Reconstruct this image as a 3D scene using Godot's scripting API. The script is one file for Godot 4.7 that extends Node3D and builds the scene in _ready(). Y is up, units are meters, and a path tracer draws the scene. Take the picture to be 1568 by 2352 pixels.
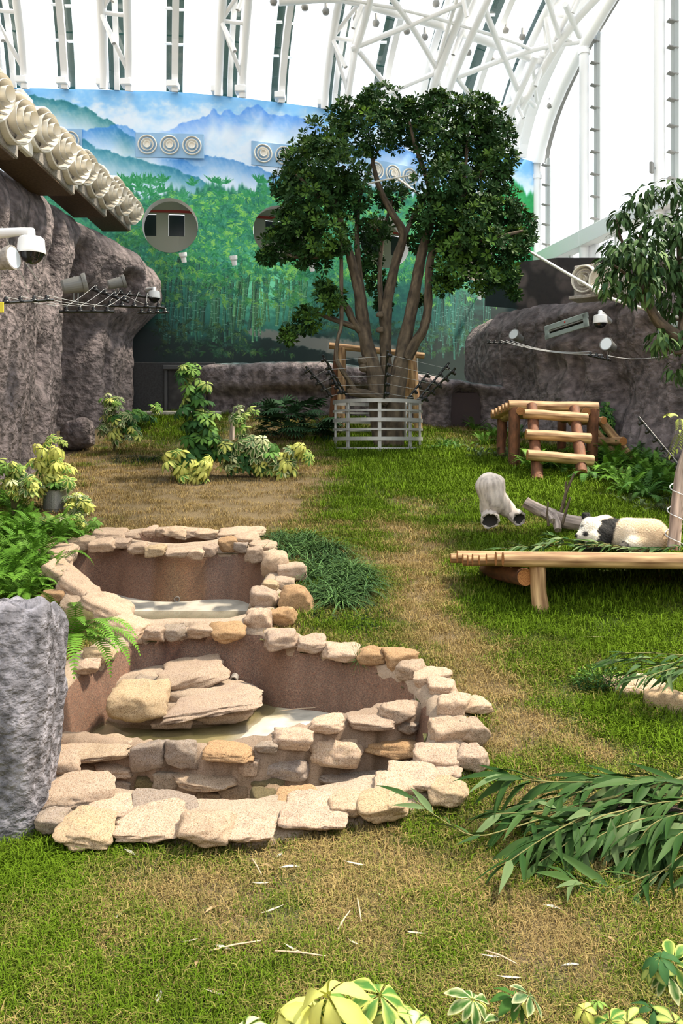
extends Node3D
# A panda house under a glass vault. Camera at the visitors' edge, looking level along -Z; metres.
const F := 1900.0      # focal length in pixels of the 1568 x 2352 frame
const HZ := 1020.0     # row of the horizon
const EYE := 2.6

var rng := RandomNumberGenerator.new()
var noise := FastNoiseLite.new()
var fine := FastNoiseLite.new()
var M := {}
var patches := []
var pool_low := PackedVector2Array()
var pool_mid := PackedVector2Array()
var pool_top := PackedVector2Array()
var rims := []
var ico_v := PackedVector3Array()
var ico_i := PackedInt32Array()
var ico2_v := PackedVector3Array()
var ico2_i := PackedInt32Array()
var ico3_v := PackedVector3Array()
var ico3_i := PackedInt32Array()


# ------------------------------------------------------------------ mesh builder
class MB:
	var v := PackedVector3Array()
	var uv := PackedVector2Array()
	var c := PackedColorArray()
	var ix := PackedInt32Array()

	func p(a: Vector3, u := Vector2.ZERO, k := Color.WHITE) -> int:
		v.append(a)
		uv.append(u)
		c.append(k)
		return v.size() - 1

	func t(a: int, b: int, d: int) -> void:
		ix.append(a)
		ix.append(b)
		ix.append(d)

	func q(a: int, b: int, d: int, e: int) -> void:
		t(a, b, d)
		t(a, d, e)

	func quad(a: Vector3, b: Vector3, d: Vector3, e: Vector3, k := Color.WHITE) -> void:
		q(p(a, Vector2(0, 0), k), p(b, Vector2(1, 0), k), p(d, Vector2(1, 1), k), p(e, Vector2(0, 1), k))

	func append(o: MB, xf: Transform3D, k := Color.WHITE) -> void:
		var base := v.size()
		v.append_array(xf * o.v)
		uv.append_array(o.uv)
		for a in o.c:
			c.append(a * k)
		for i in o.ix:
			ix.append(base + i)

	# faces are given counter-clockwise seen from outside; Godot wants clockwise
	func mesh(smooth := true, mat: Material = null, into: ArrayMesh = null, colors := true) -> ArrayMesh:
		var am := into if into else ArrayMesh.new()
		var arr := []
		arr.resize(Mesh.ARRAY_MAX)
		var nv := v
		var nuv := uv
		var nc := c
		var nix := PackedInt32Array()
		var nn := PackedVector3Array()
		if not smooth:
			nv = PackedVector3Array()
			nuv = PackedVector2Array()
			nc = PackedColorArray()
			for i in range(0, ix.size(), 3):
				var a := v[ix[i]]
				var b := v[ix[i + 1]]
				var d := v[ix[i + 2]]
				var n := (b - a).cross(d - a).normalized()
				for j in 3:
					nv.append(v[ix[i + j]])
					nuv.append(uv[ix[i + j]])
					nc.append(c[ix[i + j]])
					nn.append(n)
				nix.append(i)
				nix.append(i + 2)
				nix.append(i + 1)
		else:
			nn.resize(v.size())
			for i in range(0, ix.size(), 3):
				var ia := ix[i]
				var ib := ix[i + 1]
				var id := ix[i + 2]
				var n := (v[ib] - v[ia]).cross(v[id] - v[ia])
				nn[ia] += n
				nn[ib] += n
				nn[id] += n
				nix.append(ia)
				nix.append(id)
				nix.append(ib)
			for i in nn.size():
				nn[i] = nn[i].normalized() if nn[i].length_squared() > 1e-20 else Vector3.UP
		arr[Mesh.ARRAY_VERTEX] = nv
		arr[Mesh.ARRAY_NORMAL] = nn
		arr[Mesh.ARRAY_TEX_UV] = nuv
		if colors:
			arr[Mesh.ARRAY_COLOR] = nc
		arr[Mesh.ARRAY_INDEX] = nix
		am.add_surface_from_arrays(Mesh.PRIMITIVE_TRIANGLES, arr)
		if mat:
			am.surface_set_material(am.get_surface_count() - 1, mat)
		return am

	func tube(pts: Array, rad: Array, sides := 10, caps := true, k := Color.WHITE, vscale := 1.0, wob := 0.0) -> void:
		var n := Vector3.ZERO
		var prev := -1
		var along := 0.0
		for i in pts.size():
			var tan: Vector3 = (pts[mini(i + 1, pts.size() - 1)] - pts[maxi(i - 1, 0)]).normalized()
			if n == Vector3.ZERO:
				n = tan.cross(Vector3.UP if absf(tan.y) < 0.9 else Vector3.RIGHT).normalized()
			n = (n - tan * n.dot(tan)).normalized()
			var b := tan.cross(n)
			if i > 0:
				along += pts[i].distance_to(pts[i - 1])
			var first := v.size()
			for j in sides + 1:
				var a := TAU * j / sides
				var r: float = rad[mini(i, rad.size() - 1)]
				if wob > 0.0:
					r *= 1.0 + wob * (sin(a * 2.0 + i * 1.7) * 0.5 + sin(a * 3.0 + i * 0.9 + 1.0) * 0.5)
				p(pts[i] + (n * cos(a) + b * sin(a)) * r, Vector2(float(j) / sides, along * vscale), k)
			if prev >= 0:
				for j in sides:
					q(prev + j, prev + j + 1, first + j + 1, first + j)
			prev = first
			if caps and (i == 0 or i == pts.size() - 1):
				var m := p(pts[i], Vector2(0.5, 0.5), k)
				var ring := v.size()
				for j in sides + 1:
					p(v[first + j], Vector2(0.5 + 0.5 * cos(TAU * j / sides), 0.5 + 0.5 * sin(TAU * j / sides)), k)
				for j in sides:
					if i == 0:
						t(m, ring + j + 1, ring + j)
					else:
						t(m, ring + j, ring + j + 1)

	# a box with chamfered edges
	func box(xf: Transform3D, s: Vector3, ch := 0.01, k := Color.WHITE) -> void:
		var h := s * 0.5
		ch = minf(ch, minf(h.x, minf(h.y, h.z)) * 0.9)
		var id := {}
		for sx in [-1, 1]:
			for sy in [-1, 1]:
				for sz in [-1, 1]:
					for ax in 3:
						var o := Vector3(sx * (h.x - (0.0 if ax == 0 else ch)), sy * (h.y - (0.0 if ax == 1 else ch)), sz * (h.z - (0.0 if ax == 2 else ch)))
						id[[sx, sy, sz, ax]] = p(xf * o, Vector2(o.x + o.z, o.y + o.z * 0.5), k)
		for ax in 3:
			for s1 in [-1, 1]:
				var f := []
				for st in [[-1, -1], [1, -1], [1, 1], [-1, 1]]:
					var g := [0, 0, 0]
					g[ax] = s1
					g[(ax + 1) % 3] = st[0]
					g[(ax + 2) % 3] = st[1]
					f.append(id[[g[0], g[1], g[2], ax]])
				if s1 > 0:
					q(f[0], f[1], f[2], f[3])
				else:
					q(f[3], f[2], f[1], f[0])
		if ch <= 0.0:
			return
		for ax in 3:        # edges along ax between faces a1 and a2
			var a1 := (ax + 1) % 3
			var a2 := (ax + 2) % 3
			for s1 in [-1, 1]:
				for s2 in [-1, 1]:
					var f := []
					for e in [[-1, a1], [1, a1], [1, a2], [-1, a2]]:
						var g := [0, 0, 0]
						g[ax] = e[0]
						g[a1] = s1
						g[a2] = s2
						f.append(id[[g[0], g[1], g[2], e[1]]])
					if s1 * s2 > 0:
						q(f[3], f[2], f[1], f[0])
					else:
						q(f[0], f[1], f[2], f[3])
		for sx in [-1, 1]:
			for sy in [-1, 1]:
				for sz in [-1, 1]:
					if sx * sy * sz > 0:
						t(id[[sx, sy, sz, 0]], id[[sx, sy, sz, 1]], id[[sx, sy, sz, 2]])
					else:
						t(id[[sx, sy, sz, 0]], id[[sx, sy, sz, 2]], id[[sx, sy, sz, 1]])

	# profile of (radius, height) turned round the y axis of xf
	func lathe(xf: Transform3D, prof: Array, seg := 24, k := Color.WHITE) -> void:
		var prev := -1
		for i in prof.size():
			var first := v.size()
			for j in seg + 1:
				var a := TAU * j / seg
				p(xf * Vector3(prof[i].x * cos(a), prof[i].y, -prof[i].x * sin(a)), Vector2(float(j) / seg, float(i) / prof.size()), k)
			if prev >= 0:
				for j in seg:
					q(prev + j, prev + j + 1, first + j + 1, first + j)
			prev = first


# ------------------------------------------------------------------ naming
func tag(o, label: String, category: String, group := "", kind := ""):
	if label:
		o.set_meta("label", label)
	if category:
		o.set_meta("category", category)
	if group:
		o.set_meta("group", group)
	if kind:
		o.set_meta("kind", kind)
	return o


func thing(called: String, label: String, category: String, at := Vector3.ZERO, group := "") -> Node3D:
	var o := Node3D.new()
	o.name = called
	add_child(o, true)
	o.position = at
	tag(o, label, category, group)
	return o


func part(parent: Node, called: String, m: Mesh, mat: Material = null, xf := Transform3D(), label := "") -> MeshInstance3D:
	var o := MeshInstance3D.new()
	o.name = called
	o.mesh = m
	if mat:
		o.material_override = mat
	parent.add_child(o, true)
	o.transform = xf
	if label:
		o.set_meta("label", label)
	return o


func struct(called: String, m: Mesh, mat: Material = null, parent: Node = self) -> MeshInstance3D:
	var o := part(parent, called, m, mat)
	if parent == self:
		o.set_meta("kind", "structure")
	return o


func group_node(called: String) -> Node3D:
	var o := Node3D.new()
	o.name = called
	add_child(o, true)
	o.set_meta("kind", "structure")
	return o


# ------------------------------------------------------------------ places
func P(px: float, py: float, d: float) -> Vector3:
	return Vector3((px - 784.0) / F * d, EYE - (py - HZ) / F * d, -d)


func pix(p: Vector3) -> Vector2:
	return Vector2(784.0 + p.x / -p.z * F, HZ - (p.y - EYE) / -p.z * F)


const GP := [[-20.0, 0.0], [5.6, 0.0], [9.7, 0.63], [13.4, 1.22], [17.0, 1.88], [21.0, 2.51], [23.5, 3.2], [26.0, 3.58], [40.0, 4.4]]


func g(d: float) -> float:
	for i in range(1, GP.size()):
		if d <= GP[i][0]:
			var a = GP[i - 1]
			var b = GP[i]
			return lerpf(a[1], b[1], (d - a[0]) / (b[0] - a[0]))
	return 4.4


func base(x: float, d: float) -> float:
	return g(d) - 0.4 * smoothstep(0.5, 4.5, x) * smoothstep(21.5, 24.5, d) + 0.24 * exp(-(pow(x - 4.0, 2.0) + pow(d - 11.7, 2.0)) / 1.7)


# the lie of the land without the pools
func land(x: float, z: float) -> float:
	var d := -z
	return base(x, d) + 0.035 * noise.get_noise_2d(x * 22.0, z * 22.0) + 0.05 * noise.get_noise_2d(x * 6.0 + 40.0, z * 6.0) * clampf((d - 8.0) / 6.0, 0.0, 1.0)


# where the ray of a pixel meets the land, raised by lift
func G(px: float, py: float, lift := 0.0) -> Vector3:
	var lo := 3.0
	var hi := 30.0
	for i in 28:
		var mid := (lo + hi) * 0.5
		if EYE - (py - HZ) / F * mid > base((px - 784.0) / F * mid, mid) + lift:
			lo = mid
		else:
			hi = mid
	var r := P(px, py, lo)
	if lift == 0.0:
		r.y = land(r.x, r.z)
	return r


func on_land(x: float, z: float, lift := 0.0) -> Vector3:
	return Vector3(x, land(x, z) + lift, z)


func flat(p: Vector3) -> Vector2:
	return Vector2(p.x, p.z)


func in_pools(p: Vector2) -> bool:
	for poly in rims:
		if Geometry2D.is_point_in_polygon(p, poly):
			return true
	return false


func basis_y(dir: Vector3, roll := 0.0) -> Basis:      # y axis along dir
	var y := dir.normalized()
	var x := y.cross(Vector3.FORWARD if absf(y.z) < 0.95 else Vector3.RIGHT).normalized()
	var b := Basis(x, y, x.cross(y))
	return b * Basis(Vector3.UP, roll)


func curve(pts: Array, n: int) -> Array:      # Catmull-Rom through the points
	var out := []
	var segs := pts.size() - 1
	for i in n + 1:
		var f := float(i) / n * segs
		var k := mini(int(f), segs - 1)
		var a = pts[maxi(k - 1, 0)]
		var b = pts[k]
		var c = pts[k + 1]
		var d = pts[mini(k + 2, segs)]
		out.append(b.cubic_interpolate(c, a, d, f - k))
	return out


func radii(a: Array, n: int) -> Array:
	var out := []
	for i in n + 1:
		var f := float(i) / n * (a.size() - 1)
		var k := mini(int(f), a.size() - 2)
		out.append(lerpf(a[k], a[k + 1], f - k))
	return out


# ------------------------------------------------------------------ materials
func col(r: float, gg: float, b: float) -> Color:      # linear base colour to the sRGB that albedo_color wants
	return Color(r, gg, b).linear_to_srgb()


func noise_tex(freq: float, oct: int, ramp: Array, seed_ := 1, kind := FastNoiseLite.TYPE_SIMPLEX_SMOOTH, fractal := FastNoiseLite.FRACTAL_FBM, size := 512) -> NoiseTexture2D:
	var n := FastNoiseLite.new()
	n.noise_type = kind
	n.seed = seed_
	n.frequency = freq
	n.fractal_type = fractal
	n.fractal_octaves = oct
	var t := NoiseTexture2D.new()
	t.width = size
	t.height = size
	t.seamless = true
	t.noise = n
	if ramp.size():
		var gr := Gradient.new()
		var off := PackedFloat32Array()
		var cs := PackedColorArray()
		for r in ramp:
			off.append(r[0])
			cs.append(r[1] if r[1] is Color else Color(r[1], r[1], r[1]))
		gr.offsets = off
		gr.colors = cs
		t.color_ramp = gr
	return t


func mat(c: Color, rough := 0.8, tex: Texture2D = null, scale := 1.0, bump: Texture2D = null, bump_cm := 1.0, vcol := false) -> StandardMaterial3D:
	var m := StandardMaterial3D.new()
	m.albedo_color = c
	m.roughness = rough
	m.vertex_color_use_as_albedo = vcol
	if tex or bump:
		m.uv1_triplanar = true
		m.uv1_world_triplanar = true
		m.uv1_scale = Vector3.ONE * scale
		m.albedo_texture = tex
		if bump:
			m.heightmap_enabled = true
			m.heightmap_texture = bump
			m.heightmap_scale = bump_cm
	return m


func leaf_mat(rough := 0.45, back := 0.3) -> StandardMaterial3D:
	var m := StandardMaterial3D.new()
	m.vertex_color_use_as_albedo = true
	m.roughness = rough
	m.cull_mode = BaseMaterial3D.CULL_DISABLED
	m.backlight_enabled = true
	m.backlight = Color(back, back, back)
	return m


func speckle_image(size: int, base: Array, count: int, seed_: int) -> ImageTexture:
	var r := RandomNumberGenerator.new()
	r.seed = seed_
	var im := Image.create(size, size, false, Image.FORMAT_RGB8)
	im.fill(base[0])
	for i in count:
		var k: Color = base[r.randi_range(1, base.size() - 1)]
		var s := r.randi_range(1, 3)
		im.fill_rect(Rect2i(r.randi_range(0, size - 1), r.randi_range(0, size - 1), s, r.randi_range(1, 3)), k)
	return ImageTexture.create_from_image(im)


func grain_image(w: int, h: int, a: Color, b: Color, seed_: int, streak := 14.0, rings := false) -> ImageTexture:
	var im := Image.create(w, h, false, Image.FORMAT_RGB8)
	var n := FastNoiseLite.new()
	n.seed = seed_
	n.frequency = 0.02
	n.fractal_octaves = 4
	for y in h:
		for x in w:
			var f := 0.0
			if rings:
				var dx := (x + 0.5) / w - 0.5
				var dy := (y + 0.5) / h - 0.5
				var rr := sqrt(dx * dx + dy * dy) * 2.0
				f = 0.5 + 0.3 * sin(rr * 42.0 + 3.0 * n.get_noise_2d(x * 2.0, y * 2.0)) + 0.5 * n.get_noise_2d(x * 3.0, y * 3.0)
			else:
				var an := TAU * x / w
				f = 0.5 + 0.8 * n.get_noise_3d(cos(an) * w * 0.16 * 2.6, sin(an) * w * 0.16 * 2.6, minf(y, h - y) * 2.6 / streak)
			im.set_pixel(x, y, a.lerp(b, clampf(f, 0.0, 1.0)))
	return ImageTexture.create_from_image(im)


func uv_mat(tex: Texture2D, rough := 0.75, scale := Vector3.ONE, tint := Color.WHITE) -> StandardMaterial3D:
	var m := StandardMaterial3D.new()
	m.albedo_texture = tex
	m.albedo_color = tint
	m.roughness = rough
	m.uv1_scale = scale
	m.vertex_color_use_as_albedo = true
	return m


func materials() -> void:
	var grain := noise_tex(0.035, 5, [[0.0, 0.62], [0.5, 0.86], [1.0, 1.0]], 3)
	var fbm := noise_tex(0.02, 6, [[0.0, 0.0], [1.0, 1.0]], 5)
	var grit := noise_tex(0.16, 4, [[0.0, 0.5], [0.4, 0.8], [0.7, 0.92], [1.0, 1.0]], 9)
	var rocky := noise_tex(0.012, 6, [[0.0, 0.35], [0.45, 0.75], [0.75, 1.0], [1.0, 1.0]], 12)
	M.grain = grain
	M.fbm = fbm
	M.grit = grit
	M.rocky = rocky
	var speck := speckle_image(512, [Color(0.90, 0.87, 0.84), Color(1, 1, 1), Color(0.62, 0.56, 0.50), Color(0.80, 0.70, 0.60), Color(0.42, 0.36, 0.32), Color(0.96, 0.90, 0.84), Color(0.74, 0.68, 0.62)], 42000, 14)
	M.stone = []
	for c in [col(0.60, 0.485, 0.385), col(0.50, 0.41, 0.335), col(0.36, 0.315, 0.28), col(0.48, 0.33, 0.19), col(0.25, 0.19, 0.13), col(0.54, 0.44, 0.30), col(0.14, 0.12, 0.06)]:
		M.stone.append(mat(c, 0.95, speck, 1.3, null, 0.0, true))
	M.mortar = mat(col(0.52, 0.44, 0.36), 0.95, speck, 1.7, null, 0.0, true)
	M.concrete = mat(col(0.58, 0.53, 0.45), 0.85, noise_tex(0.012, 4, [[0.0, 0.78], [0.5, 0.92], [1.0, 1.0]], 41), 0.6, null, 0.0, true)
	var gran := speckle_image(512, [Color(0.50, 0.40, 0.35), Color(0.66, 0.44, 0.34), Color(0.24, 0.19, 0.18), Color(0.55, 0.46, 0.40), Color(0.70, 0.60, 0.53), Color(0.40, 0.30, 0.27)], 60000, 4)
	M.lining = mat(col(0.80, 0.76, 0.72), 0.6, gran, 0.9, null, 0.0, true)
	M.rock = mat(col(0.27, 0.22, 0.222), 0.9, rocky, 0.55, fbm, 6.0, true)
	M.boulder = mat(col(0.34, 0.325, 0.37), 0.85, rocky, 1.3, fbm, 3.0, true)
	M.log = uv_mat(grain_image(128, 256, Color(0.42, 0.29, 0.18), Color(0.86, 0.72, 0.54), 3), 0.7)
	M.bark = uv_mat(grain_image(128, 256, Color(0.26, 0.16, 0.10), Color(0.52, 0.33, 0.22), 8, 5.0), 0.8)
	M.cut = uv_mat(grain_image(128, 128, Color(0.50, 0.30, 0.14), Color(0.74, 0.52, 0.30), 2, 1.0, true), 0.8)
	M.trunk = uv_mat(grain_image(128, 256, Color(0.18, 0.145, 0.11), Color(0.46, 0.40, 0.32), 21, 3.0), 0.85)
	M.grey_wood = uv_mat(grain_image(128, 256, Color(0.40, 0.35, 0.33), Color(0.84, 0.77, 0.72), 31, 9.0), 0.8)
	M.white_metal = mat(col(0.88, 0.89, 0.91), 0.5)
	M.fin = mat(col(0.025, 0.06, 0.055), 0.9)
	M.fin.metallic_specular = 0.1
	M.cream = mat(col(0.76, 0.72, 0.64), 0.5)
	M.cream_dark = mat(col(0.42, 0.38, 0.34), 0.6, grain, 1.0)
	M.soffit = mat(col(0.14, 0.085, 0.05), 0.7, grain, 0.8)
	M.white = mat(col(0.82, 0.82, 0.82), 0.35)
	M.black = mat(col(0.012, 0.012, 0.013), 0.35)
	M.dome = mat(col(0.01, 0.01, 0.012), 0.06)
	M.grey_metal = mat(col(0.22, 0.22, 0.21), 0.45)
	M.glass_lens = mat(col(0.7, 0.75, 0.78), 0.1)
	M.alu = mat(col(0.42, 0.42, 0.41), 0.4)
	M.alu.metallic = 0.35
	M.steel = mat(col(0.46, 0.46, 0.46), 0.4, grain, 3.0)
	M.steel.metallic = 0.5
	M.wire = mat(col(0.5, 0.5, 0.5), 0.4)
	M.dark_door = mat(col(0.035, 0.035, 0.038), 0.6, grain, 0.7)
	M.maroon = mat(col(0.05, 0.032, 0.032), 0.8)
	M.beige = mat(col(0.55, 0.48, 0.40), 0.8)
	M.red = mat(col(0.5, 0.05, 0.04), 0.6)
	M.cable = mat(col(0.75, 0.74, 0.70), 0.5)
	M.yellow = mat(col(0.75, 0.62, 0.03), 0.5)
	M.glass = mat(Color(0.96, 0.98, 1.0, 0.05), 0.02)
	M.glass.transparency = BaseMaterial3D.TRANSPARENCY_ALPHA
	M.glass.cull_mode = BaseMaterial3D.CULL_DISABLED
	M.leaf = leaf_mat(0.55, 0.25)
	M.leaf.metallic_specular = 0.2
	M.soft_leaf = leaf_mat(0.55, 0.45)
	M.blade = leaf_mat(0.6, 0.4)
	M.blade.metallic_specular = 0.1
	M.soft_leaf.metallic_specular = 0.25
	M.dry = leaf_mat(0.8, 0.2)
	M.soil = mat(Color.WHITE, 1.0, noise_tex(0.06, 5, [[0.0, 0.45], [0.5, 0.8], [1.0, 1.0]], 17), 1.3, grit, 2.0, true)
	M.fur = mat(Color.WHITE, 0.95, noise_tex(0.09, 4, [[0.0, 0.75], [0.5, 0.95], [1.0, 1.0]], 19), 3.0, fbm, 1.0, true)
	M.hair = leaf_mat(0.9, 0.2)
	M.water = mat(Color(0.50, 0.47, 0.30, 0.25), 0.03)
	M.water.transparency = BaseMaterial3D.TRANSPARENCY_ALPHA


# ------------------------------------------------------------------ shapes
func icosphere(levels: int) -> Array:
	var t := (1.0 + sqrt(5.0)) / 2.0
	var vv := []
	for p in [[-1, t, 0], [1, t, 0], [-1, -t, 0], [1, -t, 0], [0, -1, t], [0, 1, t], [0, -1, -t], [0, 1, -t], [t, 0, -1], [t, 0, 1], [-t, 0, -1], [-t, 0, 1]]:
		vv.append(Vector3(p[0], p[1], p[2]).normalized())
	var f := [0, 11, 5, 0, 5, 1, 0, 1, 7, 0, 7, 10, 0, 10, 11, 1, 5, 9, 5, 11, 4, 11, 10, 2, 10, 7, 6, 7, 1, 8, 3, 9, 4, 3, 4, 2, 3, 2, 6, 3, 6, 8, 3, 8, 9, 4, 9, 5, 2, 4, 11, 6, 2, 10, 8, 6, 7, 9, 8, 1]
	for l in levels:
		var cache := {}
		var nf := []
		for i in range(0, f.size(), 3):
			var m := []
			for e in 3:
				var a: int = f[i + e]
				var b: int = f[i + (e + 1) % 3]
				var key := mini(a, b) * 100000 + maxi(a, b)
				if not cache.has(key):
					cache[key] = vv.size()
					vv.append(((vv[a] + vv[b]) * 0.5).normalized())
				m.append(cache[key])
			nf += [f[i], m[0], m[2], f[i + 1], m[1], m[0], f[i + 2], m[2], m[1], m[0], m[1], m[2]]
		f = nf
	return [PackedVector3Array(vv), PackedInt32Array(f)]


# an angular quarried stone: a rounded intersection of half spaces, roughened
func rock(size: Vector3, seed_: int, hard := 18.0, rough := 0.05, dirs := ico2_v, faces := ico2_i, extra := []) -> MB:
	var r := RandomNumberGenerator.new()
	r.seed = seed_ * 7919 + 13
	var planes := []
	for ax in 3:
		for s in [-1.0, 1.0]:
			var n := Vector3.ZERO
			n[ax] = s
			n += Vector3(r.randf_range(-0.22, 0.22), r.randf_range(-0.22, 0.22), r.randf_range(-0.22, 0.22))
			planes.append([n.normalized(), r.randf_range(0.86, 1.04)])
	for i in 8:
		var n := Vector3(r.randf_range(-1, 1), r.randf_range(-1, 1), r.randf_range(-1, 1)).normalized()
		planes.append([n, r.randf_range(0.92, 1.25)])
	planes += extra
	var m := MB.new()
	var off := Vector3(seed_ * 3.7, seed_ * 1.3, seed_ * 2.1)
	for d in dirs:
		var s := 0.0
		for pl in planes:
			var k: float = d.dot(pl[0])
			if k > 0.0:
				s += pow(k / pl[1], hard)
		var rad := pow(s, -1.0 / hard)
		var q: Vector3 = d * rad
		rad *= 1.0 + rough * 2.0 * noise.get_noise_3dv(q * 60.0 + off * 20.0) + rough * 1.1 * fine.get_noise_3dv(q * 30.0 + off) + rough * 0.8 * absf(noise.get_noise_3dv(q * 190.0 + off * 9.0))
		m.p(d * rad * size * 0.5, Vector2.ZERO, Color.WHITE * (1.0 + 0.35 * fine.get_noise_3dv(q * 14.0 + off)))
	m.ix = faces
	return m


# a lance-shaped leaf along +z from the origin, arching down by droop; three columns, edges lifted by fold
func leaf(l: float, w: float, droop := 0.2, fold := 0.15, segs := 4, k := Color.WHITE, edge := Color.WHITE, widest := 0.35, blunt := 1.0) -> MB:
	var m := MB.new()
	for i in segs + 1:
		var t := float(i) / segs
		var sh := pow(t / widest, 0.8) if t < widest else pow(maxf(0.0, 1.0 - (t - widest) / (1.0 - widest)), blunt)
		sh = maxf(sh, 0.06) if i < segs else 0.02
		var y := -droop * l * t * t
		var z := l * t * (1.0 - 0.35 * droop * t)
		for s in [-1.0, 0.0, 1.0]:
			m.p(Vector3(s * w * 0.5 * sh, y + absf(s) * fold * w * sh, z), Vector2(0.5 + 0.5 * s, t), edge if s != 0.0 else k)
		if i > 0:
			var b := (i - 1) * 3
			for s in 2:
				m.q(b + s, b + 3 + s, b + 4 + s, b + 1 + s)
	return m


func xf_dir(at: Vector3, dir: Vector3, up := Vector3.UP, s := 1.0) -> Transform3D:      # z axis along dir
	var z := dir.normalized()
	var u := up if absf(z.dot(up.normalized())) < 0.98 else Vector3.RIGHT
	var x := u.cross(z).normalized()
	return Transform3D(Basis(x, z.cross(x), z).scaled_local(Vector3.ONE * s), at)


func rand_dir() -> Vector3:
	while true:
		var v := Vector3(rng.randf_range(-1, 1), rng.randf_range(-1, 1), rng.randf_range(-1, 1))
		if v.length_squared() < 1.0 and v.length_squared() > 0.01:
			return v.normalized()
	return Vector3.UP


func multi(parent: Node, called: String, m: Mesh, mat_: Material, xs: Array, cs: Array = []) -> MultiMeshInstance3D:
	var mm := MultiMesh.new()
	mm.transform_format = MultiMesh.TRANSFORM_3D
	mm.use_colors = cs.size() > 0
	mm.mesh = m
	mm.instance_count = xs.size()
	for i in xs.size():
		mm.set_instance_transform(i, xs[i])
		if cs.size():
			mm.set_instance_color(i, cs[i])
	var o := MultiMeshInstance3D.new()
	o.name = called
	o.multimesh = mm
	o.material_override = mat_
	parent.add_child(o, true)
	o.set_meta("kind", "stuff")
	return o


# a log between two points: bark or peeled side, sawn ends
func log_mesh(a: Vector3, b: Vector3, r: float, side: Material, seed_ := 0, taper := 1.0, bend := 0.0) -> ArrayMesh:
	var m := MB.new()
	var cuts := MB.new()
	var n := 7
	var pts := []
	var rr := []
	var dirv := (b - a).normalized()
	for i in n + 1:
		var t := float(i) / n
		var k := noise.get_noise_2d(seed_ * 37.0 + t * 90.0, 5.0)
		pts.append(a.lerp(b, t) + Vector3(0, 1, 0) * sin(t * PI) * bend + Vector3(k, k * 0.6, k) * r * 0.12)
		rr.append(r * lerpf(1.0, taper, t) * (1.0 + 0.06 * k))
	pts.push_front(pts[0] - dirv * r * 0.06)
	rr.push_front(rr[0] * 0.93)
	pts.push_back(pts[-1] + dirv * r * 0.06)
	rr.push_back(rr[-1] * 0.93)
	m.tube(pts, rr, 14, false, Color.WHITE, 1.2)
	for e in [0, -1]:
		var c := MB.new()
		var o: Vector3 = pts[e]
		var dd := dirv if e == -1 else -dirv
		var bx := basis_y(dd)
		var mid := c.p(o + dd * 0.002, Vector2(0.5, 0.5))
		for j in 15:
			var an := TAU * j / 14
			c.p(o + bx * Vector3(cos(an), 0, -sin(an)) * rr[e] * 1.0, Vector2(0.5 + 0.5 * cos(an), 0.5 + 0.5 * sin(an)))
		for j in 14:
			c.t(mid, mid + 1 + j, mid + 2 + j)
		cuts.append(c, Transform3D())
	var am := m.mesh(true, side)
	return cuts.mesh(false, M.cut, am)


# ------------------------------------------------------------------ entry
func _ready() -> void:
	rng.seed = 20
	noise.seed = 4
	noise.frequency = 0.02
	noise.fractal_octaves = 4
	fine.seed = 11
	fine.frequency = 0.11
	fine.fractal_octaves = 3
	var cam := Camera3D.new()
	cam.name = "camera"
	cam.projection = Camera3D.PROJECTION_FRUSTUM
	cam.near = 0.1
	cam.far = 200.0
	cam.size = 2352.0 / F * 0.1
	cam.frustum_offset = Vector2(0, (HZ - 1176.0) / F * 0.1)
	cam.position = Vector3(0, EYE, 0)
	add_child(cam)
	cam.current = true
	var env := Environment.new()
	env.background_mode = Environment.BG_SKY
	var sky := Sky.new()
	var sm := ProceduralSkyMaterial.new()
	sm.sky_top_color = Color(0.93, 0.97, 1.0)
	sm.sky_horizon_color = Color(1.0, 1.0, 1.0)
	sm.ground_horizon_color = Color(0.86, 0.88, 0.88)
	sm.ground_bottom_color = Color(0.5, 0.52, 0.5)
	sky.sky_material = sm
	env.sky = sky
	env.background_energy_multiplier = 1.5
	env.tonemap_mode = Environment.TONE_MAPPER_LINEAR
	env.tonemap_exposure = 1.58
	env.sdfgi_enabled = true
	env.ssao_enabled = true
	env.ssil_enabled = true
	var we := WorldEnvironment.new()
	we.name = "world_environment"
	we.environment = env
	add_child(we)
	var sun := DirectionalLight3D.new()
	sun.name = "sun"
	sun.light_energy = 3.0
	sun.light_color = Color(1.0, 0.95, 0.86)
	sun.light_angular_distance = 6.0
	sun.shadow_enabled = true
	sun.sky_mode = DirectionalLight3D.SKY_MODE_LIGHT_ONLY
	add_child(sun)
	sun.look_at_from_position(Vector3.ZERO, -Vector3(0.52, 0.9, -0.12).normalized())

	var ic := icosphere(2)
	ico_v = ic[0]
	ico_i = ic[1]
	ic = icosphere(3)
	ico2_v = ic[0]
	ico2_i = ic[1]
	ic = icosphere(4)
	ico3_v = ic[0]
	ico3_i = ic[1]
	materials()
	patch_map()
	pool_outlines()
	terrain()
	left_wall()
	right_wall()
	back_ledge()
	mural_wall()
	vault()
	facade()
	hidden_walls()
	pools()
	boulders()
	air_units()
	diffusers()
	fittings()
	big_tree()
	tree_guard()
	log_gantry()
	climbing_frame()
	stump_and_log()
	panda_bench()
	panda()
	bamboo_heaps()
	side_tree()
	shrubs()
	ferns()
	low_plants()
	lawn()
	litter()


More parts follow.
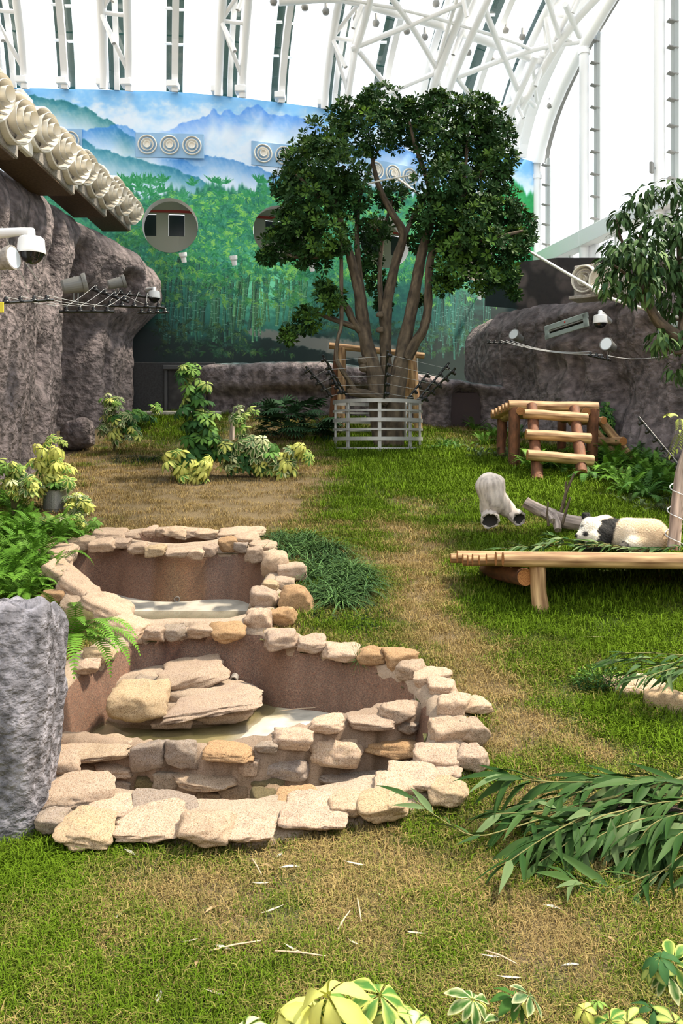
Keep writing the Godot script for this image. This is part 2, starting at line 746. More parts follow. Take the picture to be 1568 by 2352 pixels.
# ------------------------------------------------------------------ lawn colours
func patch_map() -> void:
	for a in [[300, 1120, 120, -0.9], [500, 1140, 150, -0.95], [660, 1100, 120, -0.4], [560, 1080, 70, 0.35], [700, 1170, 80, 0.3], [240, 1050, 110, -0.6], [200, 1010, 80, -0.5], [900, 1215, 110, -0.4], [990, 1310, 80, -0.4], [930, 1290, 60, -0.35], [960, 1400, 70, -0.45],
			[1050, 1480, 70, -0.55], [1140, 1590, 70, -0.6], [1200, 1660, 80, -0.55], [1130, 1690, 60, -0.4], [700, 1950, 160, -0.35], [1000, 1990, 160, -0.3], [450, 2080, 170, -0.2], [800, 2150, 200, -0.1], [1250, 2150, 150, -0.3],
			[1040, 970, 90, -0.8], [560, 965, 160, -0.55], [1240, 1185, 60, -0.5], [1130, 1330, 60, -0.3], [1330, 1690, 90, -0.3], [430, 1110, 100, -0.6], [760, 1060, 50, -0.4], [350, 1170, 100, -0.5], [600, 1165, 90, -0.6],
			[900, 1060, 120, 0.6], [850, 1165, 80, 0.6], [790, 1040, 90, 0.5], [430, 985, 130, 0.7], [320, 985, 60, 0.4], [1100, 1090, 120, 0.7], [1250, 1130, 90, 0.7], [1400, 1190, 130, 0.7], [1200, 1370, 110, 0.9], [1080, 1330, 60, 0.5], [1420, 1380, 120, 0.7],
			[1460, 1480, 100, 0.5], [1500, 1680, 100, 0.8], [1350, 1640, 70, 0.7], [120, 1960, 110, 0.8], [40, 2000, 110, 0.6], [300, 1950, 90, 0.5], [1100, 1640, 50, 0.4], [150, 2250, 200, 0.35], [900, 1280, 50, 0.4], [300, 1195, 90, 0.6], [550, 2290, 250, 0.25], [1130, 1760, 50, 0.5], [930, 1480, 50, 0.35], [480, 1175, 40, 0.3]]:
		var w := G(a[0], a[1])
		patches.append([w.x, w.z, pow(a[2] / F * -w.z, 2.0), a[3], 1.0 if a[1] > 1500 else pow(3.2, 2.0)])


func green(x: float, z: float) -> float:
	var m := 0.47 if -z < 9.0 else 0.56
	for p in patches:
		var dx: float = x - p[0]
		var dz: float = z - p[1]
		var q: float = (dx * dx + dz * dz / p[4]) / p[2]
		if q < 5.0:
			m += 0.8 * p[3] * exp(-q)
	return clampf(m + 0.42 * noise.get_noise_2d(x * 18.0 + 90.0, z * 50.0) * (1.0 if -z > 9.0 else 0.3) + 0.30 * noise.get_noise_2d(x * 60.0, z * 40.0) + 0.42 * noise.get_noise_2d(x * 230.0, z * 150.0), 0.0, 1.0)


func ground_color(m: float) -> Color:
	return Color(0.28, 0.20, 0.10).lerp(Color(0.085, 0.13, 0.02), smoothstep(0.15, 0.75, m))


func terrain() -> void:
	var m := MB.new()
	var st := 0.11
	var nx := int(20.5 / st)
	var nz := int(25.6 / st)
	for j in nz + 1:
		for i in nx + 1:
			var x := -10.0 + i * st
			var z := -2.0 - j * st
			m.p(Vector3(x, land(x, z), z), Vector2(x, z), ground_color(green(x, z)))
	for j in nz:
		for i in nx:
			var a := j * (nx + 1) + i
			var c := Vector2(m.v[a].x + st * 0.5, m.v[a].z - st * 0.5)
			if in_pools(c):
				continue
			m.q(a, a + 1, a + nx + 2, a + nx + 1)
	var o := struct("ground", m.mesh(true), M.soil)
	o.set_meta("label", "grassy slope rising to the painted wall")


# ------------------------------------------------------------------ moulded rock walls
func sheet(path: Array, step: float, rows: int, top: Callable, out_fn: Callable, curl: float, amp: float, foot := 0.35) -> MB:
	# path of (x, d); the face looks to the right of the walking direction
	var pts := []
	for i in range(1, path.size()):
		var a: Vector2 = path[i - 1]
		var b: Vector2 = path[i]
		var n := maxi(1, int(a.distance_to(b) / step))
		for k in n:
			pts.append(a.lerp(b, float(k) / n))
	pts.append(path[-1])
	for it in 2:
		var sm := pts.duplicate()
		for i in range(2, pts.size() - 2):
			sm[i] = (pts[i - 2] + pts[i - 1] + pts[i] * 2.0 + pts[i + 1] + pts[i + 2]) / 6.0
		pts = sm
	var m := MB.new()
	for i in pts.size():
		var q: Vector2 = pts[i]
		var tn: Vector2 = (pts[mini(i + 1, pts.size() - 1)] - pts[maxi(i - 1, 0)]).normalized()
		var nr := Vector2(tn.y, -tn.x)
		var y0 := land(q.x, -q.y) - foot
		var y1: float = top.call(q.x, q.y)
		for j in rows + 1:
			var t := float(j) / rows
			var y := lerpf(y0, y1, minf(t / 0.86, 1.0))
			var back := 0.0
			if t > 0.72:
				var e := (t - 0.72) / 0.28
				back = curl * e * e
				y = lerpf(lerpf(y0, y1, 0.72 / 0.86), y1, 1.0 - (1.0 - e) * (1.0 - e))
			var w := q
			var p3 := Vector3(q.x, y, -q.y)
			var dsp: float = out_fn.call(q.x, q.y, y) - back
			var big := noise.get_noise_3d(p3.x * 26.0, p3.y * 12.0, p3.z * 26.0)
			dsp += amp * (1.3 * big + 0.5 * noise.get_noise_3d(p3.x * 70.0 + 9.0, p3.y * 34.0, p3.z * 70.0) + 0.3 * fine.get_noise_3d(p3.x * 16.0, p3.y * 9.0, p3.z * 16.0))
			w += nr * dsp
			m.p(Vector3(w.x, y + amp * 0.3 * noise.get_noise_2d(q.y * 60.0, q.x * 60.0) * minf(1.0, t * 3.0), -w.y), Vector2(i, t), Color.WHITE * clampf(0.95 + 0.5 * big, 0.6, 1.3))
	var st := rows + 1
	for i in pts.size() - 1:
		for j in rows:
			m.q(i * st + j, (i + 1) * st + j, (i + 1) * st + j + 1, i * st + j + 1)
	return m


func pocket(a: float, y: float, at: Array) -> float:
	var s := 0.0
	for k in at:
		var e := pow(absf(a - k[0]) / k[2], 4.0) + pow(absf(y - k[1]) / k[3], 4.0)
		s -= k[4] / (1.0 + pow(e, 1.6))
	return s


func left_wall() -> void:
	var path := [Vector2(-5.9, 6.8), Vector2(-6.2, 9), Vector2(-6.4, 13), Vector2(-6.5, 17), Vector2(-6.62, 20.2), Vector2(-6.68, 22.3), Vector2(-6.5, 24), Vector2(-6.3, 25.3), Vector2(-6.6, 26.1), Vector2(-8.5, 26.4)]
	var top := func(_x: float, d: float) -> float: return 7.75 + clampf((d - 12.0) / 10.0, -0.6, 1.0) * 0.75 - clampf((d - 22.0) / 3.5, 0.0, 1.0) * 0.45
	var holes := [[21.35, 3.3, 1.2, 2.9, 2.3], [18.6, 7.0, 0.2, 0.45, 0.6], [21.3, 6.9, 0.42, 0.75, 1.3], [14.6, 7.0, 0.3, 0.5, 0.6], [23.6, 7.0, 0.35, 0.4, 0.9], [23.4, 4.5, 0.16, 0.7, 0.4], [18.3, 4.4, 0.25, 0.5, 0.3]]
	var out := func(_x: float, d: float, y: float) -> float:
		return pocket(d, y, holes) + 0.55 * smoothstep(5.6, 7.0, y) * smoothstep(21.0, 24.0, d) + 0.25 * smoothstep(5.8, 7.2, y)
	var m := sheet(path, 0.09, 74, top, out, 0.9, 0.2)
	struct("wall_left", m.mesh(true), M.rock)


func right_wall() -> void:
	var path := [Vector2(4.35, 28.5), Vector2(4.55, 25.4), Vector2(4.95, 24.3), Vector2(5.95, 21.9), Vector2(6.9, 20.2), Vector2(7.5, 18.2), Vector2(8.1, 15), Vector2(8.5, 11), Vector2(8.6, 8)]
	var top := func(_x: float, d: float) -> float: return 6.62 - clampf((24.0 - d) / 4.0, 0.0, 1.0) * 0.4
	var holes := [[17.1, 2.6, 0.75, 1.5, 1.4], [21.6, 4.3, 0.18, 0.7, 0.25], [22.3, 4.8, 0.35, 0.3, 0.2], [20.4, 3.9, 0.4, 0.4, 0.2], [23.2, 5.9, 0.18, 0.5, 0.15], [22.7, 5.6, 0.1, 0.8, 0.12], [21.9, 5.65, 0.62, 0.24, 0.3], [18.3, 5.2, 1.0, 0.24, 0.3]]
	var out := func(_x: float, d: float, y: float) -> float: return pocket(d, y, holes) + 0.2 * smoothstep(4.5, 5.2, y) * (1.0 - smoothstep(5.9, 6.5, y)) + 0.25 * smoothstep(3.4, 2.4, y)
	var m := sheet(path, 0.1, 56, top, out, 0.5, 0.2)
	struct("wall_right", m.mesh(true), M.rock)
	# flat painted panel above the moulded rock
	var pm := MB.new()
	var q := [Vector2(4.42, 25.5), Vector2(5.0, 24.9), Vector2(6.0, 23.0), Vector2(7.2, 20.9), Vector2(8.2, 18.4), Vector2(9.0, 15), Vector2(9.4, 10)]
	var run := 0.0
	for i in q.size():
		if i > 0:
			run += q[i].distance_to(q[i - 1])
		var ty := 2.6 + 0.2253 * minf(q[i].y, 24.2)
		var by: float = [6.85, 6.7, 6.2, 5.8, 5.6, 5.5, 5.5][i]
		pm.p(Vector3(q[i].x, by, -q[i].y), Vector2(run / 8.0, 1))
		pm.p(Vector3(q[i].x, ty, -q[i].y), Vector2(run / 8.0, 0))
		pm.p(Vector3(q[i].x + 0.25, ty, -q[i].y - 0.1), Vector2(run / 8.0, 0))
		pm.p(Vector3(q[i].x + 0.25, by, -q[i].y - 0.1), Vector2(run / 8.0, 1))
		if i > 0:
			var b := (i - 1) * 4
			for k in 3:
				pm.q(b + k, b + 4 + k, b + 5 + k, b + 1 + k)
	var im := Image.create(512, 160, false, Image.FORMAT_RGB8)
	var blobs := []
	for i in 26:
		blobs.append([rng.randf_range(60, 512), rng.randf_range(0, 160), rng.randf_range(14, 30), rng.randf_range(22, 44), rng.randf_range(0.3, 0.5)])
	for y in 160:
		for x in 512:
			var c := Color(0.20, 0.175, 0.18)
			for b in blobs:
				var e: float = pow((x - b[0]) / b[2], 2.0) + pow((y - b[1]) / b[3], 2.0)
				if e < 1.3:
					c = c.lerp(Color(b[4] * 1.02, b[4] * 0.9, b[4] * 0.88), 0.8 * smoothstep(1.3, 0.3, e))
			c = c.lerp(Color(0.08, 0.07, 0.08), 0.4 * maxf(0.0, noise.get_noise_2d(x * 2.0, y * 2.0)))
			var gr := smoothstep(86.0, 72.0, x + 10.0 * noise.get_noise_2d(7.0, y * 3.0))
			c = c.lerp(Color(0.05, 0.45, 0.22).lerp(Color(0.03, 0.12, 0.13), smoothstep(10.0, 110.0, y)), gr)
			im.set_pixel(x, y, c)
	struct("wall_right_upper", pm.mesh(false), uv_mat(ImageTexture.create_from_image(im), 0.8))


func back_ledge() -> void:
	var path := [Vector2(-4.1, 26.6), Vector2(-4.12, 25.7), Vector2(-3.6, 25.2), Vector2(-2.0, 24.8), Vector2(0.5, 24.6), Vector2(3, 24.5), Vector2(5.4, 24.6)]
	var top := func(x: float, _d: float) -> float: return 5.12 - clampf((x + 0.5) / 5.4, 0.0, 1.0) * 0.75
	var holes := [[3.75, 3.5, 0.42, 0.8, 0.9], [-1.6, 4.1, 0.8, 0.15, 0.25], [0.6, 4.15, 0.9, 0.14, 0.25], [-3.3, 3.9, 0.3, 0.3, 0.15]]
	var out := func(x: float, _d: float, y: float) -> float: return pocket(x, y, holes) + 0.3 * smoothstep(4.0, 4.4, y)
	var m := sheet(path, 0.09, 34, top, out, 1.1, 0.16)
	for i in m.v.size():       # the painted foliage of the wall runs on over the top of the ledge
		var k := smoothstep(0.80, 0.93, m.uv[i].y + 0.08 * noise.get_noise_2d(m.v[i].x * 60.0, 3.0))
		m.c[i] = (m.c[i] * 1.35).lerp(Color(0.35, 1.35, 1.0), k * 0.8)
	struct("wall_back_ledge", m.mesh(true), M.rock)
	# dark panels and the door beside the left rock
	var w := MB.new()
	w.box(Transform3D(Basis(), Vector3(-5.6, 4.25, -26.0)), Vector3(3.3, 1.8, 0.3), 0.02)
	struct("wall_back_panel", w.mesh(false), M.dark_door)
	var d := group_node("door_1")
	var fr := MB.new()
	fr.box(Transform3D(Basis(), Vector3(-4.85, 4.98, -25.75)), Vector3(1.35, 0.13, 0.3), 0.015)
	fr.box(Transform3D(Basis(), Vector3(-5.46, 4.2, -25.78)), Vector3(0.1, 1.5, 0.14), 0.01)
	fr.box(Transform3D(Basis(), Vector3(-4.25, 4.2, -25.78)), Vector3(0.1, 1.5, 0.14), 0.01)
	part(d, "door_frame", fr.mesh(false), mat(col(0.06, 0.06, 0.063), 0.6))
	var lf := MB.new()
	lf.box(Transform3D(Basis(), Vector3(-4.85, 4.2, -25.82)), Vector3(1.12, 1.44, 0.06), 0.01)
	part(d, "door_panel", lf.mesh(false), mat(col(0.045, 0.04, 0.04), 0.55, M.rocky, 0.35))
	var kerb := MB.new()
	kerb.box(Transform3D(Basis(), Vector3(-4.9, 3.52, -25.1)), Vector3(2.6, 0.14, 0.9), 0.03)
	struct("trim_1", kerb.mesh(false), M.concrete)
	var cd := MB.new()
	cd.box(Transform3D(Basis(), Vector3(3.75, 3.4, -25.0)), Vector3(0.9, 1.5, 0.08), 0.01)
	var d2 := group_node("door_2")
	part(d2, "door_panel", cd.mesh(false), M.maroon)


# ------------------------------------------------------------------ painted wall
const DW := [[-22.0, 26.4], [-16.0, 26.0], [-10.3, 26.0], [-5.26, 26.3], [-3.29, 26.75], [-0.5, 27.6], [0.98, 28.25], [3.3, 29.6], [5.5, 31.2], [7.6, 32.8], [9.0, 33.9]]
const TOP := 13.8


func dw(x: float) -> float:
	for i in range(1, DW.size()):
		if x <= DW[i][0]:
			var f: float = (x - DW[i - 1][0]) / (DW[i][0] - DW[i - 1][0])
			var p0 = DW[maxi(i - 2, 0)][1]
			var p3 = DW[mini(i + 1, DW.size() - 1)][1]
			return lerpf(lerpf(DW[i - 1][1], DW[i][1], f), cubic_interpolate(DW[i - 1][1], DW[i][1], p0, p3, f), 0.5)
	return 33.9


func on_wall(x: float, y: float, out := 0.0) -> Vector3:
	var n := wall_normal(x)
	return Vector3(x, y, -dw(x)) + n * out


func wall_normal(x: float) -> Vector3:
	var s := (dw(x + 0.2) - dw(x - 0.2)) / 0.4
	return Vector3(s, 0, 1).normalized()


const OPENINGS := [-5.45, -2.0, 1.5, 4.9]
const OPEN_Y := 9.55
const OPEN_R := 0.87


func mural_wall() -> void:
	var m := MB.new()
	var uvf := func(x: float, y: float) -> Vector2: return Vector2((x + 11.0) / 20.0, (TOP - y) / 10.5)
	# columns of quads, the squares round the openings left out and filled with rings
	var xs := []
	var sq := 1.1
	var x := -16.0
	var marks := [-16.0]
	for c in OPENINGS:
		marks.append(c - sq)
		marks.append(c + sq)
	marks.append(7.75)
	for k in range(1, marks.size()):
		var n := maxi(1, int((marks[k] - marks[k - 1]) / 0.35))
		for i in n:
			xs.append([lerpf(marks[k - 1], marks[k], float(i) / n), lerpf(marks[k - 1], marks[k], float(i + 1) / n), k % 2 == 0])
	var rows := [2.4, OPEN_Y - sq, OPEN_Y + sq, TOP]
	for s in xs:
		for r in 3:
			if s[2] and r == 1:
				continue
			var id := []
			for e in [[s[0], rows[r]], [s[1], rows[r]], [s[1], rows[r + 1]], [s[0], rows[r + 1]]]:
				id.append(m.p(on_wall(e[0], e[1]), uvf.call(e[0], e[1])))
			m.q(id[0], id[1], id[2], id[3])
		# capping of the wall
		m.q(m.p(on_wall(s[0], TOP), Vector2(0.5, 0.005)), m.p(on_wall(s[1], TOP), Vector2(0.5, 0.005)), m.p(on_wall(s[1], TOP, -0.35), Vector2(0.5, 0.005)), m.p(on_wall(s[0], TOP, -0.35), Vector2(0.5, 0.005)))
	var rim := MB.new()
	for c in OPENINGS:
		var n := 48
		for i in n:
			var id := []
			var rr := []
			for e in [i, i + 1]:
				var a: float = TAU * e / n
				var k := 1.0 / maxf(absf(cos(a)), absf(sin(a)))
				for rad in [OPEN_R, sq * k]:
					var px: float = c + cos(a) * rad
					var py: float = OPEN_Y + sin(a) * rad
					id.append(m.p(on_wall(px, py), uvf.call(px, py)))
				rr.append(Vector2(c + cos(a) * OPEN_R, OPEN_Y + sin(a) * OPEN_R))
			m.q(id[0], id[1], id[3], id[2])
			rim.q(rim.p(on_wall(rr[0].x, rr[0].y, 0.015)), rim.p(on_wall(rr[1].x, rr[1].y, 0.015)), rim.p(on_wall(rr[1].x, rr[1].y, -0.38)), rim.p(on_wall(rr[0].x, rr[0].y, -0.38)))
	var w := struct("wall_back", m.mesh(true, null, null, false), uv_mat(mural_texture(), 0.75))
	w.set_meta("label", "curved wall painted with misty mountains and a bamboo grove")
	part(w, "opening_reveal", rim.mesh(true), M.white)
	# passage behind the openings
	var c := MB.new()
	var bd := MB.new()
	var red := MB.new()
	for i in 42:
		var xa := -10.0 + i * 0.42
		var xb := xa + 0.42
		c.quad(on_wall(xa, 7.9, -2.2), on_wall(xb, 7.9, -2.2), on_wall(xb, 9.75, -2.2), on_wall(xa, 9.75, -2.2))
		c.quad(on_wall(xa, 10.5, -2.2), on_wall(xb, 10.5, -2.2), on_wall(xb, 11.2, -2.2), on_wall(xa, 11.2, -2.2))
		c.quad(on_wall(xa, 11.2, -2.2), on_wall(xb, 11.2, -2.2), on_wall(xb, 11.2, -0.36), on_wall(xa, 11.2, -0.36))
		c.quad(on_wall(xa, 7.9, -0.36), on_wall(xb, 7.9, -0.36), on_wall(xb, 7.9, -2.2), on_wall(xa, 7.9, -2.2))
		if i % 3 == 0:
			c.quad(on_wall(xa, 9.75, -2.2), on_wall(xb, 9.75, -2.2), on_wall(xb, 10.5, -2.2), on_wall(xa, 10.5, -2.2))
		else:
			bd.quad(on_wall(xa, 9.75, -2.25), on_wall(xb, 9.75, -2.25), on_wall(xb, 10.5, -2.25), on_wall(xa, 10.5, -2.25))
		red.quad(on_wall(xa, 10.55, -2.15), on_wall(xb, 10.55, -2.15), on_wall(xb, 10.64, -2.15), on_wall(xa, 10.64, -2.15))
	var inner := struct("wall_passage", c.mesh(false), M.beige)
	part(inner, "dark_window", bd.mesh(false), M.black)
	part(inner, "red_stripe", red.mesh(false), M.red)


func mural_texture() -> ImageTexture:
	var bw := 900
	var bh := 460
	var im := Image.create(bw, bh, false, Image.FORMAT_RGB8)
	var ridge := func(px: float, pts: Array) -> float:
		for i in range(1, pts.size()):
			if px <= pts[i][0]:
				return lerpf(pts[i - 1][1], pts[i][1], smoothstep(pts[i - 1][0], pts[i][0], px))
		return pts[-1][1]
	var hills := [
		[[[380, 300], [430, 276], [470, 268], [490, 250], [505, 262], [520, 248], [545, 262], [570, 246], [592, 240], [620, 262], [650, 262], [680, 266], [720, 280], [760, 300]], Color(0.36, 0.60, 0.95), 60.0, 380, 770],
		[[[0, 226], [70, 217], [130, 228], [190, 243], [240, 270], [300, 310], [340, 340]], Color(0.07, 0.43, 0.45), 70.0, 0, 330],
		[[[130, 310], [230, 292], [280, 284], [330, 310], [400, 352], [450, 380]], Color(0.25, 0.55, 0.88), 65.0, 150, 460],
		[[[400, 366], [470, 356], [530, 364], [580, 380], [640, 402], [720, 410]], Color(0.24, 0.52, 0.80), 60.0, 380, 720],
		[[[100, 296], [140, 300], [180, 314], [230, 340], [300, 360], [380, 380], [450, 405], [490, 430]], Color(0.10, 0.47, 0.56), 75.0, 60, 500],
		[[[700, 340], [900, 330], [1040, 400], [1130, 415], [1225, 455], [1300, 470]], Color(0.25, 0.52, 0.85), 70.0, 760, 1300],
	]
	for y in bh:
		var wy := TOP - (y + 0.5) / bh * 10.5
		for x in bw:
			var wx := -11.0 + (x + 0.5) / bw * 20.0
			var d := dw(wx)
			var px := 784.0 + wx / d * F
			var py := HZ - (wy - EYE) / d * F
			var yt := HZ - (TOP - EYE) / d * F
			var n1 := noise.get_noise_2d(px * 0.6, py * 0.9)
			var n2 := noise.get_noise_2d(px * 2.2 + 500.0, py * 2.6)
			var t := py - yt
			var c := Color(0.50, 0.76, 0.98).lerp(Color(0.76, 0.88, 0.99), smoothstep(0.0, 75.0, t + n1 * 40.0))
			c = c.lerp(Color(0.88, 0.93, 0.99), clampf(0.38 + 1.0 * n1 + 0.4 * n2 + 0.35 * smoothstep(20.0, 90.0, t), 0.0, 0.9) * smoothstep(4.0, 60.0, t + n2 * 30.0))
			for h in hills:
				if px > h[3] - 60 and px < h[4] + 60:
					var r: float = ridge.call(px, h[0]) + 5.0 * n2
					if py > r:
						var k := clampf((py - r) / 3.0, 0.0, 1.0) * pow(clampf(1.0 - (py - r) / h[2], 0.0, 1.0), 1.3)
						k *= smoothstep(h[3] - 30.0, h[3] + 40.0, px) * smoothstep(h[4] + 30.0, h[4] - 40.0, px)
						var cc: Color = h[1]
						c = c.lerp(cc.lightened(clampf(0.25 * n2 + 0.12 * noise.get_noise_2d(px * 6.0 - py * 3.0, py * 1.5), -0.1, 0.4)), k * 0.82)
			# the grove
			var fe := 428.0 + 24.0 * noise.get_noise_2d(px * 0.9, 77.0) * 1.6 + 14.0 * noise.get_noise_2d(px * 4.0, 7.0)
			if px < 300:
				fe = minf(fe, 415.0)
			var k := smoothstep(fe - 6.0, fe + 10.0, py)
			if k > 0.0:
				var gcol := Color(0.22, 0.58, 0.42).lerp(Color(0.10, 0.42, 0.36), clampf(0.5 + 1.6 * n2, 0.0, 1.0))
				gcol = gcol.lerp(Color(0.36, 0.68, 0.52), clampf(1.6 * noise.get_noise_2d(px * 5.0, py * 5.0), 0.0, 0.7))
				gcol = gcol.lerp(Color(0.10, 0.34, 0.33), smoothstep(590.0, 700.0, py) * 0.75)
				var gl := exp(-pow((px - 600.0) / 105.0, 2.0) - pow((py - 650.0) / 80.0, 2.0)) + 0.5 * exp(-pow((px - 850.0) / 120.0, 2.0) - pow((py - 560.0) / 60.0, 2.0))
				gcol = gcol.lerp(Color(0.52, 0.92, 0.72), clampf(gl * (0.95 + n2), 0.0, 0.9))
				gcol = gcol.lerp(Color(0.045, 0.12, 0.11), smoothstep(735.0, 800.0, py + n1 * 40.0) * 0.9)
				gcol = gcol.lerp(Color(0.12, 0.14, 0.16), smoothstep(700.0, 770.0, py) * smoothstep(430.0, 340.0, px + n1 * 60.0) * 0.8)
				gcol = gcol.lerp(Color(0.02, 0.07, 0.08), smoothstep(1060.0, 1130.0, px + n1 * 80.0) * smoothstep(620.0, 740.0, py) * 0.85)
				gcol = gcol.lerp(Color(0.08, 0.62, 0.28), smoothstep(1080.0, 1140.0, px) * smoothstep(640.0, 560.0, py) * 0.75)
				var pl := 762.0 + (px - 580.0) * 0.185
				var pw := 9.0 + maxf(0.0, px - 580.0) * 0.075
				if px > 570 and px < 960:
					gcol = gcol.lerp(Color(0.50, 0.50, 0.47), smoothstep(pw, pw * 0.6, absf(py - pl + n2 * 8.0)) * 0.9)
				c = c.lerp(gcol, k)
			im.set_pixel(x, y, c)
	var tw := 2000
	var th := 1050
	im.resize(tw, th, Image.INTERPOLATE_CUBIC)
	var sx := tw / 20.0
	var sy := th / 10.5
	var r := RandomNumberGenerator.new()
	r.seed = 77
	var spot := func(px: float, py: float) -> Vector2:
		var d := 27.0
		var wx := 0.0
		for i in 6:
			wx = (px - 784.0) / F * d
			d = dw(wx)
		return Vector2((wx + 11.0) * sx, (TOP - (EYE + (HZ - py) / F * d)) * sy)
	var stroke := func(a: Vector2, b: Vector2, w: float, c: Color, taper: bool, mixing := 0.42) -> void:
		var n := int(a.distance_to(b) / maxf(1.0, w * 0.4)) + 1
		for i in n:
			var t := float(i) / n
			var q := a.lerp(b, t)
			var ww := maxf(1.0, w * (sin(PI * minf(1.0, t * 0.75 + 0.25)) if taper else 1.0))
			var cx := clampi(int(q.x), 0, tw - 1)
			var cy := clampi(int(q.y), 0, th - 1)
			im.fill_rect(Rect2i(int(q.x - ww * 0.5), int(q.y - ww * 0.5), int(ceil(ww)), int(ceil(ww))), im.get_pixel(cx, cy).lerp(c, mixing))
	# culms
	for i in 130:
		var px := r.randf_range(360, 760) if i < 90 else r.randf_range(960, 1130)
		var y0 := r.randf_range(590, 650) if i < 90 else r.randf_range(650, 700)
		var y1 := r.randf_range(725, 790) if px < 600 else r.randf_range(735, 760) if px < 960 else r.randf_range(770, 830)
		var near := exp(-pow((px - 600.0) / 130.0, 2.0))
		var a: Vector2 = spot.call(px + r.randf_range(-12, 22), y0)
		var b: Vector2 = spot.call(px, y1)
		var w := r.randf_range(3.0, 10.5)
		var c := Color(0.10, 0.40, 0.34).lerp(Color(0.42, 0.72, 0.40), clampf(near * r.randf_range(0.2, 1.1), 0.0, 1.0)).darkened(r.randf_range(0.0, 0.35))
		stroke.call(a, b, w, c.darkened(0.25), false, 0.8)
		stroke.call(a - Vector2(w * 0.15, 0), b - Vector2(w * 0.15, 0), w * 0.55, c.lightened(0.1), false, 0.8)
		for k in 7:
			var q := a.lerp(b, (k + r.randf()) / 7.0)
			im.fill_rect(Rect2i(int(q.x - w * 0.6), int(q.y), int(w * 1.2) + 1, 2), c.lightened(0.3))
	# sprays of leaves
	for i in 4200:
		var px := r.randf_range(270, 1150)
		var zone := r.randf()
		var py := r.randf_range(425, 640)
		var dark := 0.0
		if zone > 0.76:
			py = r.randf_range(620, 700)
			dark = 0.15
		if zone > 0.88:
			py = r.randf_range(735, 815)
			dark = 0.5
		if px < 360 and py > 640:
			continue
		if px > 560 and px < 960 and absf(py - 762.0 - (px - 580.0) * 0.185) < 22.0 + (px - 560.0) * 0.07:
			continue
		var edge := 440.0 + 30.0 * noise.get_noise_2d(px * 0.9, 77.0)
		if py < edge:
			continue
		var o: Vector2 = spot.call(px, py)
		var lum := r.randf()
		var c := Color(0.07, 0.42, 0.32).lerp(Color(0.30, 0.68, 0.32), lum).lerp(Color(0.25, 0.60, 0.62), 0.5 * maxf(0.0, r.randf_range(-1.2, 1.0)))
		if r.randf() < 0.22:
			c = Color(0.52, 0.80, 0.36)
		c = c.darkened(dark + 0.25 * smoothstep(500.0, 330.0, px) * smoothstep(480.0, 600.0, py))
		var base := r.randf_range(0.05, 0.95) * PI
		for l in r.randi_range(5, 9):
			var an := base + r.randf_range(-0.95, 0.95)
			var ln := r.randf_range(8, 24)
			var s := o + Vector2(r.randf_range(-7, 7), r.randf_range(-5, 5))
			stroke.call(s, s + Vector2(cos(an), sin(an)) * ln, r.randf_range(1.4, 2.9), c.lightened(r.randf_range(-0.08, 0.14)), true)
	for i in 46:          # tall plumes at the top edge
		var px := r.randf_range(270, 380) if i < 30 else r.randf_range(400, 700)
		var o: Vector2 = spot.call(px, r.randf_range(415, 455))
		for l in 8:
			var an := -PI * r.randf_range(0.05, 0.95)
			stroke.call(o, o + Vector2(cos(an), sin(an)) * r.randf_range(14, 36), r.randf_range(2.5, 5), Color(0.08, 0.52, 0.28).lightened(r.randf_range(0, 0.25)), true)
	return ImageTexture.create_from_image(im)


# ------------------------------------------------------------------ glass vault
const LEAN := 0.22
const ARC := [[0.0, 13.8], [0.15, 14.3], [0.7, 15.1], [1.6, 15.9], [3.4, 16.9], [6.0, 17.9], [10.0, 18.8], [16.0, 19.5], [22.0, 19.7], [30.0, 19.5], [38.0, 18.9], [42.0, 18.4]]


func arc_y(o: float) -> float:
	for i in range(1, ARC.size()):
		if o <= ARC[i][0]:
			return lerpf(ARC[i - 1][1], ARC[i][1], (o - ARC[i - 1][0]) / (ARC[i][0] - ARC[i - 1][0]))
	return 18.4


func arch(x: float, o: float) -> Vector3:
	return Vector3(x + LEAN * o, arc_y(o), -dw(x) + o)


func arch_in(o: float) -> Vector3:       # unit vector from the vault into the hall
	var s := (arc_y(o + 0.3) - arc_y(maxf(o - 0.3, 0.0))) / (0.3 + minf(o, 0.3))
	return Vector3(LEAN * 1.0, -1.0 / maxf(s, 0.02), 1.0).normalized() if s > 0.05 else Vector3(0, -1, 0)


func arch_path(x: float, inward: float, side: float, o0 := 0.0, o1 := 40.0) -> Array:
	var pts := []
	for o in [0.0, 0.15, 0.4, 0.8, 1.3, 2.0, 2.8, 3.8, 5.0, 6.5, 8.5, 11.0, 14.0, 18.0, 23.0, 29.0, 35.0, 40.0]:
		if o >= o0 and o <= o1:
			pts.append(arch(x, o) + arch_in(o) * inward + Vector3(1, 0, -LEAN).normalized() * side)
	return pts


func band(pts: Array, w: float, t: float) -> MB:
	var m := MB.new()
	var sd := Vector3(1, 0, -LEAN).normalized() * w * 0.5
	for i in pts.size():
		var tn: Vector3 = (pts[mini(i + 1, pts.size() - 1)] - pts[maxi(i - 1, 0)]).normalized()
		var n := tn.cross(sd.normalized()) * t * 0.5
		for k in [sd + n, -sd + n, -sd - n, sd - n]:
			m.p(pts[i] + k)
		if i > 0:
			var b := (i - 1) * 4
			for k in 4:
				m.q(b + k, b + (k + 1) % 4, b + 4 + (k + 1) % 4, b + 4 + k)
	return m


func vault_hit(px: float, py: float, near := 0.9) -> Vector3:
	var d := 8.0
	while d < 34.0:
		var r := P(px, py, d)
		var x := r.x
		for i in 3:
			x = r.x - LEAN * maxf(0.0, dw(x) - d)
		var o := dw(x) - d
		if o <= 0.0 or r.y >= arc_y(o):
			break
		d += 0.05
	return P(px, py, d - near)


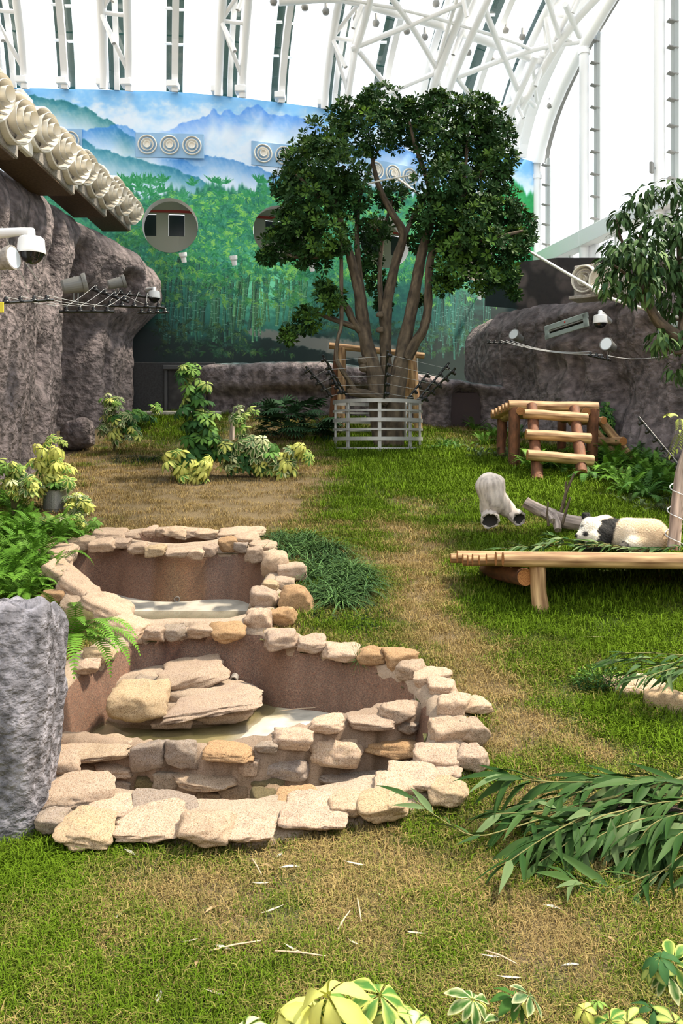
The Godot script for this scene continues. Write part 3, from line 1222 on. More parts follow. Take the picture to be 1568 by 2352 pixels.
func vault() -> void:
	var c := group_node("ceiling")
	c.set_meta("label", "curved glass roof on white steel ribs and trusses")
	var xs := [-15.3, -13.6, -12.0, -10.3, -8.7, -7.1, -5.3, -3.6, -2.0, -0.25, 1.35, 3.0, 4.6, 6.2]
	for i in xs.size():
		var x: float = xs[i]
		part(c, "dark_mullion", band(arch_path(x, -0.45, 0.0), 0.52, 0.1).mesh(false), M.fin)
		if i % 2 == 0:
			part(c, "rib", band(arch_path(x, 0.15, 0.0), 0.2, 0.3).mesh(false), M.white_metal)
			for o in [0.6, 1.3, 2.1, 3.0, 4.2, 5.6]:
				for s in [-1, 1]:
					var b := MB.new()
					b.box(Transform3D(Basis(), arch(x, o) + arch_in(o) * -0.3 + Vector3(1, 0, -LEAN) * 0.2 * s), Vector3(0.2, 0.04, 0.12), 0.0)
					part(c, "bracket", b.mesh(false), M.white_metal)
		else:
			for s in [-1, 1]:
				var t := MB.new()
				t.tube(arch_path(x, 0.3, 0.38 * s), [0.13], 10, false)
				part(c, "truss_chord", t.mesh(true), M.white_metal)
			part(c, "rib", band(arch_path(x, 0.0, 0.0), 0.16, 0.16).mesh(false), M.white_metal)
			var o := 0.15
			var k := 1.0
			while o < 12.0:
				var st := 1.15 + o * 0.12
				var pa := arch(x, o) + arch_in(o) * 0.3
				var pb := arch(x, o + st) + arch_in(o + st) * 0.3
				var sd := Vector3(1, 0, -LEAN) * 0.38
				for e in [[pa + sd * k, pb - sd * k], [pb - sd * k, pb + sd * k], [pb - sd * k + arch_in(o) * 0.0, pa.lerp(pb, 0.5) + arch_in(o) * 0.9]]:
					var t := MB.new()
					t.tube([e[0], e[1]], [0.07], 8, false)
					part(c, "truss_brace", t.mesh(true), M.white_metal)
				k = -k
				o += st
		# foot bracket on the top of the wall
		for s in ([0.0] if i % 2 == 0 else [-0.38, 0.38]):
			var b := MB.new()
			b.box(Transform3D(Basis(), arch(x, 0.0) + Vector3(s, 0.1, 0.25)), Vector3(0.34, 0.2, 0.4), 0.02)
			part(c, "foot_bracket", b.mesh(false), M.white_metal)
	# panes between the ribs
	var offs := [0.0, 0.8, 2.0, 3.8, 6.5, 11.0, 18.0, 29.0, 40.0]
	for i in range(1, xs.size() + 1):
		var xa: float = xs[i - 1] + 0.02
		var xb: float = (xs[i] if i < xs.size() else 7.75) - 0.02
		for j in range(1, offs.size()):
			var m := MB.new()
			m.quad(arch(xa, offs[j - 1] + 0.02), arch(xb, offs[j - 1] + 0.02), arch(xb, offs[j] - 0.02), arch(xa, offs[j] - 0.02))
			part(c, "pane", m.mesh(false), M.glass)
	# lattice of tubes under the right end of the vault
	var tubes := [
		[[[816, 117], [836, 55], [852, -10]], 0.13], [[[816, 117], [793, 262]], 0.11], [[[895, -10], [944, 58], [1003, 158]], 0.11], [[[806, 112], [944, 56], [1075, 0]], 0.11],
		[[[824, 118], [922, 240]], 0.10], [[[790, 256], [998, 168]], 0.10], [[[1076, -10], [1033, 92], [978, 250]], 0.17], [[[1124, -10], [1043, 173], [1022, 250]], 0.14],
		[[[1112, 20], [1145, 102], [1200, 236]], 0.12], [[[1048, 178], [1212, 117], [1328, 96]], 0.11], [[[1048, 178], [1094, 240]], 0.10], [[[1195, 248], [1299, 77], [1375, -10]], 0.16],
		[[[1120, 262], [1202, 230], [1228, 245]], 0.10], [[[1254, -10], [1283, 82]], 0.11], [[[1297, 10], [1331, 84]], 0.12], [[[998, 166], [1030, 60], [1050, -8]], 0.08],
		[[[1230, 130], [1160, 290], [1150, 345]], 0.14], [[[1222, 150], [1232, 232]], 0.08], [[[1290, 85], [1320, 100]], 0.08],
		[[[640, 0], [760, -8], [814, 0], [930, 34], [1043, 66], [1207, 128], [1240, 140]], 0.20], [[[780, -5], [960, 30], [1160, 90], [1215, 112]], 0.07]]
	for t in tubes:
		var pts := []
		for q in t[0]:
			pts.append(vault_hit(q[0], q[1], 0.9 if t[1] < 0.2 else 0.5))
		if pts.size() > 2:
			pts = curve(pts, 8)
		var m := MB.new()
		m.tube(pts, [t[1] * 0.85], 10, true)
		part(c, "purlin" if t[1] > 0.18 else "lattice_tube", m.mesh(true), M.white_metal)
	# arched edge above the glass front
	var e := MB.new()
	e.tube(arch_path(7.75, 0.2, 0.0), [0.24], 12, true)
	part(c, "edge_arch", e.mesh(true), M.white_metal)
	part(c, "edge_rail", band(arch_path(7.75, -0.3, 0.45), 0.3, 0.3).mesh(false), M.grey_metal)
	part(c, "edge_rail", band(arch_path(7.0, 0.0, 0.0, 0.0, 9.0), 0.4, 0.3).mesh(false), M.white_metal)
	for q in [[628, 4], [700, 16], [748, 26], [818, 42], [863, 53], [934, 71], [975, 85], [1001, 8], [1075, 120], [1131, 139], [1161, 69], [1199, 85], [1222, 215], [1262, 243]]:
		var p := vault_hit(q[0], q[1], 0.3)
		var m := MB.new()
		m.lathe(Transform3D(Basis(), p), [Vector2(0.0, -0.11), Vector2(0.09, -0.09), Vector2(0.12, 0.0), Vector2(0.09, 0.08), Vector2(0.05, 0.10), Vector2(0.04, 0.3), Vector2(0.0, 0.3)], 12)
		part(c, "glass_clamp", m.mesh(true), M.grey_metal)


func facade() -> void:
	var w := group_node("window_1")
	w.set_meta("label", "tall glass front with white columns at the right")
	var line := func(o: float) -> Vector3: return arch(7.75, o) * Vector3(1, 0, 1)
	var stops := [0.0, 3.7, 8.1, 12.5, 17.0, 21.5, 26.0, 30.5, 35.0, 40.0]
	for i in stops.size():
		var o: float = stops[i]
		var b: Vector3 = line.call(o)
		var y1 := arc_y(o) + 0.1
		var m := MB.new()
		m.tube([b + Vector3(0, 8.0, 0), b + Vector3(0, y1, 0)], [0.165], 14, true)
		part(w, "column", m.mesh(true), M.white_metal)
		var col_ := MB.new()
		col_.tube([b + Vector3(0, y1 - 0.75, 0), b + Vector3(0, y1 - 0.6, 0)], [0.21], 14, true)
		part(w, "collar", col_.mesh(true), M.white_metal)
		var f := MB.new()
		f.box(Transform3D(Basis(), b + Vector3(0.42, (10.0 + y1) * 0.5, 0.1)), Vector3(0.1, y1 - 10.0, 0.34), 0.0)
		part(w, "mullion", f.mesh(false), mat(col(0.34, 0.37, 0.37), 0.5))
		var f2 := MB.new()
		f2.box(Transform3D(Basis(), b + Vector3(0.6, (10.0 + y1) * 0.5, 0.05)), Vector3(0.1, y1 - 10.0, 0.1), 0.0)
		part(w, "mullion_edge", f2.mesh(false), M.white_metal)
		if i < 5:
			var y := 10.5
			while y < y1:
				var s := MB.new()
				s.box(Transform3D(Basis(Vector3.FORWARD, 0.25), b + Vector3(0.32, y, 0.2)), Vector3(0.3, 0.035, 0.2), 0.0)
				part(w, "bracket", s.mesh(false), M.grey_metal)
				y += 0.78
		if i > 0:
			var a: Vector3 = line.call(stops[i - 1])
			var y0 := arc_y(stops[i - 1])
			var gl := MB.new()
			gl.quad(a + Vector3(0.5, 10.2, 0), b + Vector3(0.5, 10.2, 0), b + Vector3(0.5, arc_y(o), 0), a + Vector3(0.5, y0, 0))
			part(w, "pane", gl.mesh(false), M.glass)
			var bm := MB.new()
			var dirv := (b - a).normalized()
			var bas := Basis(dirv, Vector3.UP, dirv.cross(Vector3.UP))
			bm.box(Transform3D(bas, (a + b) * 0.5 + Vector3(0.05, 9.85, 0)), Vector3(a.distance_to(b), 0.55, 0.5), 0.01)
			part(w, "beam", bm.mesh(false), M.white_metal)
			var lw := MB.new()
			lw.box(Transform3D(bas, (a + b) * 0.5 + Vector3(0.2, 6.9, 0)), Vector3(a.distance_to(b), 2.2, 0.2), 0.01)
			part(w, "sill_wall", lw.mesh(false), M.white_metal)
			var gp := MB.new()
			gp.quad(a + Vector3(0.3, 8.0, 0), b + Vector3(0.3, 8.0, 0), b + Vector3(0.3, 9.6, 0), a + Vector3(0.3, 9.6, 0))
			part(w, "pane", gp.mesh(false), M.glass)
			for k in [0.0, 0.38, 0.62, 1.0]:
				var fm := MB.new()
				fm.box(Transform3D(bas, a.lerp(b, k) + Vector3(0.25, 8.8, 0)), Vector3(0.9 if k == 0.0 or k == 1.0 else 0.12, 1.6, 0.15), 0.01)
				part(w, "frame", fm.mesh(false), M.white_metal)
			var st := MB.new()
			st.tube([a.lerp(b, 0.1) + Vector3(0.8, 8.3, 0), a.lerp(b, 0.5) + Vector3(0.8, 9.2, 0), a.lerp(b, 0.9) + Vector3(0.8, 9.5, 0)], [0.025], 6, false)
			part(w, "stay_rod", st.mesh(true), M.grey_metal)
	var sp := P(1496, 385, 24.7)
	var pl := MB.new()
	pl.box(Transform3D(Basis(Vector3.UP, 0.9), sp), Vector3(0.16, 0.34, 0.1), 0.02)
	var tm := thing("loudspeaker", "small grey box on a bracket fixed to the white glass-front column", "speaker", Vector3.ZERO)
	part(tm, "housing", pl.mesh(false), M.grey_metal)
	var arm := MB.new()
	arm.tube([sp, sp + Vector3(0.28, 0.0, -0.1)], [0.02], 6)
	part(tm, "bracket", arm.mesh(true), M.grey_metal)


func hidden_walls() -> void:
	var m := MB.new()
	m.box(Transform3D(Basis(), Vector3(-16.4, 7.0, -10.0)), Vector3(0.4, 16.0, 40.0), 0.0)
	struct("wall_far_left", m.mesh(false), M.beige)
	var f := MB.new()
	f.box(Transform3D(Basis(), Vector3(0.0, 3.0, 9.2)), Vector3(36.0, 8.0, 0.4), 0.0)
	struct("wall_front", f.mesh(false), M.beige)
	var l := MB.new()
	l.box(Transform3D(Basis(), Vector3(-12.6, 4.0, -16.0)), Vector3(7.4, 8.6, 21.0), 0.0)
	struct("wall_left_core", l.mesh(false), M.cream_dark)
	var rr := MB.new()
	rr.box(Transform3D(Basis(), Vector3(16.0, 3.8, -8.0)), Vector3(0.4, 6.0, 34.0), 0.0)
	struct("wall_far_right", rr.mesh(false), M.beige)
	var fl := MB.new()
	fl.box(Transform3D(Basis(), Vector3(0, -0.9, 3.0)), Vector3(34, 0.2, 12.5), 0.0)
	fl.box(Transform3D(Basis(), Vector3(13.4, -0.9, -14)), Vector3(7.5, 0.2, 24), 0.0)
	struct("floor", fl.mesh(false), M.concrete)


# ------------------------------------------------------------------ pools
func ring_of(list: Array, n: int) -> Array:
	var k := []
	for q in list:
		k.append(G(q[0], q[1], 0.0001))
	var out := []
	var c := k.size()
	for i in n:
		var f := float(i) / n * c
		var j := int(f)
		out.append(k[j % c].cubic_interpolate(k[(j + 1) % c], k[(j + c - 1) % c], k[(j + 2) % c], f - j))
	return out


var low_ring := []
var mid_ring := []
var top_ring := []


func pool_outlines() -> void:
	low_ring = ring_of([[108, 1690], [118, 1640], [180, 1565], [240, 1518], [310, 1478], [380, 1466], [460, 1464], [540, 1464], [610, 1470], [660, 1492], [730, 1506], [805, 1522], [875, 1545], [940, 1585], [982, 1635], [985, 1690], [962, 1745], [900, 1788], [760, 1818], [650, 1842], [560, 1862], [470, 1856], [380, 1846], [280, 1832], [200, 1795], [135, 1750]], 120)
	mid_ring = ring_of([[158, 1268], [160, 1300], [200, 1350], [285, 1408], [340, 1438], [430, 1440], [540, 1434], [572, 1412], [578, 1378], [606, 1340], [610, 1298], [588, 1282], [545, 1272], [480, 1272], [400, 1276], [320, 1270], [270, 1260], [205, 1258]], 90)
	top_ring = ring_of([[285, 1248], [330, 1257], [405, 1262], [475, 1256], [506, 1244], [498, 1233], [430, 1227], [350, 1227], [300, 1234]], 60)
	for r in [low_ring, mid_ring, top_ring]:
		var poly := PackedVector2Array()
		for p in r:
			poly.append(flat(p))
		rims.append(poly)


func centre(r: Array) -> Vector3:
	var c := Vector3.ZERO
	for p in r:
		c += p
	return c / r.size()


func basin(parent: Node, ring: Array, foot_y: Callable, shrink: float, out := 0.42, lift := 0.075) -> void:
	# mineral stains run down the lining in streaks
	var tint := func(q: Vector3, i: int, t: float) -> Color:
		var k := Color.WHITE * (0.95 + 0.45 * noise.get_noise_2d(i * 11.0 + 300.0 * shrink, 4.0 + t * 8.0))
		if q.x > -2.75 and q.x < -1.95 and q.z < -11.0:
			k *= Color(1.05, 0.92, 0.62)
		if q.x > -1.95 and q.x < -1.68 and q.z > -9.2 and q.z < -8.0:
			k *= Color(0.55, 0.42, 0.38)
		k = k.lerp(Color(1.5, 1.5, 1.5), 0.5 * smoothstep(0.14, 0.0, t) + 0.25 * maxf(0.0, noise.get_noise_2d(i * 30.0, t * 40.0)))
		return k
	var c := centre(ring)
	var n := ring.size()
	var m := MB.new()
	var mo := MB.new()
	for i in n + 1:
		var p: Vector3 = ring[i % n]
		var tn: Vector3 = ring[(i + 1) % n] - ring[(i + n - 1) % n]
		var nr := Vector3(tn.z, 0, -tn.x).normalized()
		if nr.dot(p - c) < 0.0:
			nr = -nr
		var y0: float = foot_y.call(p)
		for j in 7:
			var t := j / 6.0
			var q := p - nr * shrink * (1.0 - pow(1.0 - t, 2.0))
			q.y = lerpf(p.y + 0.04, y0, t)
			q += nr * 0.02 * noise.get_noise_3d(p.x * 60.0, q.y * 60.0, p.z * 60.0)
			m.p(q, Vector2(i, t), tint.call(q, i, t))
		var prof := [[-0.015, -0.05], [0.0, 0.05], [0.08, lift + 0.03], [out * 0.6, lift + 0.02], [out, -0.02], [out + 0.1, -0.16]]
		for e in prof:
			var reach: float = e[0] + 0.03 * noise.get_noise_2d(i * 30.0, e[0] * 200.0)
			while reach > 0.02 and in_pools(flat(p + nr * (reach + 0.06))):
				reach -= 0.02
			var q: Vector3 = p + nr * reach
			q.y = p.y + e[1] + 0.03 * noise.get_noise_3d(q.x * 60.0, 1.0, q.z * 60.0)
			mo.p(q, Vector2.ZERO, Color.WHITE * (1.0 + 0.4 * noise.get_noise_2d(q.x * 50.0, q.z * 50.0)))
	var sgn := 1.0
	var area := 0.0
	for i in n:
		area += flat(ring[i]).cross(flat(ring[(i + 1) % n]))
	sgn = signf(area)
	for i in n:
		for j in 6:
			var a := i * 7 + j
			if sgn > 0:
				m.q(a, a + 7, a + 8, a + 1)
			else:
				m.q(a, a + 1, a + 8, a + 7)
		for j in 5:
			var a := i * 6 + j
			if sgn > 0:
				mo.q(a, a + 6, a + 7, a + 1)
			else:
				mo.q(a, a + 1, a + 7, a + 6)
	part(parent, "basin_wall", m.mesh(true), M.lining)
	part(parent, "mortar", mo.mesh(true), M.mortar)


func sheet_in(ring: Array, grow: float, step: float, yf: Callable, keep: Callable) -> MB:
	var poly := PackedVector2Array()
	for p in ring:
		poly.append(flat(p))
	var res := Geometry2D.offset_polygon(poly, grow)
	poly = res[0]
	var lo := Vector2(1e9, 1e9)
	var hi := -lo
	for p in poly:
		lo = lo.min(p)
		hi = hi.max(p)
	var m := MB.new()
	var nx := int((hi.x - lo.x) / step) + 1
	var nz := int((hi.y - lo.y) / step) + 1
	var id := {}
	for j in nz:
		for i in nx:
			var c := lo + Vector2(i + 0.5, j + 0.5) * step
			if not Geometry2D.is_point_in_polygon(c, poly) or not keep.call(c.x, c.y):
				continue
			var k := []
			for e in [[0, 1], [1, 1], [1, 0], [0, 0]]:
				var key := Vector2i(i + e[0], j + e[1])
				if not id.has(key):
					var q := lo + Vector2(key) * step
					var y: float = yf.call(q.x, q.y)
					id[key] = m.p(Vector3(q.x, y, q.y), q, Color.WHITE * (1.0 + 0.25 * noise.get_noise_2d(q.x * 50.0, q.y * 50.0)))
				k.append(id[key])
			m.q(k[0], k[1], k[2], k[3])
	return m


const DAM := [[60, 7.2], [150, 7.05], [250, 6.9], [480, 6.72], [600, 6.76], [720, 6.92], [850, 7.1], [960, 7.28], [1100, 7.4]]


func dam_d(px: float) -> float:
	for i in range(1, DAM.size()):
		if px <= DAM[i][0]:
			return lerpf(DAM[i - 1][1], DAM[i][1], (px - DAM[i - 1][0]) / (DAM[i][0] - DAM[i - 1][0]))
	return 8.6


var stone_n := 0


# a stone whose middle shows at px, py, w by h pixels large, at depth d
func stone(parent: Node, px: float, py: float, w: float, h: float, d: float, kind: int, turn := 0.0, deep := 0.85, tilt := 0.2) -> MeshInstance3D:
	stone_n += 1
	var s := d / F
	var sx := w * s * 1.06
	var sz := clampf(sx * deep, 0.12, 0.6)
	# what shows is the front plus the foreshortened top
	var drop := (py - HZ) / F
	var sy := maxf(h * s * 1.05 - sz * drop * 0.75, h * s * 0.42)
	var m := rock(Vector3(sx, sy, sz) * 0.99, stone_n, 20.0, 0.07)
	var tint := Color.WHITE * rng.randf_range(0.88, 1.12)
	tint.b *= rng.randf_range(0.93, 1.05)
	for i in m.c.size():
		m.c[i] = m.c[i] * tint
	var b := Basis(Vector3.FORWARD, deg_to_rad(turn)) * Basis(Vector3.RIGHT, tilt) * Basis(Vector3.UP, rng.randf_range(-0.15, 0.15))
	return part(parent, "stone", m.mesh(true), M.stone[kind], Transform3D(b, P(px, py, d)))


func pools() -> void:
	var low := thing("lower_pool", "largest stone-rimmed pool nearest the lawn, with a dam wall and stepped rocks", "pool", Vector3.ZERO)
	var mid := thing("middle_pool", "middle granite-lined pool with a water pipe in its back wall", "pool", Vector3.ZERO)
	var top := thing("upper_pool", "small uppermost stone-rimmed pool behind the middle pool", "pool", Vector3.ZERO)
	basin(low, low_ring, func(_p): return -0.5, 0.16)
	basin(mid, mid_ring, func(_p): return 0.0, 0.16)
	basin(top, top_ring, func(_p): return 0.6, 0.08, 0.26)
	# floors
	var all := func(_x, _z): return true
	var behind := func(x: float, z: float) -> bool: return -z > dam_d(784.0 + x / -z * F) + 0.2
	var low_floor := func(x: float, z: float) -> float: return -0.082 - 0.06 * smoothstep(-0.35, -1.3, x + 0.35 * (z + 8.2) + 0.25 * noise.get_noise_2d(x * 30.0, z * 30.0))
	var lf := sheet_in(low_ring, -0.06, 0.05, low_floor, behind)
	for i in lf.v.size():       # algae stains where the water stands
		var wet := smoothstep(-0.095, -0.125, lf.v[i].y + 0.02 * noise.get_noise_2d(lf.v[i].x * 70.0, lf.v[i].z * 70.0))
		lf.c[i] = lf.c[i].lerp(Color(0.50, 0.43, 0.20) * (1.0 + 0.9 * noise.get_noise_2d(lf.v[i].x * 40.0, lf.v[i].z * 90.0)), wet * 0.85)
	part(low, "basin_floor", lf.mesh(true), M.concrete)
	part(low, "channel_floor", sheet_in(low_ring, -0.06, 0.08, func(x, z): return -0.36 + 0.05 * smoothstep(-0.4, 0.4, x) + 0.03 * noise.get_noise_2d(x * 50.0, z * 50.0), all).mesh(true), M.concrete)
	var mf := sheet_in(mid_ring, -0.1, 0.06, func(_x, z): return maxf(0.29 - (11.45 + z) * 0.16, 0.08), all)
	for i in mf.v.size():
		mf.c[i] = mf.c[i].lerp(Color(0.30, 0.29, 0.25), smoothstep(0.30, 0.24, mf.v[i].y) * 0.8)
	part(mid, "basin_floor", mf.mesh(true), M.concrete)
	part(top, "basin_floor", sheet_in(top_ring, -0.05, 0.06, func(_x, _z): return 0.72, all).mesh(true), M.lining)
	var wm := sheet_in(low_ring, -0.08, 0.05, func(_x, _z): return -0.108, behind)
	tag(struct("water", wm.mesh(true), M.water), "shallow olive water in the lower pool", "water", "", "stuff")
	var w2 := sheet_in(mid_ring, -0.12, 0.06, func(_x, _z): return 0.29, all)
	tag(struct("water", w2.mesh(true), M.water), "still grey water at the bottom of the middle pool", "water", "", "stuff")
	# dam body: mortar core behind the stones
	var dm := MB.new()
	var cols := 60
	for i in cols + 1:
		var px := lerpf(92, 985, float(i) / cols)
		var d := dam_d(px)
		var prof := [[0.0, -0.5], [0.035, -0.2], [0.05, -0.02], [0.12, 0.07], [0.28, 0.06], [0.36, 0.0], [0.38, -0.3]]
		for e in prof:
			var q := P(px, 1700, d + e[0] + 0.05 * noise.get_noise_2d(px * 1.2, e[1] * 160.0))
			q.y = e[1] + 0.04 * noise.get_noise_2d(px * 1.5, e[0] * 300.0) + (0.22 * smoothstep(420.0, 950.0, px) if e[1] > -0.25 else 0.0)
			dm.p(q, Vector2.ZERO, (Color(0.74, 0.70, 0.68) * (1.0 + 0.5 * noise.get_noise_2d(px, e[1] * 90.0))).lerp(Color(0.22, 0.17, 0.10), clampf(0.15 + 1.6 * noise.get_noise_2d(px * 1.3 + 40.0, e[1] * 60.0), 0.0, 0.85) * smoothstep(0.06, -0.2, e[1])))
		if i > 0:
			for j in 6:
				var a := (i - 1) * 7 + j
				dm.q(a, a + 7, a + 8, a + 1)
	part(low, "dam_mortar", dm.mesh(true), M.mortar)
	# stones: px, py, w, h, kind, turn
	var rim := func(parent: Node, list: Array, ex := 0.0) -> void:
		for s in list:
			var gp := G(s[0], s[1] + s[3] * 0.3, 0.06)
			stone(parent, s[0], s[1], s[2], s[3], -gp.z + ex, s[4], s[5] if s.size() > 5 else 0.0, s[6] if s.size() > 6 else 0.85)
	rim.call(mid, [[145, 1246, 66, 22, 0], [135, 1267, 82, 36, 0], [128, 1289, 64, 28, 0], [150, 1325, 92, 52, 0, 36], [180, 1356, 92, 52, 0, 34], [245, 1395, 112, 56, 0, 24], [293, 1441, 84, 46, 0, 14], [355, 1455, 50, 34, 1], [403, 1452, 48, 34, 2], [459, 1447, 56, 36, 1], [525, 1452, 74, 42, 3],
		[594, 1424, 60, 56, 0], [607, 1376, 60, 56, 1], [622, 1347, 38, 28, 5], [676, 1372, 66, 64, 3], [655, 1416, 52, 46, 3, -20], [632, 1298, 60, 64, 0], [668, 1312, 60, 40, 1], [605, 1255, 58, 26, 0], [585, 1271, 40, 34, 1], [553, 1258, 32, 28, 2], [522, 1249, 42, 34, 3], [566, 1234, 60, 20, 0],
		[535, 1223, 70, 20, 0], [575, 1220, 56, 16, 0], [316, 1259, 42, 24, 1], [357, 1265, 44, 26, 5], [405, 1270, 46, 20, 1], [451, 1272, 38, 24, 0], [482, 1265, 30, 26, 1], [196, 1246, 50, 30, 1], [236, 1252, 52, 28, 0], [278, 1249, 32, 22, 1], [125, 1372, 60, 40, 3], [168, 1390, 50, 36, 1], [655, 1340, 44, 30, 1], [110, 1328, 40, 30, 1]])
	rim.call(top, [[255, 1227, 82, 26, 0], [301, 1231, 30, 20, 1], [345, 1221, 36, 20, 0], [372, 1222, 30, 22, 1], [403, 1221, 58, 22, 0], [440, 1223, 40, 20, 0], [476, 1225, 52, 20, 0]])
	rim.call(low, [[225, 1502, 64, 36, 5], [202, 1532, 50, 30, 0], [645, 1468, 66, 46, 1], [715, 1479, 66, 42, 1], [786, 1500, 72, 38, 0], [852, 1507, 58, 44, 3], [919, 1512, 70, 54, 3], [944, 1540, 66, 48, 1], [988, 1556, 78, 42, 0], [1014, 1580, 62, 46, 0], [1038, 1622, 70, 62, 0], [1089, 1618, 64, 38, 0],
		[1028, 1682, 80, 66, 0], [1004, 1738, 98, 62, 0], [1086, 1684, 60, 66, 1], [1084, 1745, 66, 62, 1], [955, 1783, 110, 58, 0], [1030, 1815, 84, 52, 5], [1020, 1773, 70, 40, 0], [905, 1800, 90, 60, 0], [872, 1846, 110, 74, 5], [800, 1845, 90, 60, 0], [728, 1862, 150, 58, 0], [682, 1836, 96, 46, 3], [579, 1900, 106, 46, 0],
		[471, 1901, 116, 78, 0], [497, 1862, 92, 32, 1], [556, 1876, 60, 36, 0], [356, 1888, 134, 56, 0], [383, 1852, 130, 58, 2], [264, 1856, 110, 58, 0], [203, 1897, 126, 66, 5], [180, 1818, 130, 74, 1], [134, 1757, 90, 68, 1], [122, 1886, 66, 60, 2]])
	for s in [[207, 1721, 184, 54, 1], [344, 1738, 88, 78, 2], [417, 1729, 78, 74, 2], [262, 1762, 84, 36, 1], [268, 1802, 64, 46, 2], [337, 1799, 52, 46, 6], [387, 1791, 58, 56, 2], [475, 1790, 130, 52, 1], [520, 1725, 112, 46, 3], [570, 1760, 50, 48, 1], [536, 1822, 60, 54, 4], [333, 1830, 76, 28, 2], [612, 1716, 48, 32, 2], [670, 1698, 82, 58, 0],
			[753, 1666, 74, 42, 0], [772, 1728, 118, 80, 0], [892, 1713, 124, 54, 3], [853, 1657, 98, 40, 1], [912, 1634, 82, 52, 1], [932, 1670, 54, 36, 2], [807, 1779, 168, 44, 2], [620, 1798, 66, 44, 6], [478, 1827, 60, 38, 4], [660, 1765, 90, 60, 2], [205, 1770, 80, 46, 1], [440, 1832, 60, 34, 4]]:
		var st := stone(low, s[0], s[1], s[2], s[3], dam_d(s[0]) + 0.06, s[4], rng.randf_range(-6, 6), 0.7, 0.05)
		st.scale = st.scale * 0.98
	for s in [[604, 1838, 56, 50, 6, 6.35], [628, 1822, 40, 40, 4, 6.5], [585, 1856, 40, 30, 6, 6.2]]:
		stone(low, s[0], s[1], s[2], s[3], s[5], s[4], 0.0, 0.8, 0.1).name = "drain_stone"
	# the steps of rock in the lower pool
	for s in [[448, 1545, 132, 60, 1, 8.5, -8, 0.9], [352, 1568, 78, 36, 2, 8.4, 10, 0.8], [500, 1606, 196, 42, 1, 8.05, -6, 0.75], [318, 1615, 128, 94, 5, 7.88, 4, 0.8], [402, 1652, 84, 34, 1, 7.92, 0, 0.6], [513, 1640, 130, 44, 1, 8.02, 0, 0.5]]:
		var st := stone(low, s[0], s[1], s[2], s[3], s[5], s[4], s[6], s[7], 0.1)
		st.name = "step_rock"
	for s in [[420, 1634, 330, 88, 8.28], [335, 1592, 210, 92, 8.5], [500, 1604, 220, 84, 8.42], [400, 1562, 210, 76, 8.72]]:
		var mm := rock(Vector3(s[2] * s[4] / F, s[3] * s[4] / F, 0.62), s[0], 5.0, 0.06)
		part(low, "step_mortar", mm.mesh(true), M.mortar, Transform3D(Basis(), P(s[0], s[1], s[4])))
	for q in [[408, 1375, 11.86, mid], [537, 1560, 8.74, low]]:
		var pm := MB.new()
		var r := 0.042
		pm.lathe(Transform3D(Basis(Vector3.RIGHT, PI / 2), P(q[0], q[1], q[2])), [Vector2(r * 0.7, -0.2), Vector2(r * 0.7, 0.0), Vector2(r * 0.7, 0.055), Vector2(r, 0.06), Vector2(r, 0.0), Vector2(r, -0.3)], 16)
		part(q[3], "pipe", pm.mesh(false), M.cream_dark)
		var pk := MB.new()
		pk.lathe(Transform3D(Basis(Vector3.RIGHT, PI / 2), P(q[0], q[1], q[2])), [Vector2(r * 0.72, 0.0), Vector2(0.0, 0.001)], 16)
		part(q[3], "pipe_mouth", pk.mesh(false), M.black)


func boulders() -> void:
	var d := 5.75
	var s := d / F
	var ex := [[Vector3(0.985, -0.10, 0.1).normalized(), 0.9], [Vector3(0.05, 1.0, -0.06).normalized(), 0.92], [Vector3(0.6, 0.1, 0.8).normalized(), 1.05], [Vector3(0.3, 0.5, 0.8).normalized(), 1.13]]
	var m := rock(Vector3(330, 640, 270) * s, 5, 14.0, 0.06, ico3_v, ico3_i, ex)
	var b := thing("boulder", "large bluish grey moulded boulder at the lower left of the pools", "boulder", Vector3.ZERO)
	part(b, "body", m.mesh(true), M.boulder, Transform3D(Basis(), P(-22, 1672, d)))
	var mo := rock(Vector3(92, 70, 60) * 8.6 / F, 9, 4.0, 0.08)
	var mt := thing("mossy_rock", "rounded moss-brown rock behind the fern beside the grey boulder", "rock", Vector3.ZERO)
	part(mt, "body", mo.mesh(true), mat(col(0.17, 0.14, 0.05), 0.95, M.grit, 2.5, M.grit, 2.0, true), Transform3D(Basis(), P(176, 1432, 8.5)))
	var i := 0
	for q in [[1462, 1600, 150, 72, 7.75, 0, "pinkish grey rock half hidden by cut bamboo behind the small shrub"], [1545, 1650, 110, 110, 7.35, 5, "tawny streaked rock at the right edge below the smaller bamboo heap"]]:
		i += 1
		var r := rock(Vector3(q[2], q[3] * 1.15, q[2] * 0.7) * q[4] / F, 60 + i, 8.0, 0.08)
		var t := thing("rock", q[6], "rock", Vector3.ZERO)
		part(t, "body", r.mesh(true), M.stone[q[5]], Transform3D(Basis(), P(q[0], q[1], q[4])))
	var r3 := rock(Vector3(330, 230, 220) * 5.35 / F, 71, 7.0, 0.07)
	var t3 := thing("rock", "dark brown boulder underneath the large bamboo heap at the right", "rock", Vector3.ZERO)
	part(t3, "body", r3.mesh(true), mat(col(0.10, 0.065, 0.05), 0.95, M.rocky, 1.2, M.grit, 3.0, true), Transform3D(Basis(), P(1490, 1955, 5.5)))
	var w := rock(Vector3(0.9, 0.8, 0.9), 81, 4.0, 0.08)
	var t4 := thing("rock", "low rock wedge at the mouth of the recess in the left wall", "rock", Vector3.ZERO)
	part(t4, "body", w.mesh(true), M.rock, Transform3D(Basis(), P(176, 1000, 20.5)))


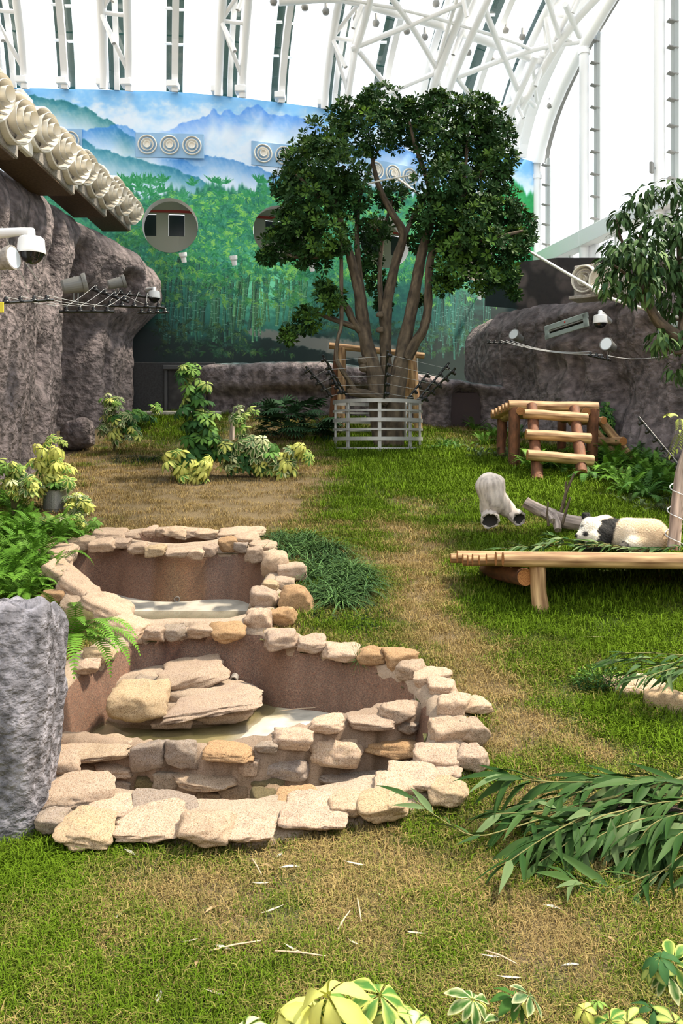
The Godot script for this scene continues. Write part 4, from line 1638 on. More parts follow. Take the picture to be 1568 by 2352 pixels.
# ------------------------------------------------------------------ air outlets
func louvre(r: float, depth: float) -> Array:      # [bowl, nested cones] opening along +y
	var body := MB.new()
	var I := Transform3D()
	body.lathe(I, [Vector2(r * 0.96, -depth), Vector2(r, -depth * 0.9), Vector2(r, 0.0), Vector2(r * 0.95, 0.03 * r), Vector2(r * 0.9, 0.0), Vector2(r * 0.84, -depth * 0.8)], 28)
	var cones := []
	for k in 3:
		var c := MB.new()
		var a := r * (0.74 - 0.22 * k)
		var up := r * (0.16 + 0.16 * k)
		c.lathe(I, [Vector2(a * 0.78, up - r * 0.5), Vector2(a, up), Vector2(a * 0.965, up + 0.01), Vector2(a * 0.72, up - r * 0.5)], 26)
		if k == 2:
			c.lathe(I, [Vector2(a * 0.75, up - r * 0.42), Vector2(0.0, up - r * 0.42)], 26)
		cones.append(c)
	return [body, cones]


func air_units() -> void:
	var lv := louvre(0.40, 0.3)
	var bm: ArrayMesh = lv[0].mesh(false)
	var cm := []
	for c in lv[1]:
		cm.append(c.mesh(true))
	var where := ["nearest the camera", "second from the camera", "third from the camera", "farthest, beside the painted wall"]
	var spots := [[-5.15, 12.2, 7.75], [-5.45, 16.0, 8.3], [-5.85, 19.8, 8.88], [-6.15, 23.4, 9.45]]
	for i in 4:
		var s = spots[i]
		var t := thing("air_unit", "bank of cream nested air nozzles above the left rock, " + where[i], "air vent", Vector3(s[0], s[2], -s[1]), "nozzle banks along the left wall")
		var b := MB.new()
		b.box(Transform3D(Basis(), Vector3(-0.6, 0.05, 0.0)), Vector3(0.85, 1.0, 2.9), 0.02)
		part(t, "housing", b.mesh(false), M.cream_dark)
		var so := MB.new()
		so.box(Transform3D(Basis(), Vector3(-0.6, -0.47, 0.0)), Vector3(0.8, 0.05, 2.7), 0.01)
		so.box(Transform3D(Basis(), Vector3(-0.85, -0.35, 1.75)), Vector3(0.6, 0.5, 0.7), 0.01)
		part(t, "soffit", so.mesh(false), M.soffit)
		for k in 3:
			var o := Vector3(0.05, 0.02, 0.95 - 0.95 * k)
			var bas := Basis(Vector3.BACK, -PI / 2 - 0.12) * Basis(Vector3.RIGHT, 0.0)
			var bas2 := Basis(Vector3.UP, -0.25) * bas
			var n := part(t, "nozzle", bm, M.cream, Transform3D(bas2, o))
			for c in 3:
				part(n, "nozzle_cone", cm[c], M.cream, Transform3D(Basis(), Vector3(0, 0.06, 0)))
		var cl := MB.new()
		cl.box(Transform3D(Basis(), Vector3(-0.18, 0.0, 1.3)), Vector3(0.14, 1.05, 0.5), 0.03)
		part(t, "end_collar", cl.mesh(false), M.cream)


func diffusers() -> void:
	var lv := louvre(0.30, 0.14)
	var bm: ArrayMesh = lv[0].mesh(false)
	var names := ["painted wall behind the air units", "painted sky above the leftmost round opening", "painted sky left of the tree crown", "wall behind the tree crown", "wall right of the tree crown"]
	var xs := [-9.25, -5.45, -1.9, 1.75, 5.15]
	var ys := [12.15, 12.08, 12.05, 11.95, 11.75]
	for i in 5:
		var t := thing("diffuser_panel", "panel of three ringed air diffusers on the " + names[i], "air vent", Vector3.ZERO, "diffuser panels on the painted wall")
		var x: float = xs[i]
		var pl := MB.new()
		var n := wall_normal(x)
		var sd := Vector3.UP.cross(n)
		var bas := Basis(sd, Vector3.UP, n)
		pl.box(Transform3D(bas, on_wall(x, ys[i], 0.0)), Vector3(2.15, 0.78, 0.06), 0.01)
		part(t, "plate", pl.mesh(false), mat(col(0.26, 0.44, 0.66), 0.6))
		for k in 3:
			var o := on_wall(x, ys[i], 0.1) + sd * (k - 1) * 0.7
			var b2 := Basis(sd, n, sd.cross(n))
			var d := part(t, "diffuser", bm, M.cream, Transform3D(b2, o))
			var dk := MB.new()
			dk.lathe(Transform3D(), [Vector2(0.26, -0.08), Vector2(0.0, -0.08)], 24)
			part(d, "diffuser_back", dk.mesh(false), M.black)
			var cn := MB.new()
			cn.lathe(Transform3D(), [Vector2(0.155, -0.07), Vector2(0.205, 0.0), Vector2(0.19, 0.005), Vector2(0.14, -0.07)], 24)
			part(d, "diffuser_cone", cn.mesh(false), M.cream)
			var c3 := MB.new()
			c3.lathe(Transform3D(), [Vector2(0.07, -0.07), Vector2(0.115, 0.03), Vector2(0.10, 0.03), Vector2(0.06, -0.02), Vector2(0.0, -0.025)], 24)
			part(d, "diffuser_cone", c3.mesh(false), M.cream)
	var t := thing("diffuser_panel", "pair of large round air nozzles on a bracket above the right rock wall", "air vent", Vector3.ZERO)
	var lv2 := louvre(0.34, 0.3)
	for k in 2:
		var o := P(1338 + 42 * k, 640 + 3 * k, 20.6 - 0.8 * k)
		var dirv := Vector3(-0.8, -0.1, 0.75).normalized()
		var d := part(t, "diffuser", lv2[0].mesh(false), M.cream, Transform3D(basis_y(dirv), o))
		for c in lv2[1]:
			part(d, "diffuser_cone", c.mesh(true), M.cream, Transform3D(Basis(), Vector3(0, -0.12, 0)))
	var br := MB.new()
	br.box(Transform3D(Basis(Vector3.UP, -0.6), P(1366, 642, 20.45) + Vector3(0.2, 0, -0.15)), Vector3(1.3, 0.85, 0.3), 0.03)
	br.box(Transform3D(Basis(Vector3.UP, -0.6), P(1366, 675, 20.4) + Vector3(0.15, -0.08, 0)), Vector3(1.4, 0.08, 0.7), 0.01)
	part(t, "mount", br.mesh(false), M.cream_dark)


# ------------------------------------------------------------------ fittings on the walls
func dome_camera(at: Vector3, r: float, arm_to: Vector3, label: String) -> void:
	var t := thing("dome_camera", label, "camera", at, "white dome security cameras")
	var h := MB.new()
	h.lathe(Transform3D(), [Vector2(r * 1.0, -0.1 * r), Vector2(r * 1.04, 0.0), Vector2(r, 0.12 * r), Vector2(r * 0.93, 0.95 * r), Vector2(r * 0.8, 1.1 * r), Vector2(r * 0.3, 1.18 * r), Vector2(0.0, 1.18 * r)], 28)
	part(t, "housing", h.mesh(true), M.white)
	var d := MB.new()
	d.lathe(Transform3D(), [Vector2(0, -0.85 * r), Vector2(0.3 * r, -0.8 * r), Vector2(0.6 * r, -0.62 * r), Vector2(0.8 * r, -0.38 * r), Vector2(0.88 * r, -0.1 * r), Vector2(0.96 * r, -0.08 * r)], 24)
	part(t, "dome", d.mesh(true), M.dome)
	var a := MB.new()
	var end := arm_to - at
	a.tube([Vector3(0, 1.1 * r, 0), Vector3(0, 1.5 * r, 0), Vector3(0, 1.6 * r, 0).lerp(end, 0.25), end], [0.3 * r, 0.34 * r, 0.3 * r, 0.42 * r], 12)
	part(t, "arm", a.mesh(true), M.white)


func floodlight(at: Vector3, dirv: Vector3, r: float, l: float, label: String, body: Material, tail := Vector3.ZERO) -> void:
	var t := thing("floodlight", label, "light", at, "floodlights")
	var b := MB.new()
	var bs := basis_y(dirv)
	b.lathe(Transform3D(bs, Vector3.ZERO), [Vector2(0, -l), Vector2(r * 0.62, -l), Vector2(r * 0.74, -l * 0.9), Vector2(r * 0.86, -l * 0.15), Vector2(r, -l * 0.12), Vector2(r * 1.06, 0.0), Vector2(r * 1.06, r * 0.16), Vector2(r * 0.94, r * 0.16), Vector2(r * 0.9, 0.0)], 22)
	part(t, "housing", b.mesh(false), body)
	var g_ := MB.new()
	g_.lathe(Transform3D(bs, Vector3.ZERO), [Vector2(r * 0.92, 0.02), Vector2(0.0, 0.02)], 22)
	part(t, "lens", g_.mesh(false), M.glass_lens)
	var y := MB.new()
	var k := bs * Vector3(1, 0, 0)
	y.tube([bs * Vector3(r * 0.95, -l * 0.4, 0), bs * Vector3(r * 0.9, -l * 0.4, 0) + Vector3(0, -r * 1.3, 0), Vector3(0, -r * 1.5, 0) + bs * Vector3(0, -l * 0.5, 0) + tail, bs * Vector3(-r * 0.9, -l * 0.4, 0) + Vector3(0, -r * 1.3, 0), bs * Vector3(-r * 0.95, -l * 0.4, 0)], [r * 0.09], 6)
	part(t, "yoke", y.mesh(true), body)


# a dark rod carrying insulators, one part each
func insulator_rod(a: Vector3, b: Vector3, n: int, r: float, label: String, up := Vector3.UP, grp := "insulated wire rods") -> Array:
	var t := thing("insulator_rod", label, "fence rod", a, grp)
	var rod := MB.new()
	rod.tube([Vector3.ZERO, b - a], [r], 8)
	part(t, "rod", rod.mesh(true), M.black)
	var ins := MB.new()
	var s := r * 1.0
	ins.lathe(Transform3D(), [Vector2(s * 2.4, 0.0), Vector2(s * 2.6, s), Vector2(s * 1.2, s * 1.6), Vector2(s * 1.9, s * 2.2), Vector2(s * 1.1, s * 3.0), Vector2(s * 1.4, s * 3.8), Vector2(0, s * 4.4)], 12)
	var im := ins.mesh(true)
	var tips := []
	for i in n:
		var q := (b - a) * (i + 0.5) / n
		part(t, "insulator", im, M.black, Transform3D(basis_y(up), q))
		tips.append(a + q + up.normalized() * s * 4.0)
	return tips


func wires(called: String, label: String, pairs: Array, r: float, sag := 0.0) -> void:
	var t := thing(called, label, "wire", Vector3.ZERO)
	for e in pairs:
		var m := MB.new()
		var pts := []
		for i in 7:
			var f := i / 6.0
			pts.append(e[0].lerp(e[1], f) - Vector3(0, sag * 4.0 * f * (1.0 - f), 0))
		m.tube(pts, [r], 5, false)
		part(t, "strand", m.mesh(true), M.wire)


func fittings() -> void:
	dome_camera(P(72, 580, 9.0), 0.148, P(-20, 538, 9.3), "large white dome camera on an arm at the left edge, nearest of the dome cameras")
	dome_camera(P(354, 684, 23.6), 0.172, P(330, 668, 24.3), "small white dome camera at the far end of the left rock wall")
	dome_camera(P(1378, 741, 19.6), 0.165, P(1400, 738, 20.4), "white dome camera on the right rock wall beside the slot vent")
	floodlight(P(28, 592, 8.8), Vector3(0.93, 0.12, 0.25), 0.125, 0.42, "grey floodlight cut by the left edge below the large dome camera", M.cream_dark)
	floodlight(P(196, 650, 16.5), Vector3(0.95, 0.24, -0.28), 0.19, 0.46, "larger olive grey floodlight over the dark recess in the left wall", M.grey_metal)
	floodlight(P(286, 646, 20.6), Vector3(0.95, 0.28, -0.25), 0.16, 0.42, "smaller olive grey floodlight farther along the left wall", M.grey_metal)
	floodlight(P(1180, 768, 22.9), Vector3(-0.72, 0.35, 0.7), 0.15, 0.36, "grey floodlight with a bright lens on the left end of the right rock wall", M.grey_metal)
	floodlight(P(1392, 790, 19.2), Vector3(-0.7, 0.2, 0.7), 0.15, 0.34, "grey floodlight with a bright lens on the right rock wall under the dome camera", M.grey_metal)
	var names := ["below the leftmost round opening", "on the painted bamboo between the two left openings", "on the painted wall beside the tree crown's left branches", "on the dark right end of the painted wall"]
	var at := [[421, 591], [537, 598], [716, 612], [1103, 678]]
	for i in 4:
		var x := P(at[i][0], at[i][1], 27.0).x
		for k in 4:
			x = (at[i][0] - 784.0) / F * (dw(x) - 0.4)
		var d := dw(x) - 0.4
		var t := thing("wall_lamp", "small white spotlight fixed " + names[i], "light", P(at[i][0], at[i][1], d), "white spotlights on the painted wall")
		var m := MB.new()
		var tl := Basis(Vector3.FORWARD, -0.12 if i < 3 else 0.3) * Basis(Vector3.RIGHT, 0.25)
		m.lathe(Transform3D(tl, Vector3.ZERO), [Vector2(0, -0.16), Vector2(0.075, -0.16), Vector2(0.085, -0.02), Vector2(0.10, 0.0), Vector2(0.12, 0.04), Vector2(0.125, 0.15), Vector2(0.0, 0.15)], 18)
		part(t, "housing", m.mesh(false), M.white)
		var st := MB.new()
		st.tube([Vector3(0, -0.02, 0), Vector3(-0.08, -0.02, -0.2), Vector3(-0.08, 0, -0.45)], [0.03], 8)
		part(t, "stem", st.mesh(true), M.white)
	# slot vents let into the right rock wall
	for e in [[[1252, 766], [1350, 734], 21.9, 20.75, "pale metal slot vent set at a slant in the right rock wall"], [[1512, 772], [1580, 752], 18.1, 17.2, "pale metal slot vent partly hidden by the tree at the right edge"]]:
		var a := P(e[0][0], e[0][1], e[2])
		var b := P(e[1][0], e[1][1], e[3])
		var t := thing("slot_vent", e[4], "air vent", (a + b) * 0.5)
		var x := (b - a).normalized()
		var n := x.cross(Vector3.UP).normalized()
		if n.z < 0:
			n = -n
		var bas := Basis(x, n.cross(x), n)
		var l := a.distance_to(b)
		var m := MB.new()
		m.box(Transform3D(bas, Vector3(0, 0.12, 0)), Vector3(l, 0.14, 0.06), 0.01)
		m.box(Transform3D(bas, Vector3(0, -0.11, 0)), Vector3(l, 0.12, 0.06), 0.01)
		for s in [-1, 1]:
			m.box(Transform3D(bas, bas * Vector3(s * l * 0.45, 0, 0)), Vector3(l * 0.1, 0.34, 0.06), 0.01)
		part(t, "plate", m.mesh(false), mat(col(0.30, 0.36, 0.35), 0.4))
		var k := MB.new()
		k.box(Transform3D(bas, bas * Vector3(0, 0.01, -0.06)), Vector3(l * 0.9, 0.12, 0.03), 0.0)
		part(t, "slot", k.mesh(false), M.black)
		var bl := MB.new()
		bl.box(Transform3D(bas, bas * Vector3(0, 0.02, 0.0)), Vector3(l * 0.8, 0.03, 0.05), 0.005)
		part(t, "louvre", bl.mesh(false), M.grey_metal)
		var dot := MB.new()
		dot.lathe(Transform3D(bas * Basis(Vector3.RIGHT, PI / 2), bas * Vector3(0, 0.12, 0.033)), [Vector2(0.025, 0), Vector2(0.02, 0.012), Vector2(0, 0.015)], 10)
		part(t, "indicator", dot.mesh(true), M.red)
	# rods and wires under the left wall
	var r1 := insulator_rod(P(-40, 698, 9.5), P(122, 689, 11.0), 5, 0.017, "black insulator rod reaching in from the left edge, nearest of the wall rods")
	var r2 := insulator_rod(P(136, 716, 14.5), P(262, 716, 14.5), 4, 0.024, "lowest level black insulator rod crossing the recess in the left wall")
	var r3 := insulator_rod(P(208, 664, 17.0), P(296, 694, 17.0), 4, 0.028, "sloping black insulator rod between the two floodlights of the left wall")
	var r4 := insulator_rod(P(238, 702, 17.5), P(378, 707, 17.5), 5, 0.026, "long level black insulator rod ending below the far dome camera")
	var r5 := insulator_rod(P(268, 674, 20.5), P(348, 684, 20.5), 4, 0.026, "short black insulator rod just left of the far dome camera")
	var r6 := insulator_rod(P(316, 719, 18.5), P(388, 718, 18.5), 4, 0.024, "black insulator rod with white studs, farthest along the left wall")
	wires("fence_wires", "bundle of thin steel fence wires strung along the left rock wall", [[r1[1], r2[0]], [r1[2], r2[1]], [r1[3], r2[2]], [r1[4], r2[3]], [r2[0], r3[0]], [r2[1], r3[1]], [r2[2], r3[2]], [r2[3], r3[3]], [r4[0], r5[0]], [r4[1], r5[1]], [r4[2], r5[2]], [r4[3], r5[3]], [r3[3], r6[2]]], 0.0045, 0.02)
	wires("stay_wires", "two thin slanting stay wires in front of the left rock wall", [[P(4, 520, 9.4), P(66, 672, 10.0)], [P(40, 575, 10.5), P(92, 652, 11.0)]], 0.006)
	var r7 := insulator_rod(P(1118, 788, 22.8), P(1180, 789, 22.8), 5, 0.02, "pale studded insulator rod in front of the dark end of the painted wall")
	var r8 := insulator_rod(P(1350, 816, 19.4), P(1402, 828, 18.9), 4, 0.024, "short dark insulator rod on the right rock wall")
	wires("fence_wires", "thin wires running across the face of the right rock wall", [[r7[4], r8[0]], [r7[3], r8[1]], [r7[2], r8[2]], [r8[3], P(1568, 806, 17.5)]], 0.008, 0.12)
	var cb := MB.new()
	cb.tube(curve([P(905, 405, 22.5), P(1000, 470, 22.0), P(1150, 540, 21.5), P(1230, 586, 21.0), P(1340, 650, 19.6), P(1400, 684, 19.0), P(1490, 712, 18.5), P(1600, 738, 18.2)], 28), [0.036], 8)
	var c := thing("hose", "white hose slung from the tree crown down across the right rock wall", "hose", Vector3.ZERO)
	part(c, "hose_run", cb.mesh(true), M.cable)
	var hp := MB.new()
	hp.tube(curve([P(760, 448, 21.0), P(800, 440, 20.8), P(860, 418, 20.6), P(960, 400, 20.5)], 12), [0.022], 8)
	part(c, "hose_run", hp.mesh(true), M.cable)
	var ys := MB.new()
	ys.box(Transform3D(Basis(), P(-3, 706, 9.6)), Vector3(0.12, 0.12, 0.012), 0.004)
	var sg := thing("sign", "small yellow warning tag hanging at the left edge on the wall rod", "sign", Vector3.ZERO)
	part(sg, "plate", ys.mesh(false), M.yellow)


# ------------------------------------------------------------------ the big tree
func big_tree() -> void:
	var t := thing("tree", "tall multi-stemmed evergreen tree inside the metal ring guard", "tree", Vector3.ZERO)
	var D := 21.0
	var stems := [
		[[[880, 1040, 0], [868, 914, 0], [855, 838, 0], [839, 780, 0], [832, 736, 0], [823, 669, -0.1], [810, 611, -0.2], [797, 566, -0.3], [783, 521, -0.3], [776, 440, -0.3], [790, 380, -0.4]], [0.25, 0.24, 0.2, 0.17, 0.16, 0.135, 0.115, 0.1, 0.09, 0.06, 0.03]],
		[[[845, 770, 0.3], [838, 720, 0.35], [828, 646, 0.4], [819, 535, 0.4], [830, 440, 0.3], [870, 340, 0.2]], [0.1, 0.09, 0.08, 0.07, 0.05, 0.03]],
		[[[832, 765, 0], [812, 740, -0.1], [797, 708, -0.2], [785, 695, -0.2]], [0.12, 0.1, 0.09, 0.08]],
		[[[823, 754, 0], [790, 742, -0.2], [752, 729, -0.3], [720, 715, -0.3]], [0.09, 0.07, 0.06, 0.03]],
		[[[885, 925, -0.3], [855, 908, -0.5], [810, 901, -0.6], [806, 896, -0.6]], [0.13, 0.11, 0.11, 0.1]],
		[[[815, 900, -0.6], [800, 872, -0.7], [783, 847, -0.8], [772, 820, -0.8], [776, 775, -0.8], [783, 749, -0.7], [784, 669, -0.7], [783, 570, -0.6], [779, 512, -0.5], [760, 420, -0.5]], [0.075, 0.065, 0.055, 0.05, 0.045, 0.05, 0.05, 0.045, 0.04, 0.02]],
		[[[895, 1040, 0.2], [890, 914, 0.2], [886, 825, 0.2], [886, 736, 0.2], [890, 691, 0.2], [908, 602, 0.2], [926, 539, 0.2], [900, 490, 0.1], [868, 423, 0], [850, 340, 0]], [0.22, 0.18, 0.15, 0.15, 0.14, 0.12, 0.11, 0.09, 0.07, 0.03]],
		[[[886, 780, 0.2], [876, 720, 0.3], [872, 624, 0.4], [880, 540, 0.5], [900, 460, 0.6]], [0.09, 0.08, 0.06, 0.05, 0.03]],
		[[[905, 1040, -0.1], [908, 914, -0.1], [922, 825, -0.1], [939, 736, -0.1], [957, 646, -0.1], [966, 593, -0.1], [980, 539, -0.1], [995, 470, 0], [970, 380, 0], [953, 335, 0], [940, 280, 0]], [0.26, 0.24, 0.19, 0.16, 0.14, 0.13, 0.11, 0.09, 0.06, 0.05, 0.03]],
		[[[935, 822, -0.2], [955, 785, -0.3], [971, 758, -0.4], [982, 713, -0.4], [984, 646, -0.4], [993, 579, -0.4], [1024, 548, -0.4], [1051, 521, -0.4], [1065, 420, -0.3], [1075, 300, 0]], [0.14, 0.13, 0.12, 0.11, 0.1, 0.1, 0.09, 0.08, 0.06, 0.03]],
		[[[800, 570, -0.3], [760, 585, -0.5], [700, 592, -0.6], [655, 585, -0.6]], [0.08, 0.07, 0.05, 0.03]],
		[[[1000, 575, -0.4], [1060, 560, -0.7], [1140, 545, -0.8], [1200, 530, -0.8]], [0.08, 0.07, 0.05, 0.03]],
		[[[780, 500, -0.3], [730, 450, -0.7], [680, 400, -0.8]], [0.07, 0.05, 0.03]],
		[[[1060, 450, -0.3], [1120, 380, -0.2], [1150, 330, 0]], [0.06, 0.045, 0.025]],
		[[[926, 545, 0.2], [960, 480, 0.8], [1010, 400, 1.0]], [0.08, 0.06, 0.03]]]
	for s in stems:
		var pts := []
		for q in s[0]:
			pts.append(P(q[0], q[1], D + q[2]))
		var n: int = (pts.size() - 1) * 4
		var m := MB.new()
		m.tube(curve(pts, n), radii(s[1], n), 12, true, Color.WHITE, 0.5, 0.1)
		part(t, "trunk" if s[1][0] > 0.13 else "branch", m.mesh(true), M.trunk)
	for kn in [[836, 830, 0.15], [834, 845, 0.13], [872, 722, 0.1], [872, 757, 0.1], [926, 838, 0.08], [808, 892, 0.09]]:
		var k := rock(Vector3(1, 1, 1) * kn[2] * 2.0, int(kn[0]), 3.0, 0.1)
		part(t, "knot", k.mesh(true), M.trunk, Transform3D(Basis(), P(kn[0], kn[1], D - 0.05)))
	var blobs := [[880, 235, 46, 0], [840, 232, 22, -0.5], [1010, 262, 56, 0.3], [1090, 270, 56, 0.2], [1140, 302, 44, 0], [795, 268, 42, 0], [850, 300, 56, -0.6], [930, 290, 60, 0.5], [750, 322, 55, -0.4], [1010, 330, 66, -0.2], [1080, 345, 66, 0.6], [1145, 368, 42, -0.4], [700, 372, 55, 0], [780, 385, 66, -0.9],
		[665, 428, 44, 0.2], [720, 450, 64, -0.7], [1020, 425, 66, -0.8], [1100, 430, 64, -0.2], [1150, 415, 30, 0.3], [805, 450, 55, -0.2], [640, 562, 40, -0.4], [680, 525, 58, -0.5], [755, 540, 55, -0.9], [1000, 500, 56, -0.6], [1080, 505, 66, -0.7], [1150, 480, 52, 0], [1190, 512, 38, 0.2],
		[860, 530, 42, 0.5], [900, 450, 36, 0.8], [1050, 560, 55, -0.9], [1120, 572, 55, -0.7], [1180, 562, 42, -0.3], [1040, 618, 42, -0.9], [1110, 638, 40, -0.8], [1165, 635, 28, -0.5], [612, 588, 20, -0.4], [850, 600, 34, 0.8], [872, 655, 34, 0.9], [1213, 545, 16, 0],
		[765, 690, 32, -0.6], [705, 735, 34, -0.5], [662, 772, 20, -0.5], [745, 662, 22, -0.4], [1182, 672, 14, -0.4], [700, 590, 26, -0.5], [1015, 655, 24, -0.7], [740, 600, 20, -0.4], [880, 700, 18, 0.7], [955, 690, 14, 0.3], [1000, 230, 24, 0], [940, 250, 30, 0.3], [1115, 240, 20, 0.2], [665, 500, 30, -0.3], [960, 560, 26, 0.6]]
	var ros := MB.new()         # a rosette of seven glossy leaves facing +y
	var lf := leaf(0.145, 0.062, 0.12, 0.12, 3, Color(1, 1, 1), Color(0.85, 0.9, 0.85), 0.6, 0.6)
	for i in 7:
		var a := TAU * i / 7.0 + 0.3 * (i % 2)
		var dirv := Vector3(cos(a), 0.55 + 0.25 * (i % 3), sin(a))
		ros.append(lf, xf_dir(Vector3(cos(a), 0.1, sin(a)) * 0.02, dirv), Color.WHITE * (0.8 + 0.12 * (i % 4)))
	var rm := ros.mesh(true)
	var xs := []
	for b in blobs:
		var r: float = b[2] * D / F
		var c := P(b[0], b[1], D + b[3])
		var n := int(14.0 + 400.0 * r * r)
		for i in n:
			var u := rand_dir()
			var rad := r * pow(rng.randf(), 0.28) * rng.randf_range(0.85, 1.14)
			var at := c + u * rad * Vector3(1.0, 0.92, 1.1)
			var up := (u + Vector3(0, 0.55, 0.15) + rand_dir() * 0.6).normalized()
			var xf := Transform3D(basis_y(up, rng.randf() * TAU).scaled_local(Vector3.ONE * rng.randf_range(0.75, 1.25)), at)
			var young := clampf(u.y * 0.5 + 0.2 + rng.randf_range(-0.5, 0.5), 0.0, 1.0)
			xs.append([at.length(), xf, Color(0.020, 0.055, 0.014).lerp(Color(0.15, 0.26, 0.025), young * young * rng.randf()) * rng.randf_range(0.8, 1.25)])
	xs.sort_custom(func(p, q): return p[0] < q[0])
	var rest := []
	var cs := []
	var tints := []
	for k in 5:
		var mm := MB.new()
		mm.append(ros, Transform3D(), Color(0.024, 0.055, 0.016).lerp(Color(0.085, 0.17, 0.025), k / 5.0))
		tints.append(mm.mesh(true))
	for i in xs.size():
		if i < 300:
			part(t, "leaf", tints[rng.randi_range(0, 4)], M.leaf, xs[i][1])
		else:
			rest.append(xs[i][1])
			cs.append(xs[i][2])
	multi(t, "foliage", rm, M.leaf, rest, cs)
	# two fronts of moss and soil at the foot
	var soil := rock(Vector3(1.9, 0.5, 1.9), 3, 3.0, 0.05)
	part(t, "root_mound", soil.mesh(true), M.soil, Transform3D(Basis(), on_land(P(870, 1028, D).x, -D, -0.2)))


func tree_guard() -> void:
	var D := 21.0
	var c := on_land(P(867, 1028, D).x, -D)
	c.y = EYE - (1026.0 - HZ) / F * D
	var t := thing("tree_guard", "round silvery metal guard rail of flat bands enclosing the tree trunks", "fence", c)
	var R := 1.14
	var top := 104.0 / F * D
	for i in 6:
		var y := top * (1.0 - i / 5.0) - 0.03
		var m := MB.new()
		var n := 48
		for k in n + 1:
			var a := TAU * k / n
			for e in [[R, -0.045], [R, 0.045], [R - 0.02, 0.045], [R - 0.02, -0.045]]:
				var q: float = e[1] * (1.0 if i % 2 == 0 else 0.55)
				m.p(Vector3(cos(a) * e[0], y + q, -sin(a) * e[0]))
			if k > 0:
				var b := (k - 1) * 4
				for j in 4:
					m.q(b + j, b + 4 + j, b + 4 + (j + 1) % 4, b + (j + 1) % 4)
		part(t, "band", m.mesh(false), M.alu)
	for k in 8:
		var a := TAU * (k + 0.5) / 8.0 - 0.0
		if k >= 0:
			a = -PI / 2 + TAU * k / 8.0
		var p := MB.new()
		p.box(Transform3D(Basis(Vector3.UP, a), Vector3(cos(a), 0, -sin(a)) * (R - 0.07) + Vector3(0, top * 0.5 - 0.06, 0)), Vector3(0.06, top + 0.12, 0.09), 0.008)
		part(t, "post", p.mesh(false), M.alu)
	var e := [[[763, 912], [702, 842], "leftmost", -0.9], [[795, 908], [741, 815], "second from the left", -1.1], [[882, 915], [890, 805], "upright middle", -1.2], [[936, 916], [984, 855], "third from the right", 0.3], [[958, 920], [1031, 833], "second from the right", 0.0], [[968, 922], [1046, 845], "rightmost", -0.9], [[786, 905], [754, 850], "short inner", 0.3]]
	var all := []
	for q in e:
		var a := P(q[0][0], q[0][1], D + q[3])
		var b := P(q[1][0], q[1][1], D + q[3] * 1.5)
		var up := (b - a).cross(Vector3(0, 0, 1)).normalized()
		if up.y < 0:
			up = -up
		all.append(insulator_rod(a, b, 5, 0.028, q[2] + " slanting black insulator rod fixed to the tree guard", -up, "insulator rods on the tree guard"))
	var pairs := []
	for k in 5:
		pairs += [[all[0][k], all[1][k]], [all[1][k], all[2][k]], [all[2][k], all[4][k]], [all[4][k], all[5][k]]]
	wires("fence_wires", "thin wires strung between the insulator rods round the tree", pairs, 0.004)


func log_thing(t: Node3D, called: String, a: Vector3, b: Vector3, r: float, m: Material, s: int, taper := 1.0) -> void:
	part(t, called, log_mesh(a, b, r, m, s, taper))


func log_gantry() -> void:
	var t := thing("log_gantry", "peeled log gantry with a crossbar standing behind the big tree", "climbing frame", Vector3.ZERO)
	var D := 22.6
	log_thing(t, "crossbar", P(756, 794, D), P(974, 817, D), 0.085, M.log, 1)
	log_thing(t, "post", P(785, 800, D), P(783, 990, D), 0.11, M.log, 2)
	log_thing(t, "post", P(776, 800, D + 0.5), P(762, 990, D + 0.9), 0.11, M.bark, 3)
	log_thing(t, "post", P(947, 818, D), P(961, 990, D), 0.11, M.log, 4)
	log_thing(t, "post", P(943, 822, D + 0.4), P(932, 990, D + 0.9), 0.11, M.log, 5)


